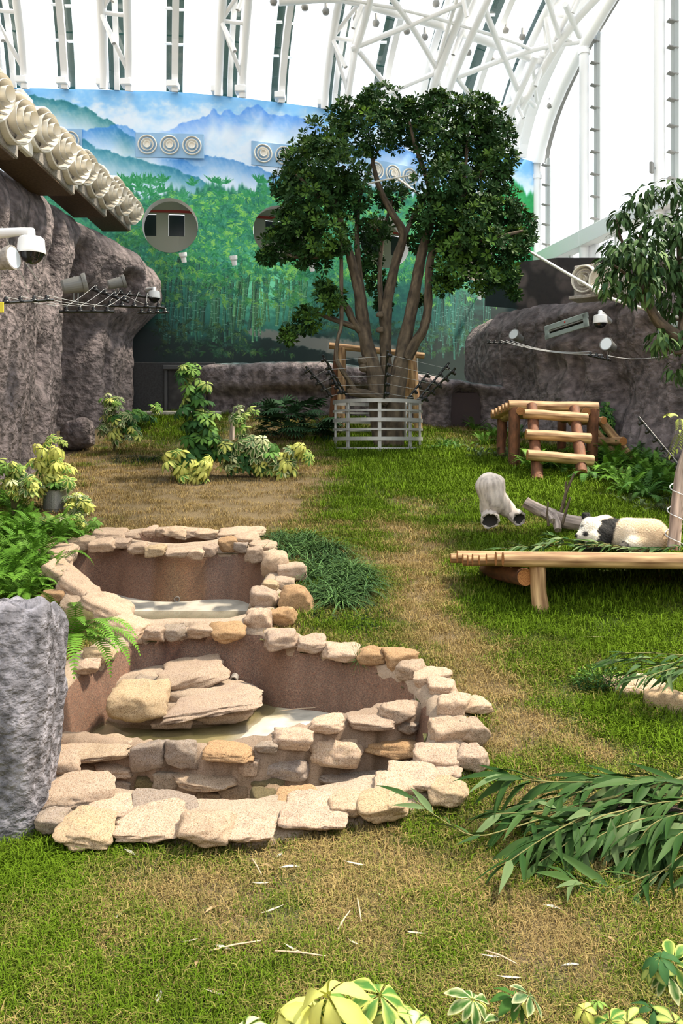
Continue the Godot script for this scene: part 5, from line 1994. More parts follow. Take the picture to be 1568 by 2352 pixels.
func climbing_frame() -> void:
	var t := thing("climbing_frame", "log climbing platform with a ladder at the front and a ramp at the right", "climbing frame", Vector3.ZERO)
	var D := 18.2
	var s := D / F
	var y := P(0, 932, D).y
	# deck logs, the front one longest; the deck runs away from the camera
	for i in 6:
		var d := D - 0.05 + 0.26 * i
		var a := P(1168, 931, D)
		a += Vector3(-0.03 * i, -0.03 * i, -0.25 * i)
		var b := P(1372, 935, D) + Vector3(-0.05 * i, -0.03 * i, -0.25 * i)
		log_thing(t, "deck_log", a, b, 0.115 if i == 0 else 0.105, M.log, 20 + i)
	for q in [[1181, 936, 1180, 1080, 0.0, 0.125], [1362, 940, 1358, 1052, 0.0, 0.125], [1153, 958, 1150, 1046, 1.3, 0.11], [1290, 965, 1288, 1050, 1.6, 0.105]]:
		var a := P(q[0], q[1], D + q[4])
		var b := P(q[2], q[3] + 6, D + q[4])
		b.y = minf(b.y, land(b.x, b.z) - 0.08)
		log_thing(t, "post", a, b, q[5], M.bark, 31 + int(q[0]))
	# bearers, ends towards the camera
	for q in [[1195, 944], [1346, 946]]:
		var a := P(q[0], q[1], D - 0.12)
		log_thing(t, "bearer", a, a + Vector3(-0.1, -0.12, -1.5), 0.10, M.log, 41 + int(q[0]))
	# ladder leaning on the front
	for q in [[1221, 932, 1234, 1104], [1319, 938, 1336, 1085]]:
		log_thing(t, "ladder_rail", P(q[0], q[1], D - 0.25), P(q[2], q[3], D - 1.5), 0.115, M.bark, 52 + int(q[0]))
	for q in [[1204, 950, 1348, 960, 0.105], [1208, 997, 1355, 1007, 0.11], [1211, 1045, 1361, 1058, 0.112]]:
		log_thing(t, "ladder_rung", P(q[0], q[1], D - 0.55 - 0.4 * (q[1] - 945) / 50.0), P(q[2], q[3], D - 0.55 - 0.4 * (q[1] - 945) / 50.0), q[4], M.log, 60 + int(q[1]))
	# ramp to the right
	for q in [[1376, 962, 1450, 1052, 0.3], [1366, 990, 1414, 1048, 0.9]]:
		log_thing(t, "ramp_rail", P(q[0], q[1], D + q[4]), P(q[2], q[3], D + q[4]), 0.095, M.log, 70 + int(q[0]))
	for q in [[1386, 966, 0.085], [1430, 1014, 0.1], [1472, 1062, 0.075]]:
		var a := P(q[0], q[1], D - 0.1)
		log_thing(t, "ramp_rung", a, a + Vector3(-0.35, 0.0, -1.3), q[2], M.log, 81 + int(q[0]))


# ------------------------------------------------------------------ blended bodies (surface nets)
# prims: [a, b, ra, rb, id]; returns [mesh builder, id of the nearest prim for every vertex]
func capsule_d(p: Vector3, a: Vector3, b: Vector3, ra: float, rb: float) -> float:
	var ab := b - a
	var t := clampf((p - a).dot(ab) / maxf(ab.length_squared(), 1e-9), 0.0, 1.0)
	return p.distance_to(a + ab * t) - lerpf(ra, rb, t)


func field(p: Vector3, prims: Array, k: float) -> float:
	var s := 0.0
	var best := 1e9
	for q in prims:
		var d := capsule_d(p, q[0], q[1], q[2], q[3])
		best = minf(best, d)
		s += exp(-d / k)
	return -k * log(s) if s > 1e-30 else best


func body_mesh(prims: Array, k: float, cell: float) -> Array:
	var lo := Vector3.ONE * 1e9
	var hi := -lo
	for q in prims:
		for e in [[q[0], q[2]], [q[1], q[3]]]:
			lo = lo.min(e[0] - Vector3.ONE * (e[1] + 0.06))
			hi = hi.max(e[0] + Vector3.ONE * (e[1] + 0.06))
	var bs := 4
	var n := Vector3i(((hi - lo) / (cell * bs)).ceil())
	var m := MB.new()
	var val := {}
	var cells := {}
	var reach := cell * bs * 0.9 + k * 1.8
	for bz in n.z:
		for by in n.y:
			for bx in n.x:
				var c := lo + (Vector3(bx, by, bz) + Vector3.ONE * 0.5) * cell * bs
				if absf(field(c, prims, k)) > reach:
					continue
				for z in bs + 1:
					for y in bs + 1:
						for x in bs + 1:
							var g3 := Vector3i(bx * bs + x, by * bs + y, bz * bs + z)
							if not val.has(g3):
								val[g3] = field(lo + Vector3(g3) * cell, prims, k)
	var off := [Vector3i(0, 0, 0), Vector3i(1, 0, 0), Vector3i(0, 1, 0), Vector3i(1, 1, 0), Vector3i(0, 0, 1), Vector3i(1, 0, 1), Vector3i(0, 1, 1), Vector3i(1, 1, 1)]
	var edges := [[0, 1], [2, 3], [4, 5], [6, 7], [0, 2], [1, 3], [4, 6], [5, 7], [0, 4], [1, 5], [2, 6], [3, 7]]
	for g3 in val:
		var vs := []
		var mask := 0
		var ok := true
		for i in 8:
			var kk: Vector3i = g3 + off[i]
			if not val.has(kk):
				ok = false
				break
			vs.append(val[kk])
			if vs[i] < 0.0:
				mask |= 1 << i
		if not ok or mask == 0 or mask == 255:
			continue
		var s := Vector3.ZERO
		var c := 0
		for e in edges:
			var a: float = vs[e[0]]
			var b: float = vs[e[1]]
			if (a < 0.0) != (b < 0.0):
				s += Vector3(off[e[0]]).lerp(Vector3(off[e[1]]), a / (a - b))
				c += 1
		cells[g3] = m.p(lo + (Vector3(g3) + s / c) * cell)
	for g3 in cells:
		for ax in 3:
			var step := Vector3i.ZERO
			step[ax] = 1
			if not val.has(g3 + step):
				continue
			var a: float = val[g3]
			var b: float = val[g3 + step]
			if (a < 0.0) == (b < 0.0):
				continue
			var u := Vector3i.ZERO
			var w := Vector3i.ZERO
			u[(ax + 1) % 3] = 1
			w[(ax + 2) % 3] = 1
			if not (cells.has(g3 - u) and cells.has(g3 - w) and cells.has(g3 - u - w)):
				continue
			if a < 0.0:
				m.q(cells[g3 - u - w], cells[g3 - w], cells[g3], cells[g3 - u])
			else:
				m.q(cells[g3 - u - w], cells[g3 - u], cells[g3], cells[g3 - w])
	var ids := []
	for p in m.v:
		var bi := 0
		var bd := 1e9
		for q in prims:
			var d := capsule_d(p, q[0], q[1], q[2], q[3])
			if d < bd:
				bd = d
				bi = q[4]
		ids.append(bi)
	return [m, ids]


func stump_and_log() -> void:
	var d := 13.0
	var s := d / F
	var L := func(px: float, py: float, z := 0.0) -> Vector3: return Vector3((px - 1145) * s, (1200 - py) * s, z)
	var r := body_mesh([[L.call(1124, 1115), L.call(1132, 1150), 30 * s, 25 * s, 0], [L.call(1128, 1140), L.call(1125, 1170, -0.06), 25 * s, 22 * s, 0], [L.call(1136, 1140), L.call(1168, 1172, -0.08), 24 * s, 19 * s, 0], [L.call(1104, 1118), L.call(1108, 1126), 12 * s, 12 * s, 0], [L.call(1145, 1108), L.call(1146, 1118), 14 * s, 14 * s, 0], [L.call(1120, 1102), L.call(1140, 1102), 10 * s, 8 * s, 0]], 0.022, 0.022)
	var m: MB = r[0]
	for i in m.v.size():
		var p := m.v[i]
		var n := noise.get_noise_3d(p.x * 700.0, p.y * 90.0, p.z * 700.0)
		m.v[i] += Vector3(p.x + 0.0, 0, p.z).normalized() * 0.016 * n
		m.c[i] = Color(0.62, 0.55, 0.50).lerp(Color(0.28, 0.24, 0.22), clampf(0.25 + 1.2 * n, 0.0, 1.0))
	var st := thing("tree_stump", "bleached grey forked tree stump with hollow ends standing on the grass", "stump", P(1145, 1200, d))
	part(st, "body", m.mesh(true), mat(Color.WHITE, 0.85, null, 1.0, M.grit, 0.6, true))
	for e in [[1124, 1186, 0.03, 20, Vector3(-0.12, -0.42, 1)], [1182, 1184, 0.01, 16, Vector3(0.35, -0.3, 1)]]:
		var rr: float = e[3] * s
		var bs := basis_y(e[4])
		var o: Vector3 = L.call(e[0], e[1], e[2]) + bs.y * 0.13
		var ends := MB.new()
		ends.lathe(Transform3D(bs, o), [Vector2(rr * 0.8, -0.34), Vector2(rr * 0.98, -0.16), Vector2(rr * 1.02, -0.08), Vector2(rr * 1.04, 0.0), Vector2(rr * 0.97, 0.02), Vector2(rr * 0.84, 0.0)], 20)
		for i in ends.v.size():
			ends.v[i] += rand_dir() * 0.018 + bs.y * 0.035 * noise.get_noise_2d(atan2(ends.v[i].x - o.x, ends.v[i].y - o.y) * 40.0, e[0])
			ends.c[i] = Color(0.55, 0.48, 0.43) * rng.randf_range(0.7, 1.1)
		part(st, "broken_rim", ends.mesh(true), mat(Color.WHITE, 0.85, null, 1.0, M.grit, 0.6, true))
		var h := MB.new()
		h.lathe(Transform3D(bs, o), [Vector2(rr * 0.88, 0.004), Vector2(rr * 0.72, -0.03), Vector2(rr * 0.5, -0.05), Vector2(0, -0.055)], 16)
		part(st, "hollow", h.mesh(true), mat(col(0.03, 0.026, 0.024), 0.95))
	var lt := thing("fallen_log", "bleached fallen branch log lying between the stump and the panda", "log", Vector3.ZERO)
	var d2 := 12.6
	var lm := MB.new()
	var pts := curve([P(1206, 1154, 12.9), P(1240, 1172, 12.8), P(1275, 1188, 12.7), P(1310, 1200, 12.5), P(1345, 1206, 12.4)], 16)
	lm.tube(pts, radii([13 * s, 14 * s, 15 * s, 17 * s, 16 * s], 16), 14, true, Color.WHITE, 1.0, 0.12)
	part(lt, "body", lm.mesh(true), M.grey_wood)
	for b in [[[1272, 1186], [1279, 1205], [1281, 1218], 9, 9], [[1250, 1180], [1262, 1188], [1268, 1196], 10, 8]]:
		var bm := MB.new()
		bm.tube([P(b[0][0], b[0][1], d2), P(b[1][0], b[1][1], d2 - 0.15), P(b[2][0], b[2][1], d2 - 0.22)], [b[3] * s, b[4] * s, b[4] * s * 0.9], 12, true, Color.WHITE, 1.0, 0.1)
		part(lt, "branch_stub", bm.mesh(true), M.grey_wood)
	for w in [[[1286, 1176], [1300, 1130], [1318, 1088], 4.5, "tall forked dry stick stuck upright behind the fallen log"], [[1291, 1196], [1302, 1165], [1310, 1142], 3.5, "dry stick stuck upright beside the fallen log near the panda"], [[1259, 1200], [1256, 1178], [1259, 1152], 3.0, "short dry stick stuck upright in front of the fallen log"]]:
		var wt := thing("dry_stick", w[4], "stick", Vector3.ZERO, "dry sticks by the fallen log")
		var wm := MB.new()
		var dd := 12.75 if w[3] > 4.0 else 12.35
		wm.tube([P(w[0][0], w[0][1] + 8, dd), P(w[1][0], w[1][1], dd), P(w[2][0], w[2][1], dd)], [w[3] * s, w[3] * s * 0.85, w[3] * s * 0.5], 8, true, Color.WHITE, 2.0, 0.1)
		if w[3] > 4.0:
			wm.tube([P(1299, 1133, dd), P(1298, 1118, dd), P(1299, 1106, dd)], [3 * s, 2.5 * s, 2 * s], 7, true, Color.WHITE, 2.0)
		part(wt, "stem", wm.mesh(true), M.trunk)


func panda_bench() -> void:
	var t := thing("log_bench", "low platform of peeled logs in front of the panda, tilted towards the hill", "bench", Vector3.ZERO)
	var ends := [[1155, 1284, 17.2, 9.60], [1139, 1283, 17, 9.80], [1117, 1284, 13.4, 9.95], [1101, 1286, 12.6, 10.08], [1086, 1285, 14.8, 10.22], [1074, 1287, 12.8, 10.36], [1063, 1285, 14.4, 10.50], [1050, 1279, 14.4, 10.66], [1035, 1282, 11, 10.80]]
	for i in ends.size():
		var e = ends[i]
		var a := P(e[0], e[1], e[3])
		var b := Vector3(4.75, a.y - 0.03, a.z + 0.02)
		log_thing(t, "deck_log", a, b, e[2] * e[3] / F, M.log, 100 + i, 1.14 if i == 0 else 0.98)
	log_thing(t, "bearer", P(1206, 1326, 9.66), P(1118, 1308, 11.0), 21.0 * 9.7 / F, M.bark, 120)
	log_thing(t, "post", P(1233, 1300, 9.66), P(1241, 1414, 9.62), 18.0 * 9.66 / F, M.log, 121, 1.04)
	log_thing(t, "bearer", P(1640, 1328, 9.75), P(1600, 1318, 11.0), 0.11, M.bark, 122)
	log_thing(t, "post", P(1690, 1300, 9.66), P(1690, 1414, 9.62), 0.09, M.log, 123)


func panda() -> void:
	var at := P(1440, 1264, 11.25)
	var t := thing("panda", "giant panda lying with its head down at the left and round rump to the right", "panda", at)
	var sc := 11.25 / F * 176.0
	var V := func(x: float, y: float, z: float) -> Vector3: return Vector3(x, y, z)
	var prims := [
		[V.call(0.02, 0.20, 0.0), V.call(0.27, 0.187, 0.06), 0.215, 0.236, 1],          # rump
		[V.call(0.0, 0.21, 0.0), V.call(-0.28, 0.22, -0.10), 0.20, 0.17, 1],            # trunk
		[V.call(-0.26, 0.29, -0.12), V.call(-0.38, 0.29, -0.14), 0.165, 0.13, 1],       # shoulders and nape
		[V.call(-0.462, 0.282, -0.06), V.call(-0.45, 0.25, -0.08), 0.138, 0.14, 2],      # skull
		[V.call(-0.555, 0.225, -0.01), V.call(-0.632, 0.188, 0.02), 0.085, 0.052, 3],     # muzzle
		[V.call(-0.53, 0.18, 0.04), V.call(-0.47, 0.18, 0.05), 0.07, 0.09, 2],          # cheek
		[V.call(-0.515, 0.41, -0.12), V.call(-0.525, 0.455, -0.12), 0.04, 0.035, 4],    # ear
		[V.call(-0.44, 0.40, -0.26), V.call(-0.44, 0.44, -0.27), 0.04, 0.035, 4],       # far ear
		[V.call(-0.32, 0.20, 0.02), V.call(-0.42, 0.06, 0.09), 0.13, 0.085, 5],         # near foreleg
		[V.call(-0.42, 0.06, 0.09), V.call(-0.60, 0.035, 0.10), 0.08, 0.055, 5],
		[V.call(-0.36, 0.18, -0.22), V.call(-0.56, 0.05, -0.24), 0.11, 0.07, 5],        # far foreleg
		[V.call(0.22, 0.12, 0.16), V.call(0.0, 0.10, 0.20), 0.13, 0.11, 1],             # near thigh
		[V.call(0.0, 0.08, 0.20), V.call(-0.16, 0.055, 0.25), 0.08, 0.06, 6],           # hind foot
		[V.call(0.42, 0.10, 0.05), V.call(0.46, 0.08, 0.06), 0.07, 0.05, 1]]            # tail
	var r := body_mesh(prims, 0.018, 0.0145)
	var m: MB = r[0]
	var lb := [[0.44, -0.10], [0.43, -0.16], [0.386, -0.38], [0.30, -0.455], [0.2, -0.50], [0.1, -0.52], [-0.1, -0.52]]
	var rb := [[0.45, -0.06], [0.426, -0.07], [0.358, -0.16], [0.244, -0.215], [0.13, -0.235], [0.05, -0.24], [-0.1, -0.24]]
	var at_y := func(tb: Array, y: float) -> float:
		for i in range(1, tb.size()):
			if y >= tb[i][0]:
				return lerpf(tb[i][1], tb[i - 1][1], clampf((y - tb[i][0]) / (tb[i - 1][0] - tb[i][0]), 0.0, 1.0))
		return tb[-1][1]
	for i in m.v.size():
		var p := m.v[i]
		var n := noise.get_noise_3dv(p * 190.0)
		var n2 := noise.get_noise_3dv(p * 60.0)
		var white := Color(0.80, 0.72, 0.60).lerp(Color(0.56, 0.41, 0.25), clampf(0.15 + 0.9 * n2 + smoothstep(0.05, 0.30, p.x + 0.3 * n2) * smoothstep(-0.1, 0.15, p.z) * 0.7, 0.0, 0.8))
		var black := Color(0.012, 0.012, 0.014)
		var k := 0.0
		var id: int = r[1][i]
		if id == 4 or id == 5:
			k = 1.0
		elif id == 6:
			k = smoothstep(-0.02, -0.08, p.x + 0.01 * n) * 0.92
		elif id == 1:
			k = smoothstep(-0.014, 0.014, p.x + 0.012 * n - at_y.call(lb, p.y)) * smoothstep(0.014, -0.014, p.x + 0.012 * n - at_y.call(rb, p.y))
		elif id == 2:
			white = Color(0.78, 0.72, 0.62)
			k = maxf(smoothstep(0.046, 0.026, p.distance_to(Vector3(-0.590, 0.300, 0.0)) + 0.004 * n), smoothstep(0.048, 0.028, p.distance_to(Vector3(-0.575, 0.225, 0.09)) + 0.004 * n))
		elif id == 3:
			white = Color(0.70, 0.66, 0.60)
			k = smoothstep(0.035, 0.022, p.distance_to(Vector3(-0.680, 0.192, 0.03)))
			k = maxf(k, smoothstep(0.048, 0.028, p.distance_to(Vector3(-0.575, 0.225, 0.09))))
		m.c[i] = white.lerp(black, k)
		m.v[i] += Vector3(n, n2, n) * 0.004
	part(t, "body", m.mesh(true), M.fur, Transform3D(Basis().scaled(Vector3.ONE * sc), Vector3.ZERO))
	# a short coat of hair over the body
	var hm := MB.new()
	for i in 11000:
		var f := rng.randi_range(0, m.ix.size() / 3 - 1) * 3
		var a := m.v[m.ix[f]]
		var b := m.v[m.ix[f + 1]]
		var c := m.v[m.ix[f + 2]]
		var n := (b - a).cross(c - a).normalized()
		var w1 := rng.randf()
		var w2 := rng.randf() * (1.0 - w1)
		var o := a + (b - a) * w1 + (c - a) * w2
		var k := m.c[m.ix[f]] * rng.randf_range(0.85, 1.1)
		var dirv := (n * 0.55 + Vector3(0.7, -0.35, 0) + rand_dir() * 0.35).normalized()
		var sd := dirv.cross(n).normalized() * 0.0022
		var l := rng.randf_range(0.016, 0.030)
		var q := hm.p(o + sd, Vector2.ZERO, k)
		hm.p(o - sd, Vector2.ZERO, k)
		hm.p(o + dirv * l, Vector2.ZERO, k)
		hm.t(q, q + 1, q + 2)
	var hh := part(t, "coat", hm.mesh(true), M.hair, Transform3D(Basis().scaled(Vector3.ONE * sc), Vector3.ZERO))
	hh.set_meta("kind", "stuff")
	var no := MB.new()
	no.lathe(Transform3D(basis_y(Vector3(-0.9, 0.2, 0.35)), Vector3(-0.678, 0.195, 0.03)), [Vector2(0.026, -0.01), Vector2(0.024, 0.006), Vector2(0.014, 0.014), Vector2(0, 0.016)], 12)
	part(t, "nose", no.mesh(true), M.black, Transform3D(Basis().scaled(Vector3.ONE * sc), Vector3.ZERO))
	for e in [[-0.592, 0.302, 0.005], [-0.585, 0.232, 0.088]]:
		var ey := MB.new()
		ey.lathe(Transform3D(basis_y(Vector3(-0.6, 0.2, 0.75)), Vector3(e[0], e[1], e[2])), [Vector2(0.012, -0.004), Vector2(0.010, 0.004), Vector2(0, 0.008)], 10)
		part(t, "eye", ey.mesh(true), M.dome, Transform3D(Basis().scaled(Vector3.ONE * sc), Vector3.ZERO))


# ------------------------------------------------------------------ bamboo
var bam_leaves := []


func bamboo_branch(pts: Array, n: int, ll: float, label: String, grp: String, droop := 0.35, spread := 0.75, r := 0.006) -> void:
	if bam_leaves.is_empty():
		for k in 6:
			var c := Color(0.020, 0.056, 0.013).lerp(Color(0.055, 0.105, 0.03), k / 5.0)
			if k == 5:
				c = Color(0.105, 0.155, 0.065)
			bam_leaves.append(leaf(1.0, 0.135 + 0.022 * (k % 3), 0.12 + 0.12 * (k % 4), 0.16, 5, c, c * 1.18, 0.28, 0.8).mesh(true))
	var t := thing("bamboo_branch", label, "bamboo", Vector3.ZERO, grp)
	var cv := curve(pts, 14)
	var m := MB.new()
	m.tube(cv, radii([r, r * 0.5], 14), 6, true, Color(0.20, 0.19, 0.06))
	part(t, "stem", m.mesh(true), M.dry)
	for i in n:
		var f := pow((i + 0.7) / n, 0.75) * 13.9
		var k := mini(int(f), 13)
		var o: Vector3 = cv[k].lerp(cv[k + 1], f - k)
		var tn: Vector3 = (cv[k + 1] - cv[k]).normalized()
		var sd := tn.cross(Vector3.UP).normalized() * (1.0 if i % 2 else -1.0)
		var dirv := (tn * rng.randf_range(0.4, 1.1) + sd * spread * rng.randf_range(0.2, 1.1) + Vector3(0, rng.randf_range(-droop, 0.25), 0)).normalized()
		var l := ll * rng.randf_range(0.7, 1.3)
		var up := (Vector3.UP + rand_dir() * 0.7).normalized()
		part(t, "leaf", bam_leaves[rng.randi_range(0, 5)], M.leaf, xf_dir(o, dirv, up, l))


func bamboo_heaps() -> void:
	var g1 := "cut bamboo branches on the large heap"
	var pb := func(list: Array) -> Array:
		var o := []
		for q in list:
			o.append(P(q[0], q[1], q[2]))
		return o
	bamboo_branch(pb.call([[1250, 1878, 5.35], [1180, 1900, 5.25], [1090, 1920, 5.2], [1010, 1880, 5.3], [945, 1832, 5.45]]), 13, 0.24, "cut bamboo branch reaching farthest left from the large heap to the pool rim", g1, 0.1, 0.9)
	bamboo_branch(pb.call([[1640, 1790, 5.9], [1440, 1830, 5.5], [1330, 1880, 5.2], [1240, 1930, 5.0], [1160, 1985, 4.85]]), 20, 0.30, "bamboo branch ending in a leafy fan at the lower left of the large heap", g1, 0.3, 0.45)
	bamboo_branch(pb.call([[1640, 1905, 4.9], [1540, 1985, 4.8], [1460, 2055, 4.7], [1410, 2110, 4.65]]), 12, 0.22, "thin drooping bamboo branch hanging lowest at the front of the large heap", g1, 0.8, 0.5, 0.004)
	bamboo_branch(pb.call([[1640, 1765, 5.6], [1480, 1812, 5.45], [1340, 1848, 5.4], [1200, 1885, 5.4]]), 10, 0.26, "longest dark bare culm lying across the top of the large bamboo heap", g1, 0.4, 0.6, 0.011)
	var bi := 0
	for b in [[[1640, 1830, 5.7], [1440, 1800, 5.6], [1250, 1795, 5.6], [1160, 1780, 5.6]], [[1640, 1850, 5.5], [1450, 1840, 5.4], [1280, 1860, 5.4], [1130, 1870, 5.4]], [[1640, 1870, 5.3], [1480, 1880, 5.2], [1360, 1930, 5.1], [1290, 2000, 5.0]], [[1640, 1880, 5.2], [1540, 1900, 5.1], [1450, 1960, 5.0], [1400, 2030, 4.9]],
			[[1640, 1900, 5.2], [1570, 1910, 5.0], [1520, 1960, 4.95], [1500, 2030, 4.9]], [[1500, 1800, 5.7], [1380, 1810, 5.6], [1280, 1830, 5.5], [1190, 1850, 5.5]], [[1640, 1800, 5.8], [1540, 1790, 5.8], [1450, 1790, 5.7], [1350, 1790, 5.7]], [[1640, 1840, 5.4], [1560, 1840, 5.3], [1480, 1850, 5.3], [1400, 1880, 5.2]],
			[[1440, 1860, 5.3], [1370, 1880, 5.2], [1310, 1930, 5.1], [1240, 1980, 5.0]], [[1640, 1820, 5.6], [1500, 1830, 5.5], [1380, 1850, 5.4], [1260, 1900, 5.3]], [[1640, 1860, 5.3], [1560, 1870, 5.2], [1490, 1900, 5.1], [1440, 1980, 5.0]], [[1640, 1815, 5.5], [1570, 1800, 5.5], [1500, 1790, 5.5], [1420, 1800, 5.5]],
			[[1400, 1850, 5.35], [1320, 1890, 5.2], [1270, 1900, 5.2], [1200, 1930, 5.2]], [[1640, 1980, 4.9], [1520, 2000, 4.85], [1400, 2040, 4.8], [1310, 2020, 4.8]], [[1640, 1850, 5.45], [1540, 1870, 5.3], [1420, 1900, 5.2], [1330, 1910, 5.2]], [[1640, 1790, 5.7], [1550, 1810, 5.6], [1460, 1840, 5.5], [1380, 1850, 5.4]]]:
		bi += 1
		bamboo_branch(pb.call(b), 27, 0.34, ["bamboo branch at the back of the large heap, its tip nearest the pool stones", "level bamboo branch across the left end of the large heap", "bamboo branch in the middle of the large heap with its tip bent to the grass", "bamboo branch hanging over the front of the brown boulder in the large heap",
			"short bamboo branch drooping straight down the front of the brown boulder", "small bamboo branch lying loose at the upper left of the large heap", "bamboo branch along the topmost back edge of the large heap", "bamboo branch buried among leaves at the right end of the large heap",
			"small bamboo branch at the lower left of the large heap beside the leafy fan", "long bamboo branch crossing the middle of the large heap from the right", "bamboo branch drooping over the right side of the brown boulder", "short bamboo branch at the top right corner of the large heap",
			"short bamboo branch in the hollow at the left end of the large heap", "bamboo branch lying on the grass along the foot of the large heap", "bamboo branch under the long bare culm of the large heap", "bamboo branch just behind the long bare culm of the large heap"][bi - 1], g1, 0.6, 0.7)
	var g2 := "cut bamboo branches on the smaller heap"
	for b in [[[1660, 1480, 7.6], [1560, 1508, 7.5], [1470, 1512, 7.5], [1405, 1518, 7.6]], [[1660, 1505, 7.4], [1560, 1520, 7.3], [1490, 1535, 7.2], [1440, 1552, 7.2]], [[1660, 1520, 7.3], [1600, 1525, 7.2], [1530, 1540, 7.1], [1480, 1556, 7.05]], [[1660, 1500, 7.5], [1580, 1505, 7.5], [1500, 1500, 7.5], [1420, 1500, 7.5]], [[1660, 1535, 7.2], [1620, 1530, 7.15], [1580, 1535, 7.1], [1545, 1545, 7.1]], [[1640, 1495, 7.4], [1580, 1515, 7.3], [1530, 1525, 7.3], [1470, 1525, 7.3]]]:
		bi += 1
		bamboo_branch(pb.call(b), 19, 0.24, ["bamboo branch of the smaller heap reaching left over the small shrub", "bamboo branch of the smaller heap hanging over the left end of the pinkish rock", "bamboo branch of the smaller heap drooping down the middle of the pinkish rock", "topmost back bamboo branch of the smaller heap", "bamboo branch of the smaller heap above the tawny streaked rock", "bamboo branch in the middle of the smaller heap"][bi - 17], g2, 0.2, 0.6)
	var g3 := "cut bamboo branches beside the panda"
	for b in [[[1340, 1250, 10.9], [1280, 1252, 10.9], [1210, 1256, 10.9], [1150, 1260, 10.9]], [[1440, 1258, 10.8], [1380, 1248, 10.9], [1320, 1240, 11.0], [1260, 1240, 11.0]], [[1400, 1250, 10.85], [1340, 1250, 10.9], [1290, 1236, 11.0], [1262, 1228, 11.1]], [[1540, 1262, 10.8], [1460, 1262, 10.8], [1390, 1254, 10.85], [1330, 1256, 10.85]],
			[[1600, 1255, 10.8], [1560, 1256, 10.8], [1500, 1260, 10.8], [1440, 1264, 10.75]], [[1300, 1240, 11.0], [1260, 1250, 10.9], [1230, 1256, 10.9], [1190, 1254, 10.9]], [[1620, 1250, 10.9], [1580, 1252, 10.9], [1540, 1258, 10.8], [1500, 1262, 10.8]]]:
		bi += 1
		bamboo_branch(pb.call(b), 22, 0.27, ["bamboo branch behind the log platform reaching farthest left towards the stump", "bamboo branch under the panda's chin in front of the fallen log", "bamboo branch sticking up before the panda's muzzle", "bamboo branch lying against the panda's belly", "bamboo branch at the right end of the log platform below the sapling", "short bamboo branch behind the log platform below the dry sticks", "bamboo branch lying in front of the panda's rump"][bi - 23], g3, 0.1, 0.9)


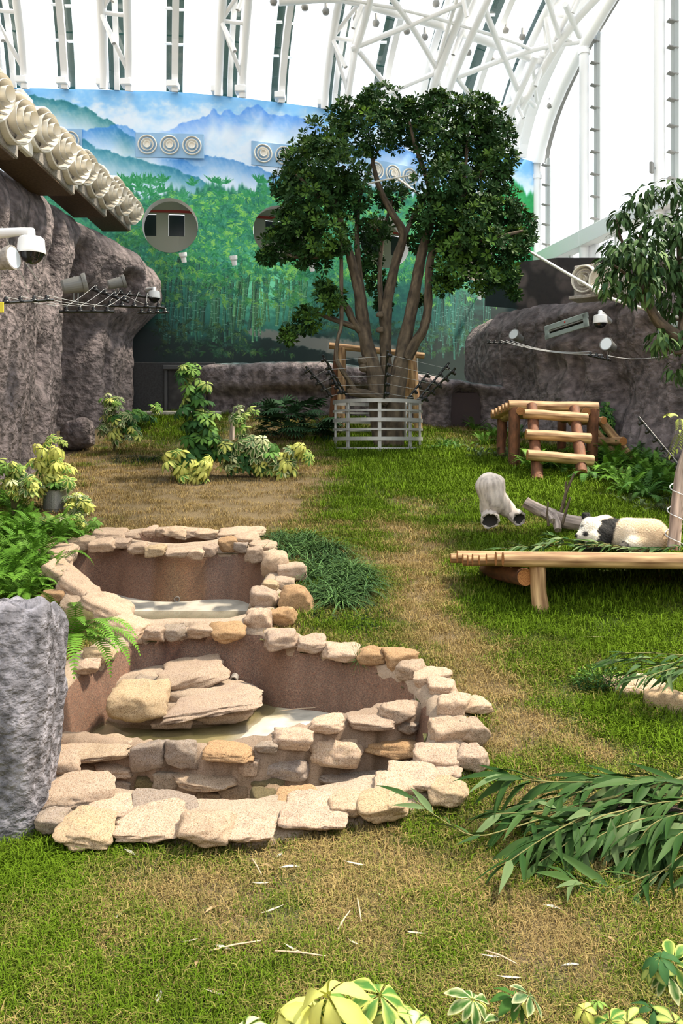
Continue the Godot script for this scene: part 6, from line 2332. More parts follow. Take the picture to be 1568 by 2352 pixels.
# ------------------------------------------------------------------ tree at the right edge
func side_tree() -> void:
	var t := thing("tree", "smaller tree with drooping leaves at the right edge in front of the rock wall", "tree", Vector3.ZERO)
	var D := 13.0
	for s in [[[[1700, 1250, 0], [1690, 1050, 0], [1650, 880, 0], [1590, 800, 0], [1530, 755, 0], [1500, 722, 0], [1486, 680, 0], [1480, 620, 0], [1470, 540, 0]], [0.13, 0.12, 0.11, 0.1, 0.09, 0.08, 0.06, 0.05, 0.02]], [[[1560, 775, 0], [1568, 700, 0.2], [1560, 600, 0.3], [1555, 480, 0.3]], [0.06, 0.05, 0.04, 0.02]], [[[1486, 680, 0], [1450, 640, -0.2], [1410, 610, -0.3]], [0.04, 0.03, 0.015]], [[[1484, 650, 0], [1430, 560, 0.2], [1415, 500, 0.2]], [0.035, 0.025, 0.012]], [[[1590, 800, 0], [1550, 810, -0.2], [1520, 790, -0.3]], [0.04, 0.03, 0.015]]]:
		var pts := []
		for q in s[0]:
			pts.append(P(q[0], q[1], D + q[2]))
		var n: int = (pts.size() - 1) * 4
		var m := MB.new()
		m.tube(curve(pts, n), radii(s[1], n), 10, true, Color.WHITE, 0.8, 0.08)
		part(t, "trunk" if s[1][0] > 0.1 else "branch", m.mesh(true), M.trunk)
	var blobs := [[1424, 505, 24, 0.1], [1460, 470, 24, 0], [1486, 445, 22, 0.2], [1545, 440, 34, 0.2], [1512, 530, 56, 0.1], [1440, 600, 54, -0.3], [1545, 620, 50, 0], [1425, 560, 40, 0.2], [1482, 655, 40, -0.4], [1395, 650, 24, -0.3], [1540, 700, 40, 0.2], [1515, 780, 28, -0.3], [1560, 770, 30, 0], [1556, 850, 20, -0.2], [1480, 585, 50, -0.4], [1560, 530, 40, -0.2], [1600, 640, 60, 0], [1440, 670, 22, -0.4], [1400, 600, 26, 0], [1600, 500, 60, 0]]
	var lm := []
	for k in 5:
		var c := Color(0.030, 0.070, 0.028).lerp(Color(0.10, 0.17, 0.05), k / 4.0)
		lm.append(leaf(0.20, 0.072, 0.45, 0.12, 4, c, c * 0.9, 0.35, 0.8).mesh(true))
	var xs := []
	for b in blobs:
		var r: float = b[2] * D / F
		var c := P(b[0], b[1], D + b[3])
		for i in int(24 + 1000 * r * r):
			var u := rand_dir()
			var at := c + u * r * pow(rng.randf(), 0.33)
			var dirv := (u * Vector3(1, 0.4, 1) + Vector3(0, -0.55, 0) + rand_dir() * 0.45).normalized()
			xs.append([at.length() + rng.randf() * 0.3, xf_dir(at, dirv, (Vector3.UP + rand_dir() * 0.4), rng.randf_range(0.75, 1.2))])
	xs.sort_custom(func(p, q): return p[0] < q[0])
	var rest := []
	for i in xs.size():
		if i < 300:
			part(t, "leaf", lm[rng.randi_range(0, 4)], M.leaf, xs[i][1])
		else:
			rest.append(xs[i][1])
	multi(t, "foliage", lm[1], M.leaf, rest)
	# sapling with yellow-green compound leaves
	var y := thing("sapling", "young tree with pale yellow-green compound leaves at the right edge below the larger tree", "tree", Vector3.ZERO)
	var sm := MB.new()
	sm.tube(curve([P(1546, 1262, 10.9), P(1553, 1180, 10.9), P(1562, 1090, 10.9), P(1580, 1020, 10.9), P(1586, 960, 10.9)], 12), radii([0.085, 0.08, 0.07, 0.05, 0.02], 12), 12, true, Color.WHITE, 0.8, 0.05)
	part(y, "trunk", sm.mesh(true), M.grey_wood)
	var lc := Color(0.30, 0.36, 0.07)
	var leaflet := leaf(0.085, 0.034, 0.25, 0.1, 3, lc, lc * 0.9, 0.4, 0.8)
	for q in [[1532, 955, -0.5, 0.5], [1545, 965, -0.2, 0.2], [1560, 958, 0.3, 0.3], [1550, 985, -0.4, -0.3], [1565, 990, 0.2, -0.3], [1540, 1000, -0.6, -0.4], [1560, 1015, 0.1, -0.7], [1572, 970, 0.5, 0.1]]:
		var o := P(q[0] + 16, q[1] - 4, 10.8)
		var m := MB.new()
		var ax := Vector3(q[2], q[3] - 0.3, 0.5).normalized()
		for k in 11:
			var f := k / 10.0
			var p := ax * 0.26 * f + Vector3(0, -0.1 * f * f, 0)
			for s in ([-1.0, 1.0] if k < 10 else [0.0]):
				var dv: Vector3 = (ax.cross(Vector3.UP).normalized() * s + ax * (0.4 if s != 0.0 else 1.0) + Vector3(0, -0.4, 0)).normalized()
				m.append(leaflet, xf_dir(p, dv))
		part(y, "leaf", m.mesh(true), M.soft_leaf, Transform3D(Basis(), o))
	insulator_rod(P(1466, 958, 13.5), P(1568, 1080, 12.9), 6, 0.02, "dark green insulator rod slanting down to the sapling at the right edge", Vector3(-0.7, -0.6, 0))
	var wi := MB.new()
	var hp := []
	for i in 40:
		var f := i / 39.0
		var a := f * TAU * 3.0
		var c := P(lerpf(1546, 1562, f), lerpf(1255, 1095, f), 10.9)
		hp.append(c + Vector3(cos(a), 0, sin(a)) * 0.12)
	wi.tube(hp, [0.008], 6)
	var wt := thing("wire_coil", "thin wire wound loosely round the sapling trunk at the right edge", "wire", Vector3.ZERO)
	part(wt, "strand", wi.mesh(true), M.wire)


# ------------------------------------------------------------------ umbrella plants (palmate leaves)
# one palmate leaf of n leaflets drooping round the +y end of its stalk; centre and edge colours
func palmate(n: int, l: float, mid: Color, edge: Color, droop: float, seed_: int) -> ArrayMesh:
	var r := RandomNumberGenerator.new()
	r.seed = seed_
	var m := MB.new()
	for i in n:
		var a := TAU * (i + 0.3 * r.randf()) / n
		var lf := MB.new()
		var segs := 5
		var ll := l * r.randf_range(0.8, 1.1)
		var w := ll * 0.44
		for k in segs + 1:
			var t := float(k) / segs
			var sh := (sin(PI * pow(t, 1.25)) * 0.95 + 0.05) if k < segs else 0.12
			for s in [-1.0, -0.55, 0.0, 0.55, 1.0]:
				var c := edge if absf(s) > 0.9 or t > 0.97 else mid.lerp(edge, 0.25 if absf(s) > 0.3 and r.randf() < 0.5 else 0.0)
				lf.p(Vector3(s * w * 0.5 * sh, -droop * ll * t * t + absf(s) * 0.07 * w * sh + 0.012 * l * sin(t * 9.0 + s * 2.0), ll * t * (1.0 - 0.25 * droop * t) + 0.08 * l), Vector2.ZERO, c * r.randf_range(0.95, 1.05))
			if k > 0:
				for s in 4:
					var b := (k - 1) * 5 + s
					lf.q(b, b + 5, b + 6, b + 1)
		m.append(lf, Transform3D(Basis(Vector3.UP, a) * Basis(Vector3.RIGHT, r.randf_range(-0.15, 0.3)), Vector3.ZERO))
	m.tube([Vector3(0, -l * 0.9, 0), Vector3(0, 0.004, 0)], [l * 0.03, l * 0.022], 5, false, edge * 0.8)
	return m.mesh(true)


var pal := {}


func palettes() -> void:
	var y := Color(0.62, 0.62, 0.16)
	var cream := Color(0.66, 0.66, 0.36)
	var gr := Color(0.055, 0.14, 0.028)
	var deep := Color(0.028, 0.075, 0.024)
	pal.yellow = [palmate(7, 1, y, Color(0.40, 0.48, 0.08), 0.7, 1), palmate(8, 1, y * 0.92, gr * 1.5, 0.8, 2), palmate(7, 1, y * 1.05, y * 0.8, 0.9, 3), palmate(7, 1, gr * 1.3, y, 0.4, 4)]
	pal.cream = [palmate(7, 1, gr, cream, 0.45, 5), palmate(8, 1, gr * 0.8, cream * 0.95, 0.5, 6), palmate(7, 1, cream, gr, 0.5, 7), palmate(7, 1, y, gr, 0.5, 8), palmate(8, 1, deep * 1.3, cream * 0.7, 0.35, 9)]
	pal.green = [palmate(8, 1, deep * 1.5, deep * 1.4, 0.45, 10), palmate(8, 1, gr * 0.9, gr * 0.8, 0.5, 11), palmate(7, 1, deep * 1.1, deep, 0.6, 12), palmate(8, 1, Color(0.12, 0.24, 0.05), gr, 0.35, 13)]
	pal.light = [palmate(8, 1, Color(0.16, 0.30, 0.06), Color(0.10, 0.22, 0.04), 0.4, 14), palmate(7, 1, Color(0.22, 0.34, 0.07), gr, 0.4, 15), palmate(7, 1, Color(0.38, 0.44, 0.12), gr, 0.5, 16)]


# leaves: [px, py, size in px, palette]; d0 the depth of the plant's foot
func umbrella(called: String, label: String, foot: Vector2, d0: float, leaves: Array, thick := 0.018, deep := 0.35) -> Node3D:
	var o := P(foot.x, foot.y, d0)
	o.y = minf(o.y, land(o.x, -d0) + 0.03)
	var t := thing(called, label, "plant", Vector3.ZERO)
	var all := []
	for q in leaves:
		all.append(q)
		if q[1] < 1400:
			for e in 2:
				all.append([q[0] + rng.randf_range(-0.75, 0.75) * q[2], q[1] + rng.randf_range(-0.6, 0.8) * q[2], q[2] * rng.randf_range(0.75, 1.0), q[3]])
	for q in all:
		var d := d0 + rng.randf_range(-deep, deep * 0.6)
		var at := P(q[0], q[1], d)
		var s: float = q[2] * d / F * (0.92 if q[1] < 1400 else 1.1)
		var out := (at - o) * Vector3(1, 0, 1)
		var up := (Vector3(0, 1.0, 0) + out.normalized() * 0.45 + Vector3(0, 0, 0.5 if q[1] < 1400 else 0.05) + rand_dir() * 0.45).normalized()
		var set: Array = pal[q[3]]
		part(t, "leaf", set[rng.randi_range(0, set.size() - 1)], M.soft_leaf if q[3] != "green" else M.leaf, Transform3D(basis_y(up, rng.randf() * TAU).scaled_local(Vector3.ONE * s), at))
		if rng.randf() < 0.25:
			var m := MB.new()
			var a := o.lerp(Vector3(o.x, at.y, o.z), 0.5) + Vector3(out.x, 0, out.z) * 0.2
			m.tube(curve([o, a, at - up * s * 0.5], 6), [thick, thick * 0.7, thick * 0.5, thick * 0.4], 6, false, Color(0.13, 0.12, 0.05))
			part(t, "stem", m.mesh(true), M.dry)
	return t


func scatter(n: int, cx: float, cy: float, rx: float, ry: float, size: float, kinds: Array) -> Array:
	var out := []
	for i in n:
		var a := rng.randf() * TAU
		var r := sqrt(rng.randf())
		out.append([cx + cos(a) * r * rx, cy + sin(a) * r * ry, size * rng.randf_range(0.75, 1.2), kinds[rng.randi_range(0, kinds.size() - 1)]])
	return out


func shrubs() -> void:
	palettes()
	# steel pot with a yellow umbrella plant
	var pd := 14.6
	var pc := P(126, 1180, pd)
	var pot := thing("planter", "brushed steel cylinder planter below the yellow umbrella plant by the left rock", "planter", pc)
	var m := MB.new()
	var r := 26.0 * pd / F
	m.lathe(Transform3D(), [Vector2(r * 0.97, -0.35), Vector2(r * 0.97, 0.08), Vector2(r * 1.0, 0.09), Vector2(r * 1.0, 0.41), Vector2(r * 1.02, 0.42), Vector2(r * 0.97, 0.43), Vector2(r * 0.93, 0.35)], 30)
	part(pot, "body", m.mesh(false), M.steel)
	var so := MB.new()
	so.lathe(Transform3D(), [Vector2(r * 0.94, 0.37), Vector2(0, 0.39)], 20)
	part(pot, "soil", so.mesh(true), mat(col(0.05, 0.035, 0.025), 1.0))
	umbrella("umbrella_plant", "upright yellow variegated umbrella plant growing in the steel planter", Vector2(126, 1132), pd, [[115, 1005, 22, "yellow"], [140, 1010, 16, "light"], [98, 1030, 28, "yellow"], [140, 1034, 30, "yellow"], [110, 1042, 22, "yellow"], [82, 1056, 24, "yellow"], [126, 1062, 26, "yellow"], [102, 1068, 26, "yellow"], [148, 1066, 22, "yellow"], [120, 1086, 28, "yellow"], [140, 1092, 28, "yellow"], [95, 1082, 22, "cream"], [152, 1076, 18, "yellow"], [100, 1098, 26, "yellow"], [118, 1104, 26, "green"], [82, 1112, 24, "cream"], [140, 1112, 28, "cream"], [112, 1112, 22, "cream"], [92, 1118, 20, "yellow"], [128, 1112, 20, "green"]])
	umbrella("umbrella_plant", "green and cream umbrella plant at the left edge behind the ferns", Vector2(30, 1150), 13.6, scatter(16, 34, 1095, 42, 34, 24, ["cream", "light", "yellow"]) + [[14, 1072, 22, "light"], [46, 1072, 20, "light"], [60, 1100, 26, "cream"]])
	umbrella("umbrella_plant", "pale cream umbrella plant just right of the steel planter", Vector2(180, 1185), 14.4, scatter(22, 186, 1160, 32, 30, 18, ["cream", "yellow", "cream"]))
	umbrella("umbrella_plant", "low variegated plant spilling over the ferns in front of the steel planter", Vector2(140, 1220), 13.2, scatter(30, 140, 1206, 66, 20, 17, ["cream", "light", "yellow", "cream"]) + [[212, 1208, 20, "light"], [196, 1196, 18, "cream"]])
	umbrella("umbrella_plant", "variegated umbrella plant at the foot of the left rock wall near the recess", Vector2(262, 985), 20.2, [[252, 916, 20, "cream"], [270, 922, 18, "cream"], [240, 920, 16, "light"]] + scatter(12, 258, 945, 24, 24, 19, ["cream", "light"]) + scatter(30, 274, 978, 46, 22, 18, ["cream", "cream", "yellow", "green"]), 0.02)
	umbrella("umbrella_plant", "tall dark green umbrella plant rising from the centre-left clump on the slope", Vector2(452, 1060), 17.2, [[430, 836, 24, "light"], [418, 850, 22, "light"], [448, 846, 22, "light"], [436, 862, 24, "light"], [414, 868, 22, "green"], [458, 872, 24, "light"], [430, 886, 26, "light"], [446, 900, 28, "green"], [426, 906, 26, "light"], [456, 916, 28, "green"], [434, 926, 28, "light"], [462, 936, 30, "light"], [440, 948, 30, "green"], [420, 935, 26, "green"], [474, 962, 30, "light"], [450, 972, 30, "green"], [432, 975, 28, "green"], [480, 985, 30, "green"], [460, 995, 30, "green"], [440, 1000, 30, "green"], [492, 1005, 28, "green"], [470, 1018, 32, "green"], [448, 1022, 32, "green"], [500, 1024, 28, "green"], [480, 1036, 30, "green"], [455, 1042, 30, "green"], [462, 955, 26, "green"], [446, 985, 26, "green"]], 0.025, 0.25)
	umbrella("umbrella_plant", "low yellow umbrella plant at the left foot of the tall dark green one", Vector2(432, 1078), 16.7, [[400, 1040, 28, "yellow"], [392, 1056, 30, "yellow"], [412, 1068, 34, "yellow"], [440, 1052, 32, "yellow"], [446, 1072, 30, "yellow"], [466, 1066, 30, "yellow"], [402, 1078, 26, "yellow"], [436, 1088, 28, "yellow"], [424, 1048, 26, "green"], [482, 1060, 26, "yellow"], [456, 1086, 22, "yellow"], [420, 1090, 22, "yellow"]], 0.02, 0.2)
	umbrella("umbrella_plant", "wide cream and green umbrella plant right of the tall dark green one", Vector2(590, 1065), 17.2, [[548, 940, 22, "cream"], [536, 962, 22, "cream"], [560, 952, 20, "light"], [574, 938, 16, "light"], [548, 980, 22, "light"]] + scatter(48, 560, 1042, 62, 34, 26, ["cream", "cream", "green"]) + scatter(30, 636, 1052, 50, 26, 25, ["cream", "yellow"]) + [[690, 1022, 26, "yellow"], [676, 1044, 26, "yellow"], [704, 1048, 24, "yellow"], [700, 1030, 20, "yellow"]], 0.022, 0.3)
	var stub := thing("cut_stem", "short cut woody stem among the cream and green umbrella leaves", "stump", Vector3.ZERO)
	var sm := MB.new()
	sm.tube([P(533, 1010, 17.5), P(533, 975, 17.5), P(528, 955, 17.5)], [0.06, 0.05, 0.045], 9)
	part(stub, "body", sm.mesh(true), M.grey_wood)
	# closest plants along the lower edge
	umbrella("umbrella_plant", "bright yellow-green umbrella plant at the lower edge, largest in the foreground", Vector2(760, 2400), 3.35, [[640, 2325, 100, "yellow"], [752, 2285, 96, "yellow"], [735, 2330, 100, "yellow"], [815, 2310, 96, "light"], [872, 2285, 80, "yellow"], [905, 2325, 100, "yellow"], [960, 2340, 80, "cream"], [690, 2360, 90, "cream"], [800, 2365, 90, "light"], [560, 2365, 70, "cream"], [950, 2365, 80, "cream"], [850, 2370, 90, "yellow"]], 0.006, 0.12)
	umbrella("umbrella_plant", "small pale umbrella plant at the lower edge right of the largest one", Vector2(1080, 2400), 3.4, [[1086, 2296, 52, "cream"], [1100, 2300, 40, "yellow"], [1060, 2345, 48, "light"], [1110, 2350, 42, "cream"], [1180, 2290, 48, "green"], [1215, 2285, 52, "cream"], [1190, 2296, 30, "yellow"]], 0.005, 0.1)
	umbrella("umbrella_plant", "pale yellow umbrella leaves sprawling at the bottom right corner", Vector2(1420, 2400), 3.4, [[1400, 2345, 60, "yellow"], [1440, 2350, 48, "cream"], [1340, 2320, 30, "yellow"], [1550, 2350, 50, "light"], [1500, 2320, 40, "green"], [1370, 2300, 28, "light"]], 0.005, 0.1)
	umbrella("umbrella_plant", "small umbrella plant with one bright leaf at the right edge above the corner", Vector2(1545, 2300), 3.6, [[1545, 2212, 62, "yellow"], [1515, 2200, 44, "green"], [1535, 2240, 48, "cream"], [1570, 2190, 40, "green"], [1500, 2225, 36, "light"]], 0.005, 0.1)
	# small rounded shrub with fine leaves
	var sh := thing("shrub", "small round fine-leaved shrub left of the smaller bamboo heap", "shrub", Vector3.ZERO)
	var d := 7.75
	var sl := leaf(0.034, 0.018, 0.2, 0.1, 3, Color(1, 1, 1), Color(0.9, 0.95, 0.9), 0.5, 0.7).mesh(true)
	var xs := []
	var cs := []
	for i in 2600:
		var u := rand_dir()
		var q := Vector2(1378, 1580) + Vector2(u.x * 72, -u.y * 56) * pow(rng.randf(), 0.4)
		var at := P(q.x, q.y, d + u.z * 0.2)
		if at.y < land(at.x, at.z):
			continue
		xs.append(xf_dir(at, (u + rand_dir()).normalized(), (Vector3.UP + rand_dir()).normalized(), rng.randf_range(0.7, 1.4)))
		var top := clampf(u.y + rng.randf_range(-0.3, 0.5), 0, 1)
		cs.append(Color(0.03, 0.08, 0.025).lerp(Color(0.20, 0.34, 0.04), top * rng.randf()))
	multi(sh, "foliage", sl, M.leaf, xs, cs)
	for i in 9:
		var mm := MB.new()
		mm.tube([P(1385, 1635, d), P(1378 + rng.randf_range(-50, 50), 1560 + rng.randf_range(-30, 20), d + rng.randf_range(-0.15, 0.15))], [0.008, 0.003], 5)
		part(sh, "stem", mm.mesh(true), M.trunk)
	# weeds by the far wall and a leafy vine behind the frame
	umbrella("weed", "pale small-leaved plant at the foot of the left rock by the dark door", Vector2(310, 965), 22.8, scatter(14, 316, 952, 36, 14, 13, ["light", "green"]) + [[352, 930, 14, "light"], [358, 942, 14, "light"], [364, 934, 12, "light"]], 0.012)
	umbrella("vine", "dark leafy vine on the rock wall behind the climbing frame", Vector2(1398, 1000), 20.3, scatter(34, 1392, 965, 16, 36, 12, ["green"]), 0.012)


# ------------------------------------------------------------------ ferns
var frond_kinds := {}


func frond(l: float, w: float, droop: float, c: Color, pairs := 26) -> ArrayMesh:
	var m := MB.new()
	var spine := func(t: float) -> Vector3: return Vector3(0, l * (0.95 * t - droop * t * t), l * t * (1.0 - 0.22 * t))
	var pts := []
	for i in 9:
		pts.append(spine.call(i / 8.0))
	m.tube(pts, radii([0.005, 0.0015], 8), 4, false, c * 0.7)
	for i in pairs:
		var t := (i + 1.0) / (pairs + 0.5)
		var o: Vector3 = spine.call(t)
		var tn: Vector3 = (spine.call(minf(t + 0.02, 1.0)) - spine.call(t - 0.02)).normalized()
		var ln := w * 0.5 * pow(sin(PI * pow(t * 0.94 + 0.06, 0.6)), 0.8) + 0.004
		for s in [-1.0, 1.0]:
			var side := Vector3(s, 0, 0)
			var dirv: Vector3 = (side + tn * 0.35 + Vector3(0, 0.12, 0)).normalized()
			var hw := tn * (l / pairs * 0.30)
			var k := c * rng.randf_range(0.85, 1.15)
			var a := m.p(o - hw, Vector2.ZERO, k * 0.9)
			var b := m.p(o + hw, Vector2.ZERO, k * 0.9)
			var e := m.p(o + dirv * ln * 0.7 + hw * 0.7 - Vector3(0, ln * 0.04, 0), Vector2.ZERO, k)
			var f := m.p(o + dirv * ln * 0.7 - hw * 0.7 - Vector3(0, ln * 0.04, 0), Vector2.ZERO, k)
			var tip := m.p(o + dirv * ln + tn * ln * 0.12 - Vector3(0, ln * 0.14, 0), Vector2.ZERO, k * 1.1)
			if s > 0:
				m.q(a, f, e, b)
				m.t(f, tip, e)
			else:
				m.q(a, b, e, f)
				m.t(f, e, tip)
	return m.mesh(true)


func fern(at: Vector3, l: float, n: int, kind: String, label: String, grp: String, lean := Vector3.ZERO) -> void:
	if frond_kinds.is_empty():
		for k in [["bright", Color(0.085, 0.20, 0.022)], ["fresh", Color(0.12, 0.26, 0.03)], ["dark", Color(0.06, 0.15, 0.03)], ["grey", Color(0.075, 0.11, 0.055)]]:
			var list := []
			for j in 4:
				list.append(frond(1.0, 0.20 + 0.025 * j, 0.55 + 0.16 * j, k[1] * (0.85 + 0.12 * j)))
			frond_kinds[k[0]] = list
	var t := thing("fern", label, "fern", at, grp)
	for i in n:
		var a := TAU * (i + rng.randf() * 0.7) / n
		var s := l * rng.randf_range(0.65, 1.15)
		var b := Basis(Vector3.UP, a) * Basis(Vector3.RIGHT, rng.randf_range(-0.55, 0.25))
		if lean != Vector3.ZERO:
			b = Basis(Vector3.UP, atan2(lean.x, lean.z) + rng.randf_range(-1.1, 1.1)) * Basis(Vector3.RIGHT, rng.randf_range(-0.4, 0.6))
		part(t, "frond", frond_kinds[kind][rng.randi_range(0, 3)], M.soft_leaf, Transform3D(b.scaled_local(Vector3.ONE * s), Vector3(rng.randf_range(-0.04, 0.04), 0, rng.randf_range(-0.04, 0.04))))


func ferns() -> void:
	for q in [[10, 1150], [40, 1165], [20, 1195], [60, 1200], [135, 1225], [8, 1235], [48, 1240], [85, 1235], [120, 1245], [160, 1240], [15, 1275], [55, 1285], [92, 1280], [8, 1320], [40, 1330], [75, 1325], [20, 1365], [60, 1368], [95, 1350], [108, 1305], [180, 1230], [30, 1300], [70, 1305], [30, 1215], [10, 1345], [50, 1260], [90, 1260], [-15, 1290], [-20, 1220]]:
		var at := G(q[0], q[1] + 14)
		var wh: String = "at the left edge under the rock wall" if q[0] < 35 and q[1] < 1260 else "just behind the top of the grey boulder" if q[1] > 1310 else "beside the left stones of the middle pool" if q[0] > 80 and q[1] > 1220 else "below the steel planter" if q[0] > 80 else "in the middle of the fern bank"
		fern(at, 0.72 * rng.randf_range(0.8, 1.15), 22, "bright" if rng.randf() < 0.6 else "fresh", "green sword fern " + wh, "ferns on the bank by the left wall")
	fern(P(166, 1468, 7.6), 0.78, 24, "fresh", "sword fern growing out beside the grey boulder above the lower pool", "", Vector3(0.3, 0, 1))
	fern(P(200, 1470, 8.3), 0.36, 10, "fresh", "smaller fern below the mossy rock beside the middle pool", "", Vector3(0.6, 0, 0.8))
	for q in [[1090, 985, 0.7], [1130, 1000, 0.7], [1110, 1015, 0.7], [1150, 985, 0.7], [1190, 1000, 0.7], [1240, 985, 0.7], [1270, 965, 0.7]]:
		fern(G(q[0], q[1] + 6), 0.75, 12, "dark" if q[0] > 1150 else "bright", "green fern growing behind the log climbing frame", "ferns behind the climbing frame")
	for q in [[1260, 1068], [1300, 1075], [1340, 1070], [1375, 1060], [1400, 1040], [1430, 1060], [1460, 1070], [1500, 1075], [1530, 1090], [1390, 1090], [1420, 1105], [1460, 1110], [1500, 1120], [1440, 1130], [1480, 1140], [1350, 1095], [1540, 1120], [1225, 1078], [1410, 1070], [1480, 1090], [1520, 1105], [1465, 1050]]:
		fern(G(q[0], q[1] + 10), 0.68 * rng.randf_range(0.95, 1.3), 26, "fresh" if rng.randf() < 0.5 else "dark", ("lush fern under the ladder of the log climbing frame" if q[0] < 1350 else "lush fern at the foot of the log ramp" if q[1] < 1080 and q[0] < 1470 else "lush fern on the slope above the panda's back" if q[0] < 1490 else "lush fern at the right end of the bed near the sapling"), "ferns below the climbing frame")
	for q in [[1440, 1165], [1470, 1175], [1500, 1180], [1530, 1185], [1510, 1160], [1545, 1165]]:
		fern(G(q[0], q[1]), 0.4, 9, "grey", "greyish fern at the lower edge of the fern bed behind the panda", "grey ferns behind the panda")
	for q in [[1015, 1030], [1035, 1026], [1050, 1032], [1000, 1034], [1025, 1016]]:
		fern(G(q[0], q[1] + 4), 0.45, 12, "dark", "dark clumped fern on the grass right of the tree guard", "dark ferns right of the tree guard")
	for q in [[1085, 1040], [1110, 1046], [1140, 1050], [1165, 1056], [1190, 1066], [1095, 1052]]:
		fern(G(q[0], q[1] + 4), 0.42, 10, "grey", "low greyish fern in the shade left of the climbing frame", "low ferns left of the climbing frame")
	# lady palms
	var fan := MB.new()
	for i in 9:
		var a := lerpf(-1.5, 1.5, i / 8.0)
		fan.append(leaf(1.0, 0.17, 0.3, 0.1, 4, Color(0.032, 0.08, 0.032), Color(0.028, 0.065, 0.028), 0.4, 0.6), Transform3D(Basis(Vector3.UP, a), Vector3.ZERO))
	var fm := fan.mesh(true)
	for b in [[664, 1005, 66, 80, 95, "dark green lady palm clump on the slope left of the tree guard"], [757, 1010, 20, 46, 22, "small dark palm tucked against the left side of the tree guard"]]:
		var o := G(b[0], b[1])
		var t := thing("palm", b[5], "palm", o)
		for i in b[4]:
			var d: float = -o.z + rng.randf_range(-0.5, 0.5)
			var q := P(b[0] + rng.randf_range(-1, 1) * b[2], b[1] - 6 - b[3] * pow(rng.randf(), 0.8), d) - o
			var dirv := (q * Vector3(1, 0, 1) + Vector3(0, 0.25, 0.3) + rand_dir() * 0.5).normalized()
			part(t, "leaf", fm, M.leaf, xf_dir(q, dirv, Vector3.UP, rng.randf_range(0.28, 0.42)))
		for i in 6:
			var m := MB.new()
			m.tube([Vector3(rng.randf_range(-0.3, 0.3), 0, 0), Vector3(rng.randf_range(-0.5, 0.5), 0.6, 0)], [0.015], 5)
			part(t, "stem", m.mesh(true), M.trunk)


# ------------------------------------------------------------------ mondo grass
func tuft(n: int, l: float, w: float, c: Color, seed_: int) -> ArrayMesh:
	var r := RandomNumberGenerator.new()
	r.seed = seed_
	var m := MB.new()
	for i in n:
		var a := r.randf() * TAU
		var ll := l * r.randf_range(0.6, 1.15)
		var k := c * r.randf_range(0.6, 1.5)
		m.append(leaf(ll, w, r.randf_range(0.5, 1.5), 0.25, 5, k, k, 0.25, 0.6), Transform3D(Basis(Vector3.UP, a) * Basis(Vector3.RIGHT, r.randf_range(-1.25, -0.45)), Vector3(r.randf_range(-0.02, 0.02), 0, r.randf_range(-0.02, 0.02))))
	return m.mesh(true)


func low_plants() -> void:
	var a := [tuft(30, 0.36, 0.015, Color(0.045, 0.095, 0.035), 1), tuft(30, 0.40, 0.015, Color(0.06, 0.12, 0.04), 2), tuft(26, 0.36, 0.016, Color(0.08, 0.15, 0.045), 3)]
	var t := thing("mondo_grass", "large mound of long dark strappy grass right of the middle pool", "grass clump", Vector3.ZERO)
	var poly := PackedVector2Array([Vector2(592, 1224), Vector2(640, 1218), Vector2(700, 1226), Vector2(770, 1258), Vector2(835, 1305), Vector2(862, 1345), Vector2(845, 1375), Vector2(780, 1385), Vector2(728, 1378), Vector2(715, 1345), Vector2(690, 1310), Vector2(650, 1268)])
	var n := 0
	while n < 120:
		var q := Vector2(rng.randf_range(590, 865), rng.randf_range(1215, 1390))
		if Geometry2D.is_point_in_polygon(q, poly):
			var p := G(q.x, q.y + 12)
			p.y += 0.05
			part(t, "tuft", a[rng.randi_range(0, 2)], M.leaf, Transform3D(Basis(Vector3.UP, rng.randf() * TAU).scaled_local(Vector3.ONE * rng.randf_range(0.8, 1.2) * (0.75 if q.y < 1240 else 1.0)), p))
			n += 1
	var b := [tuft(30, 0.10, 0.006, Color(0.022, 0.042, 0.026), 5), tuft(30, 0.12, 0.006, Color(0.03, 0.052, 0.03), 6)]
	var t2 := thing("mondo_grass", "low carpet of dwarf dark grass below the large mound", "grass clump", Vector3.ZERO)
	poly = PackedVector2Array([Vector2(716, 1398), Vector2(745, 1378), Vector2(830, 1378), Vector2(872, 1390), Vector2(890, 1415), Vector2(868, 1450), Vector2(820, 1448), Vector2(760, 1436), Vector2(722, 1428)])
	n = 0
	while n < 170:
		var q := Vector2(rng.randf_range(715, 890), rng.randf_range(1376, 1452))
		if Geometry2D.is_point_in_polygon(q, poly):
			part(t2, "tuft", b[n % 2], M.leaf, Transform3D(Basis(Vector3.UP, rng.randf() * TAU).scaled_local(Vector3.ONE * rng.randf_range(0.8, 1.3)), G(q.x, q.y)))
			n += 1
	var t3 := thing("mondo_grass", "thin dark strip of dwarf grass on the brown slope left of the tall plant", "grass clump", Vector3.ZERO)
	for i in 60:
		var q := Vector2(rng.randf_range(262, 395), 1058 + rng.randf_range(-5, 6))
		part(t3, "tuft", b[i % 2], M.leaf, Transform3D(Basis(Vector3.UP, rng.randf() * TAU).scaled_local(Vector3.ONE * rng.randf_range(1.4, 2.2)), G(q.x, q.y)))
	var t4 := thing("mondo_grass", "few trailing grass strands hanging over the back rim of the lower pool", "grass clump", Vector3.ZERO)
	for q in [[818, 1500], [822, 1515]]:
		part(t4, "tuft", a[2], M.leaf, Transform3D(Basis(Vector3.RIGHT, 1.3).scaled_local(Vector3.ONE * 0.35), G(q[0], q[1], 0.1)))


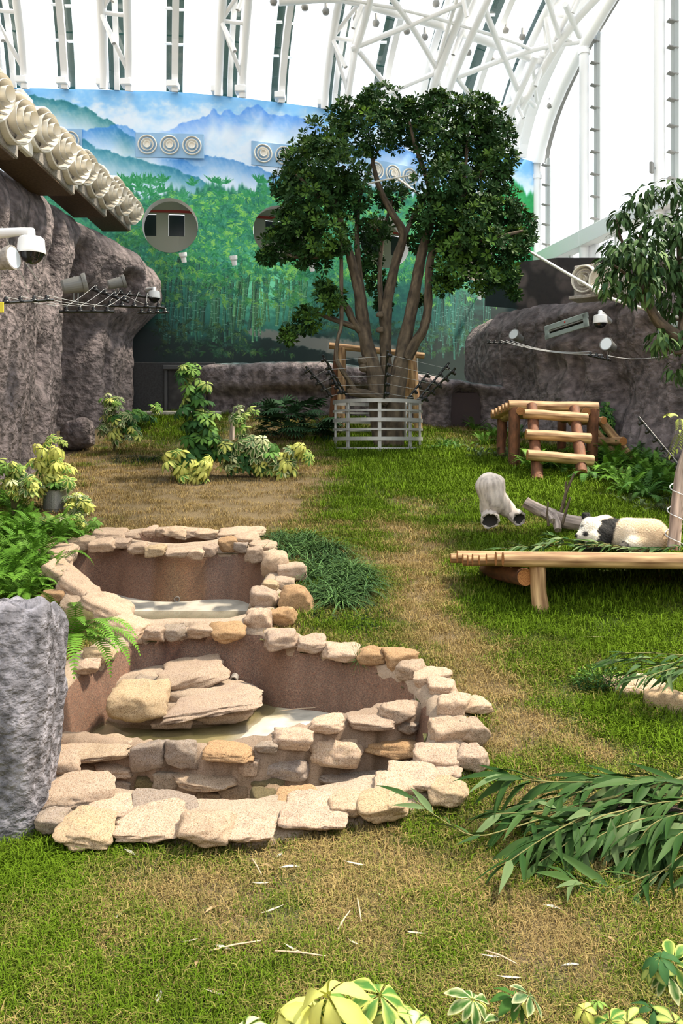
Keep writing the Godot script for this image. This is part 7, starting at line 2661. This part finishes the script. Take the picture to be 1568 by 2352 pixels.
# ------------------------------------------------------------------ lawn
func lawn() -> void:
	var kinds := []
	for k in 4:
		var m := MB.new()
		var r := RandomNumberGenerator.new()
		r.seed = 40 + k
		for i in 44:
			var o := Vector3(r.randf_range(-1, 1), 0, r.randf_range(-1, 1)) * 0.1
			var a := r.randf() * TAU
			var h := r.randf_range(0.022, 0.055) * (1.0 if k < 3 else 1.3)
			var lean := r.randf_range(0.3, 1.4)
			var dirv := Vector3(cos(a), 0, sin(a))
			var w := Vector3(-sin(a), 0, cos(a)) * r.randf_range(0.0012, 0.0024)
			var sh := r.randf_range(0.65, 1.35)
			var c := Color(sh, sh, sh)
			if r.randf() < 0.3:
				c = Color(sh * 1.9, sh * 1.25, sh * 1.5)      # a drier blade
			var mid := o + dirv * h * lean * 0.4 + Vector3(0, h * 0.75, 0)
			var tip := o + dirv * h * lean * 1.1 + Vector3(0, h * (1.05 - 0.35 * lean), 0)
			var q := m.p(o - w, Vector2.ZERO, c * 0.8)
			m.p(o + w, Vector2.ZERO, c * 0.8)
			m.p(mid + w * 0.8, Vector2.ZERO, c)
			m.p(mid - w * 0.8, Vector2.ZERO, c)
			m.p(tip, Vector2.ZERO, c)
			m.q(q, q + 1, q + 2, q + 3)
			m.t(q + 3, q + 2, q + 4)
		kinds.append(m.mesh(true))
	var keep := []
	for r in rims:
		var e := Geometry2D.offset_polygon(r, 0.2)
		keep.append(e[0])
	var xs := [[], [], [], []]
	var cs := [[], [], [], []]
	var lo := pow(3.3, 0.7)
	var hi := pow(26.0, 0.7)
	for i in 27000:
		var d := pow(lerpf(lo, hi, rng.randf()), 1.0 / 0.7)
		var x := rng.randf_range(-1.0, 1.0) * (0.44 * d + 0.9)
		if x > 6.9 - (20.2 - d) * -0.3 and d > 18.0:
			continue
		var q := Vector2(x, -d)
		var inside := false
		for k in keep:
			if Geometry2D.is_point_in_polygon(q, k):
				inside = true
				break
		if inside or (x < -6.3 and d > 9.0):
			continue
		var g_ := green(x, -d)
		if d > 14.0 and rng.randf() > 0.45 + 0.6 * g_:
			continue
		var s := pow(maxf(d, 4.0) / 4.6, 0.42) * rng.randf_range(0.75, 1.3) * (0.8 + 0.5 * g_)
		var gr := clampf(g_ + rng.randf_range(-0.28, 0.28), 0.0, 1.0)
		var c := Color(0.33, 0.24, 0.10).lerp(Color(0.098, 0.166, 0.011), smoothstep(0.2, 0.72, gr)) * rng.randf_range(0.8, 1.25)
		var k := 3 if g_ > 0.8 and rng.randf() < 0.5 else rng.randi_range(0, 2)
		xs[k].append(Transform3D(Basis(Vector3.UP, rng.randf() * TAU).scaled_local(Vector3(s * 1.15, s, s * 1.15)), Vector3(x, land(x, -d) - 0.004, -d)))
		cs[k].append(c)
	for k in 4:
		var o := multi(self, "grass", kinds[k], M.blade, xs[k], cs[k])
		tag(o, ["short mixed green and straw turf covering the slope", "short turf blades covering the slope", "fine turf blades among the straw", "longer lush green grass in the moist patches"][k], "grass", "", "stuff")


func litter() -> void:
	var lm := []
	for k in 4:
		var c: Color = [Color(0.52, 0.44, 0.36), Color(0.44, 0.43, 0.38), Color(0.40, 0.26, 0.14), Color(0.58, 0.50, 0.36)][k]
		lm.append(leaf(0.11, [0.02, 0.03, 0.024, 0.014][k], -0.25 + 0.2 * k, 0.25, 4, c, c * 0.85, 0.4, 0.7).mesh(true))
	for q in [[310, 1970], [370, 1935], [415, 2180], [265, 2120], [590, 1985], [625, 2000], [620, 2035], [650, 1960], [700, 2210], [785, 2130], [800, 2175], [860, 2065], [530, 2200], [95, 2285], [450, 2240], [720, 2085], [1150, 2210], [1290, 2100], [840, 2000], [1010, 2060], [470, 2110], [600, 2110], [180, 2230], [1380, 2160], [240, 2330], [1430, 1740], [1000, 1270], [1330, 2230], [930, 2150], [1200, 2260], [370, 2290], [690, 2000], [560, 2120], [520, 2300]]:
		var p := G(q[0], q[1])
		p.y += 0.025
		var kd := rng.randi_range(0, 3)
		var best := 1e9
		var by := ""
		for w in [[470, 1910, "below the front stones of the lower pool"], [1330, 2080, "below the large bamboo heap"], [760, 2320, "near the largest plant at the lower edge"], [1090, 2290, "near the small pale plant at the lower edge"], [80, 2020, "near the grey boulder"], [1330, 2250, "near the lower right corner"], [120, 2290, "near the lower left corner"], [1000, 1330, "on the worn path beside the log platform"], [1400, 1720, "between the two bamboo heaps"], [640, 2120, "in the middle of the front lawn"]]:
			var dd := Vector2(q[0] - w[0], q[1] - w[1]).length()
			if dd < best:
				best = dd
				by = w[2]
		var t := thing("fallen_leaf", ["pale narrow", "broad grey-green", "brown", "thin straw-coloured"][kd] + " dry leaf lying " + by, "leaf", p, "dry leaves scattered on the lawn")
		part(t, "blade", lm[kd], M.dry, Transform3D(Basis(Vector3.UP, rng.randf() * TAU).scaled_local(Vector3.ONE * rng.randf_range(0.6, 1.25)), Vector3.ZERO))
	var ti := 0
	for q in [[690, 2212, 60, 0.2], [790, 2135, 40, -1.2], [540, 2195, 60, -0.3], [1150, 2215, 40, 0.7], [770, 2360, 40, 0.1], [825, 2110, 50, 1.5], [590, 2000, 40, 1.2], [1370, 1470, 40, 0.1], [690, 1628, 50, -0.2]]:
		var d: float = 8.3 if q[1] == 1628 else -G(q[0], q[1]).z
		var p := P(q[0], q[1], d)
		p.y = -0.06 if q[1] == 1628 else land(p.x, p.z) + 0.035
		ti += 1
		var t := thing("dry_twig", ["longest pale twig on the front lawn below the pool", "pale twig pointing away from the camera in the middle of the front lawn", "pale slanting twig on the lawn below the pool's front stones", "pale twig on the lawn below the large bamboo heap", "pale twig beside the largest plant at the lower edge", "upright-pointing thin twig on the lawn above the largest lower plant", "thin twig just below the front stones of the lower pool", "pale twig on the grass behind the small shrub", "thin dry twig at the back of the lower pool floor"][ti - 1], "twig", p, "dry twigs")
		var l: float = q[2] * d / F
		var m := MB.new()
		var e := Vector3(cos(q[3]), 0.02, sin(q[3])) * l
		m.tube([-e, Vector3(0, 0.012, 0.01), e], [0.004, 0.0045, 0.003], 6, true, Color(0.50, 0.38, 0.26))
		part(t, "stem", m.mesh(true), M.dry)
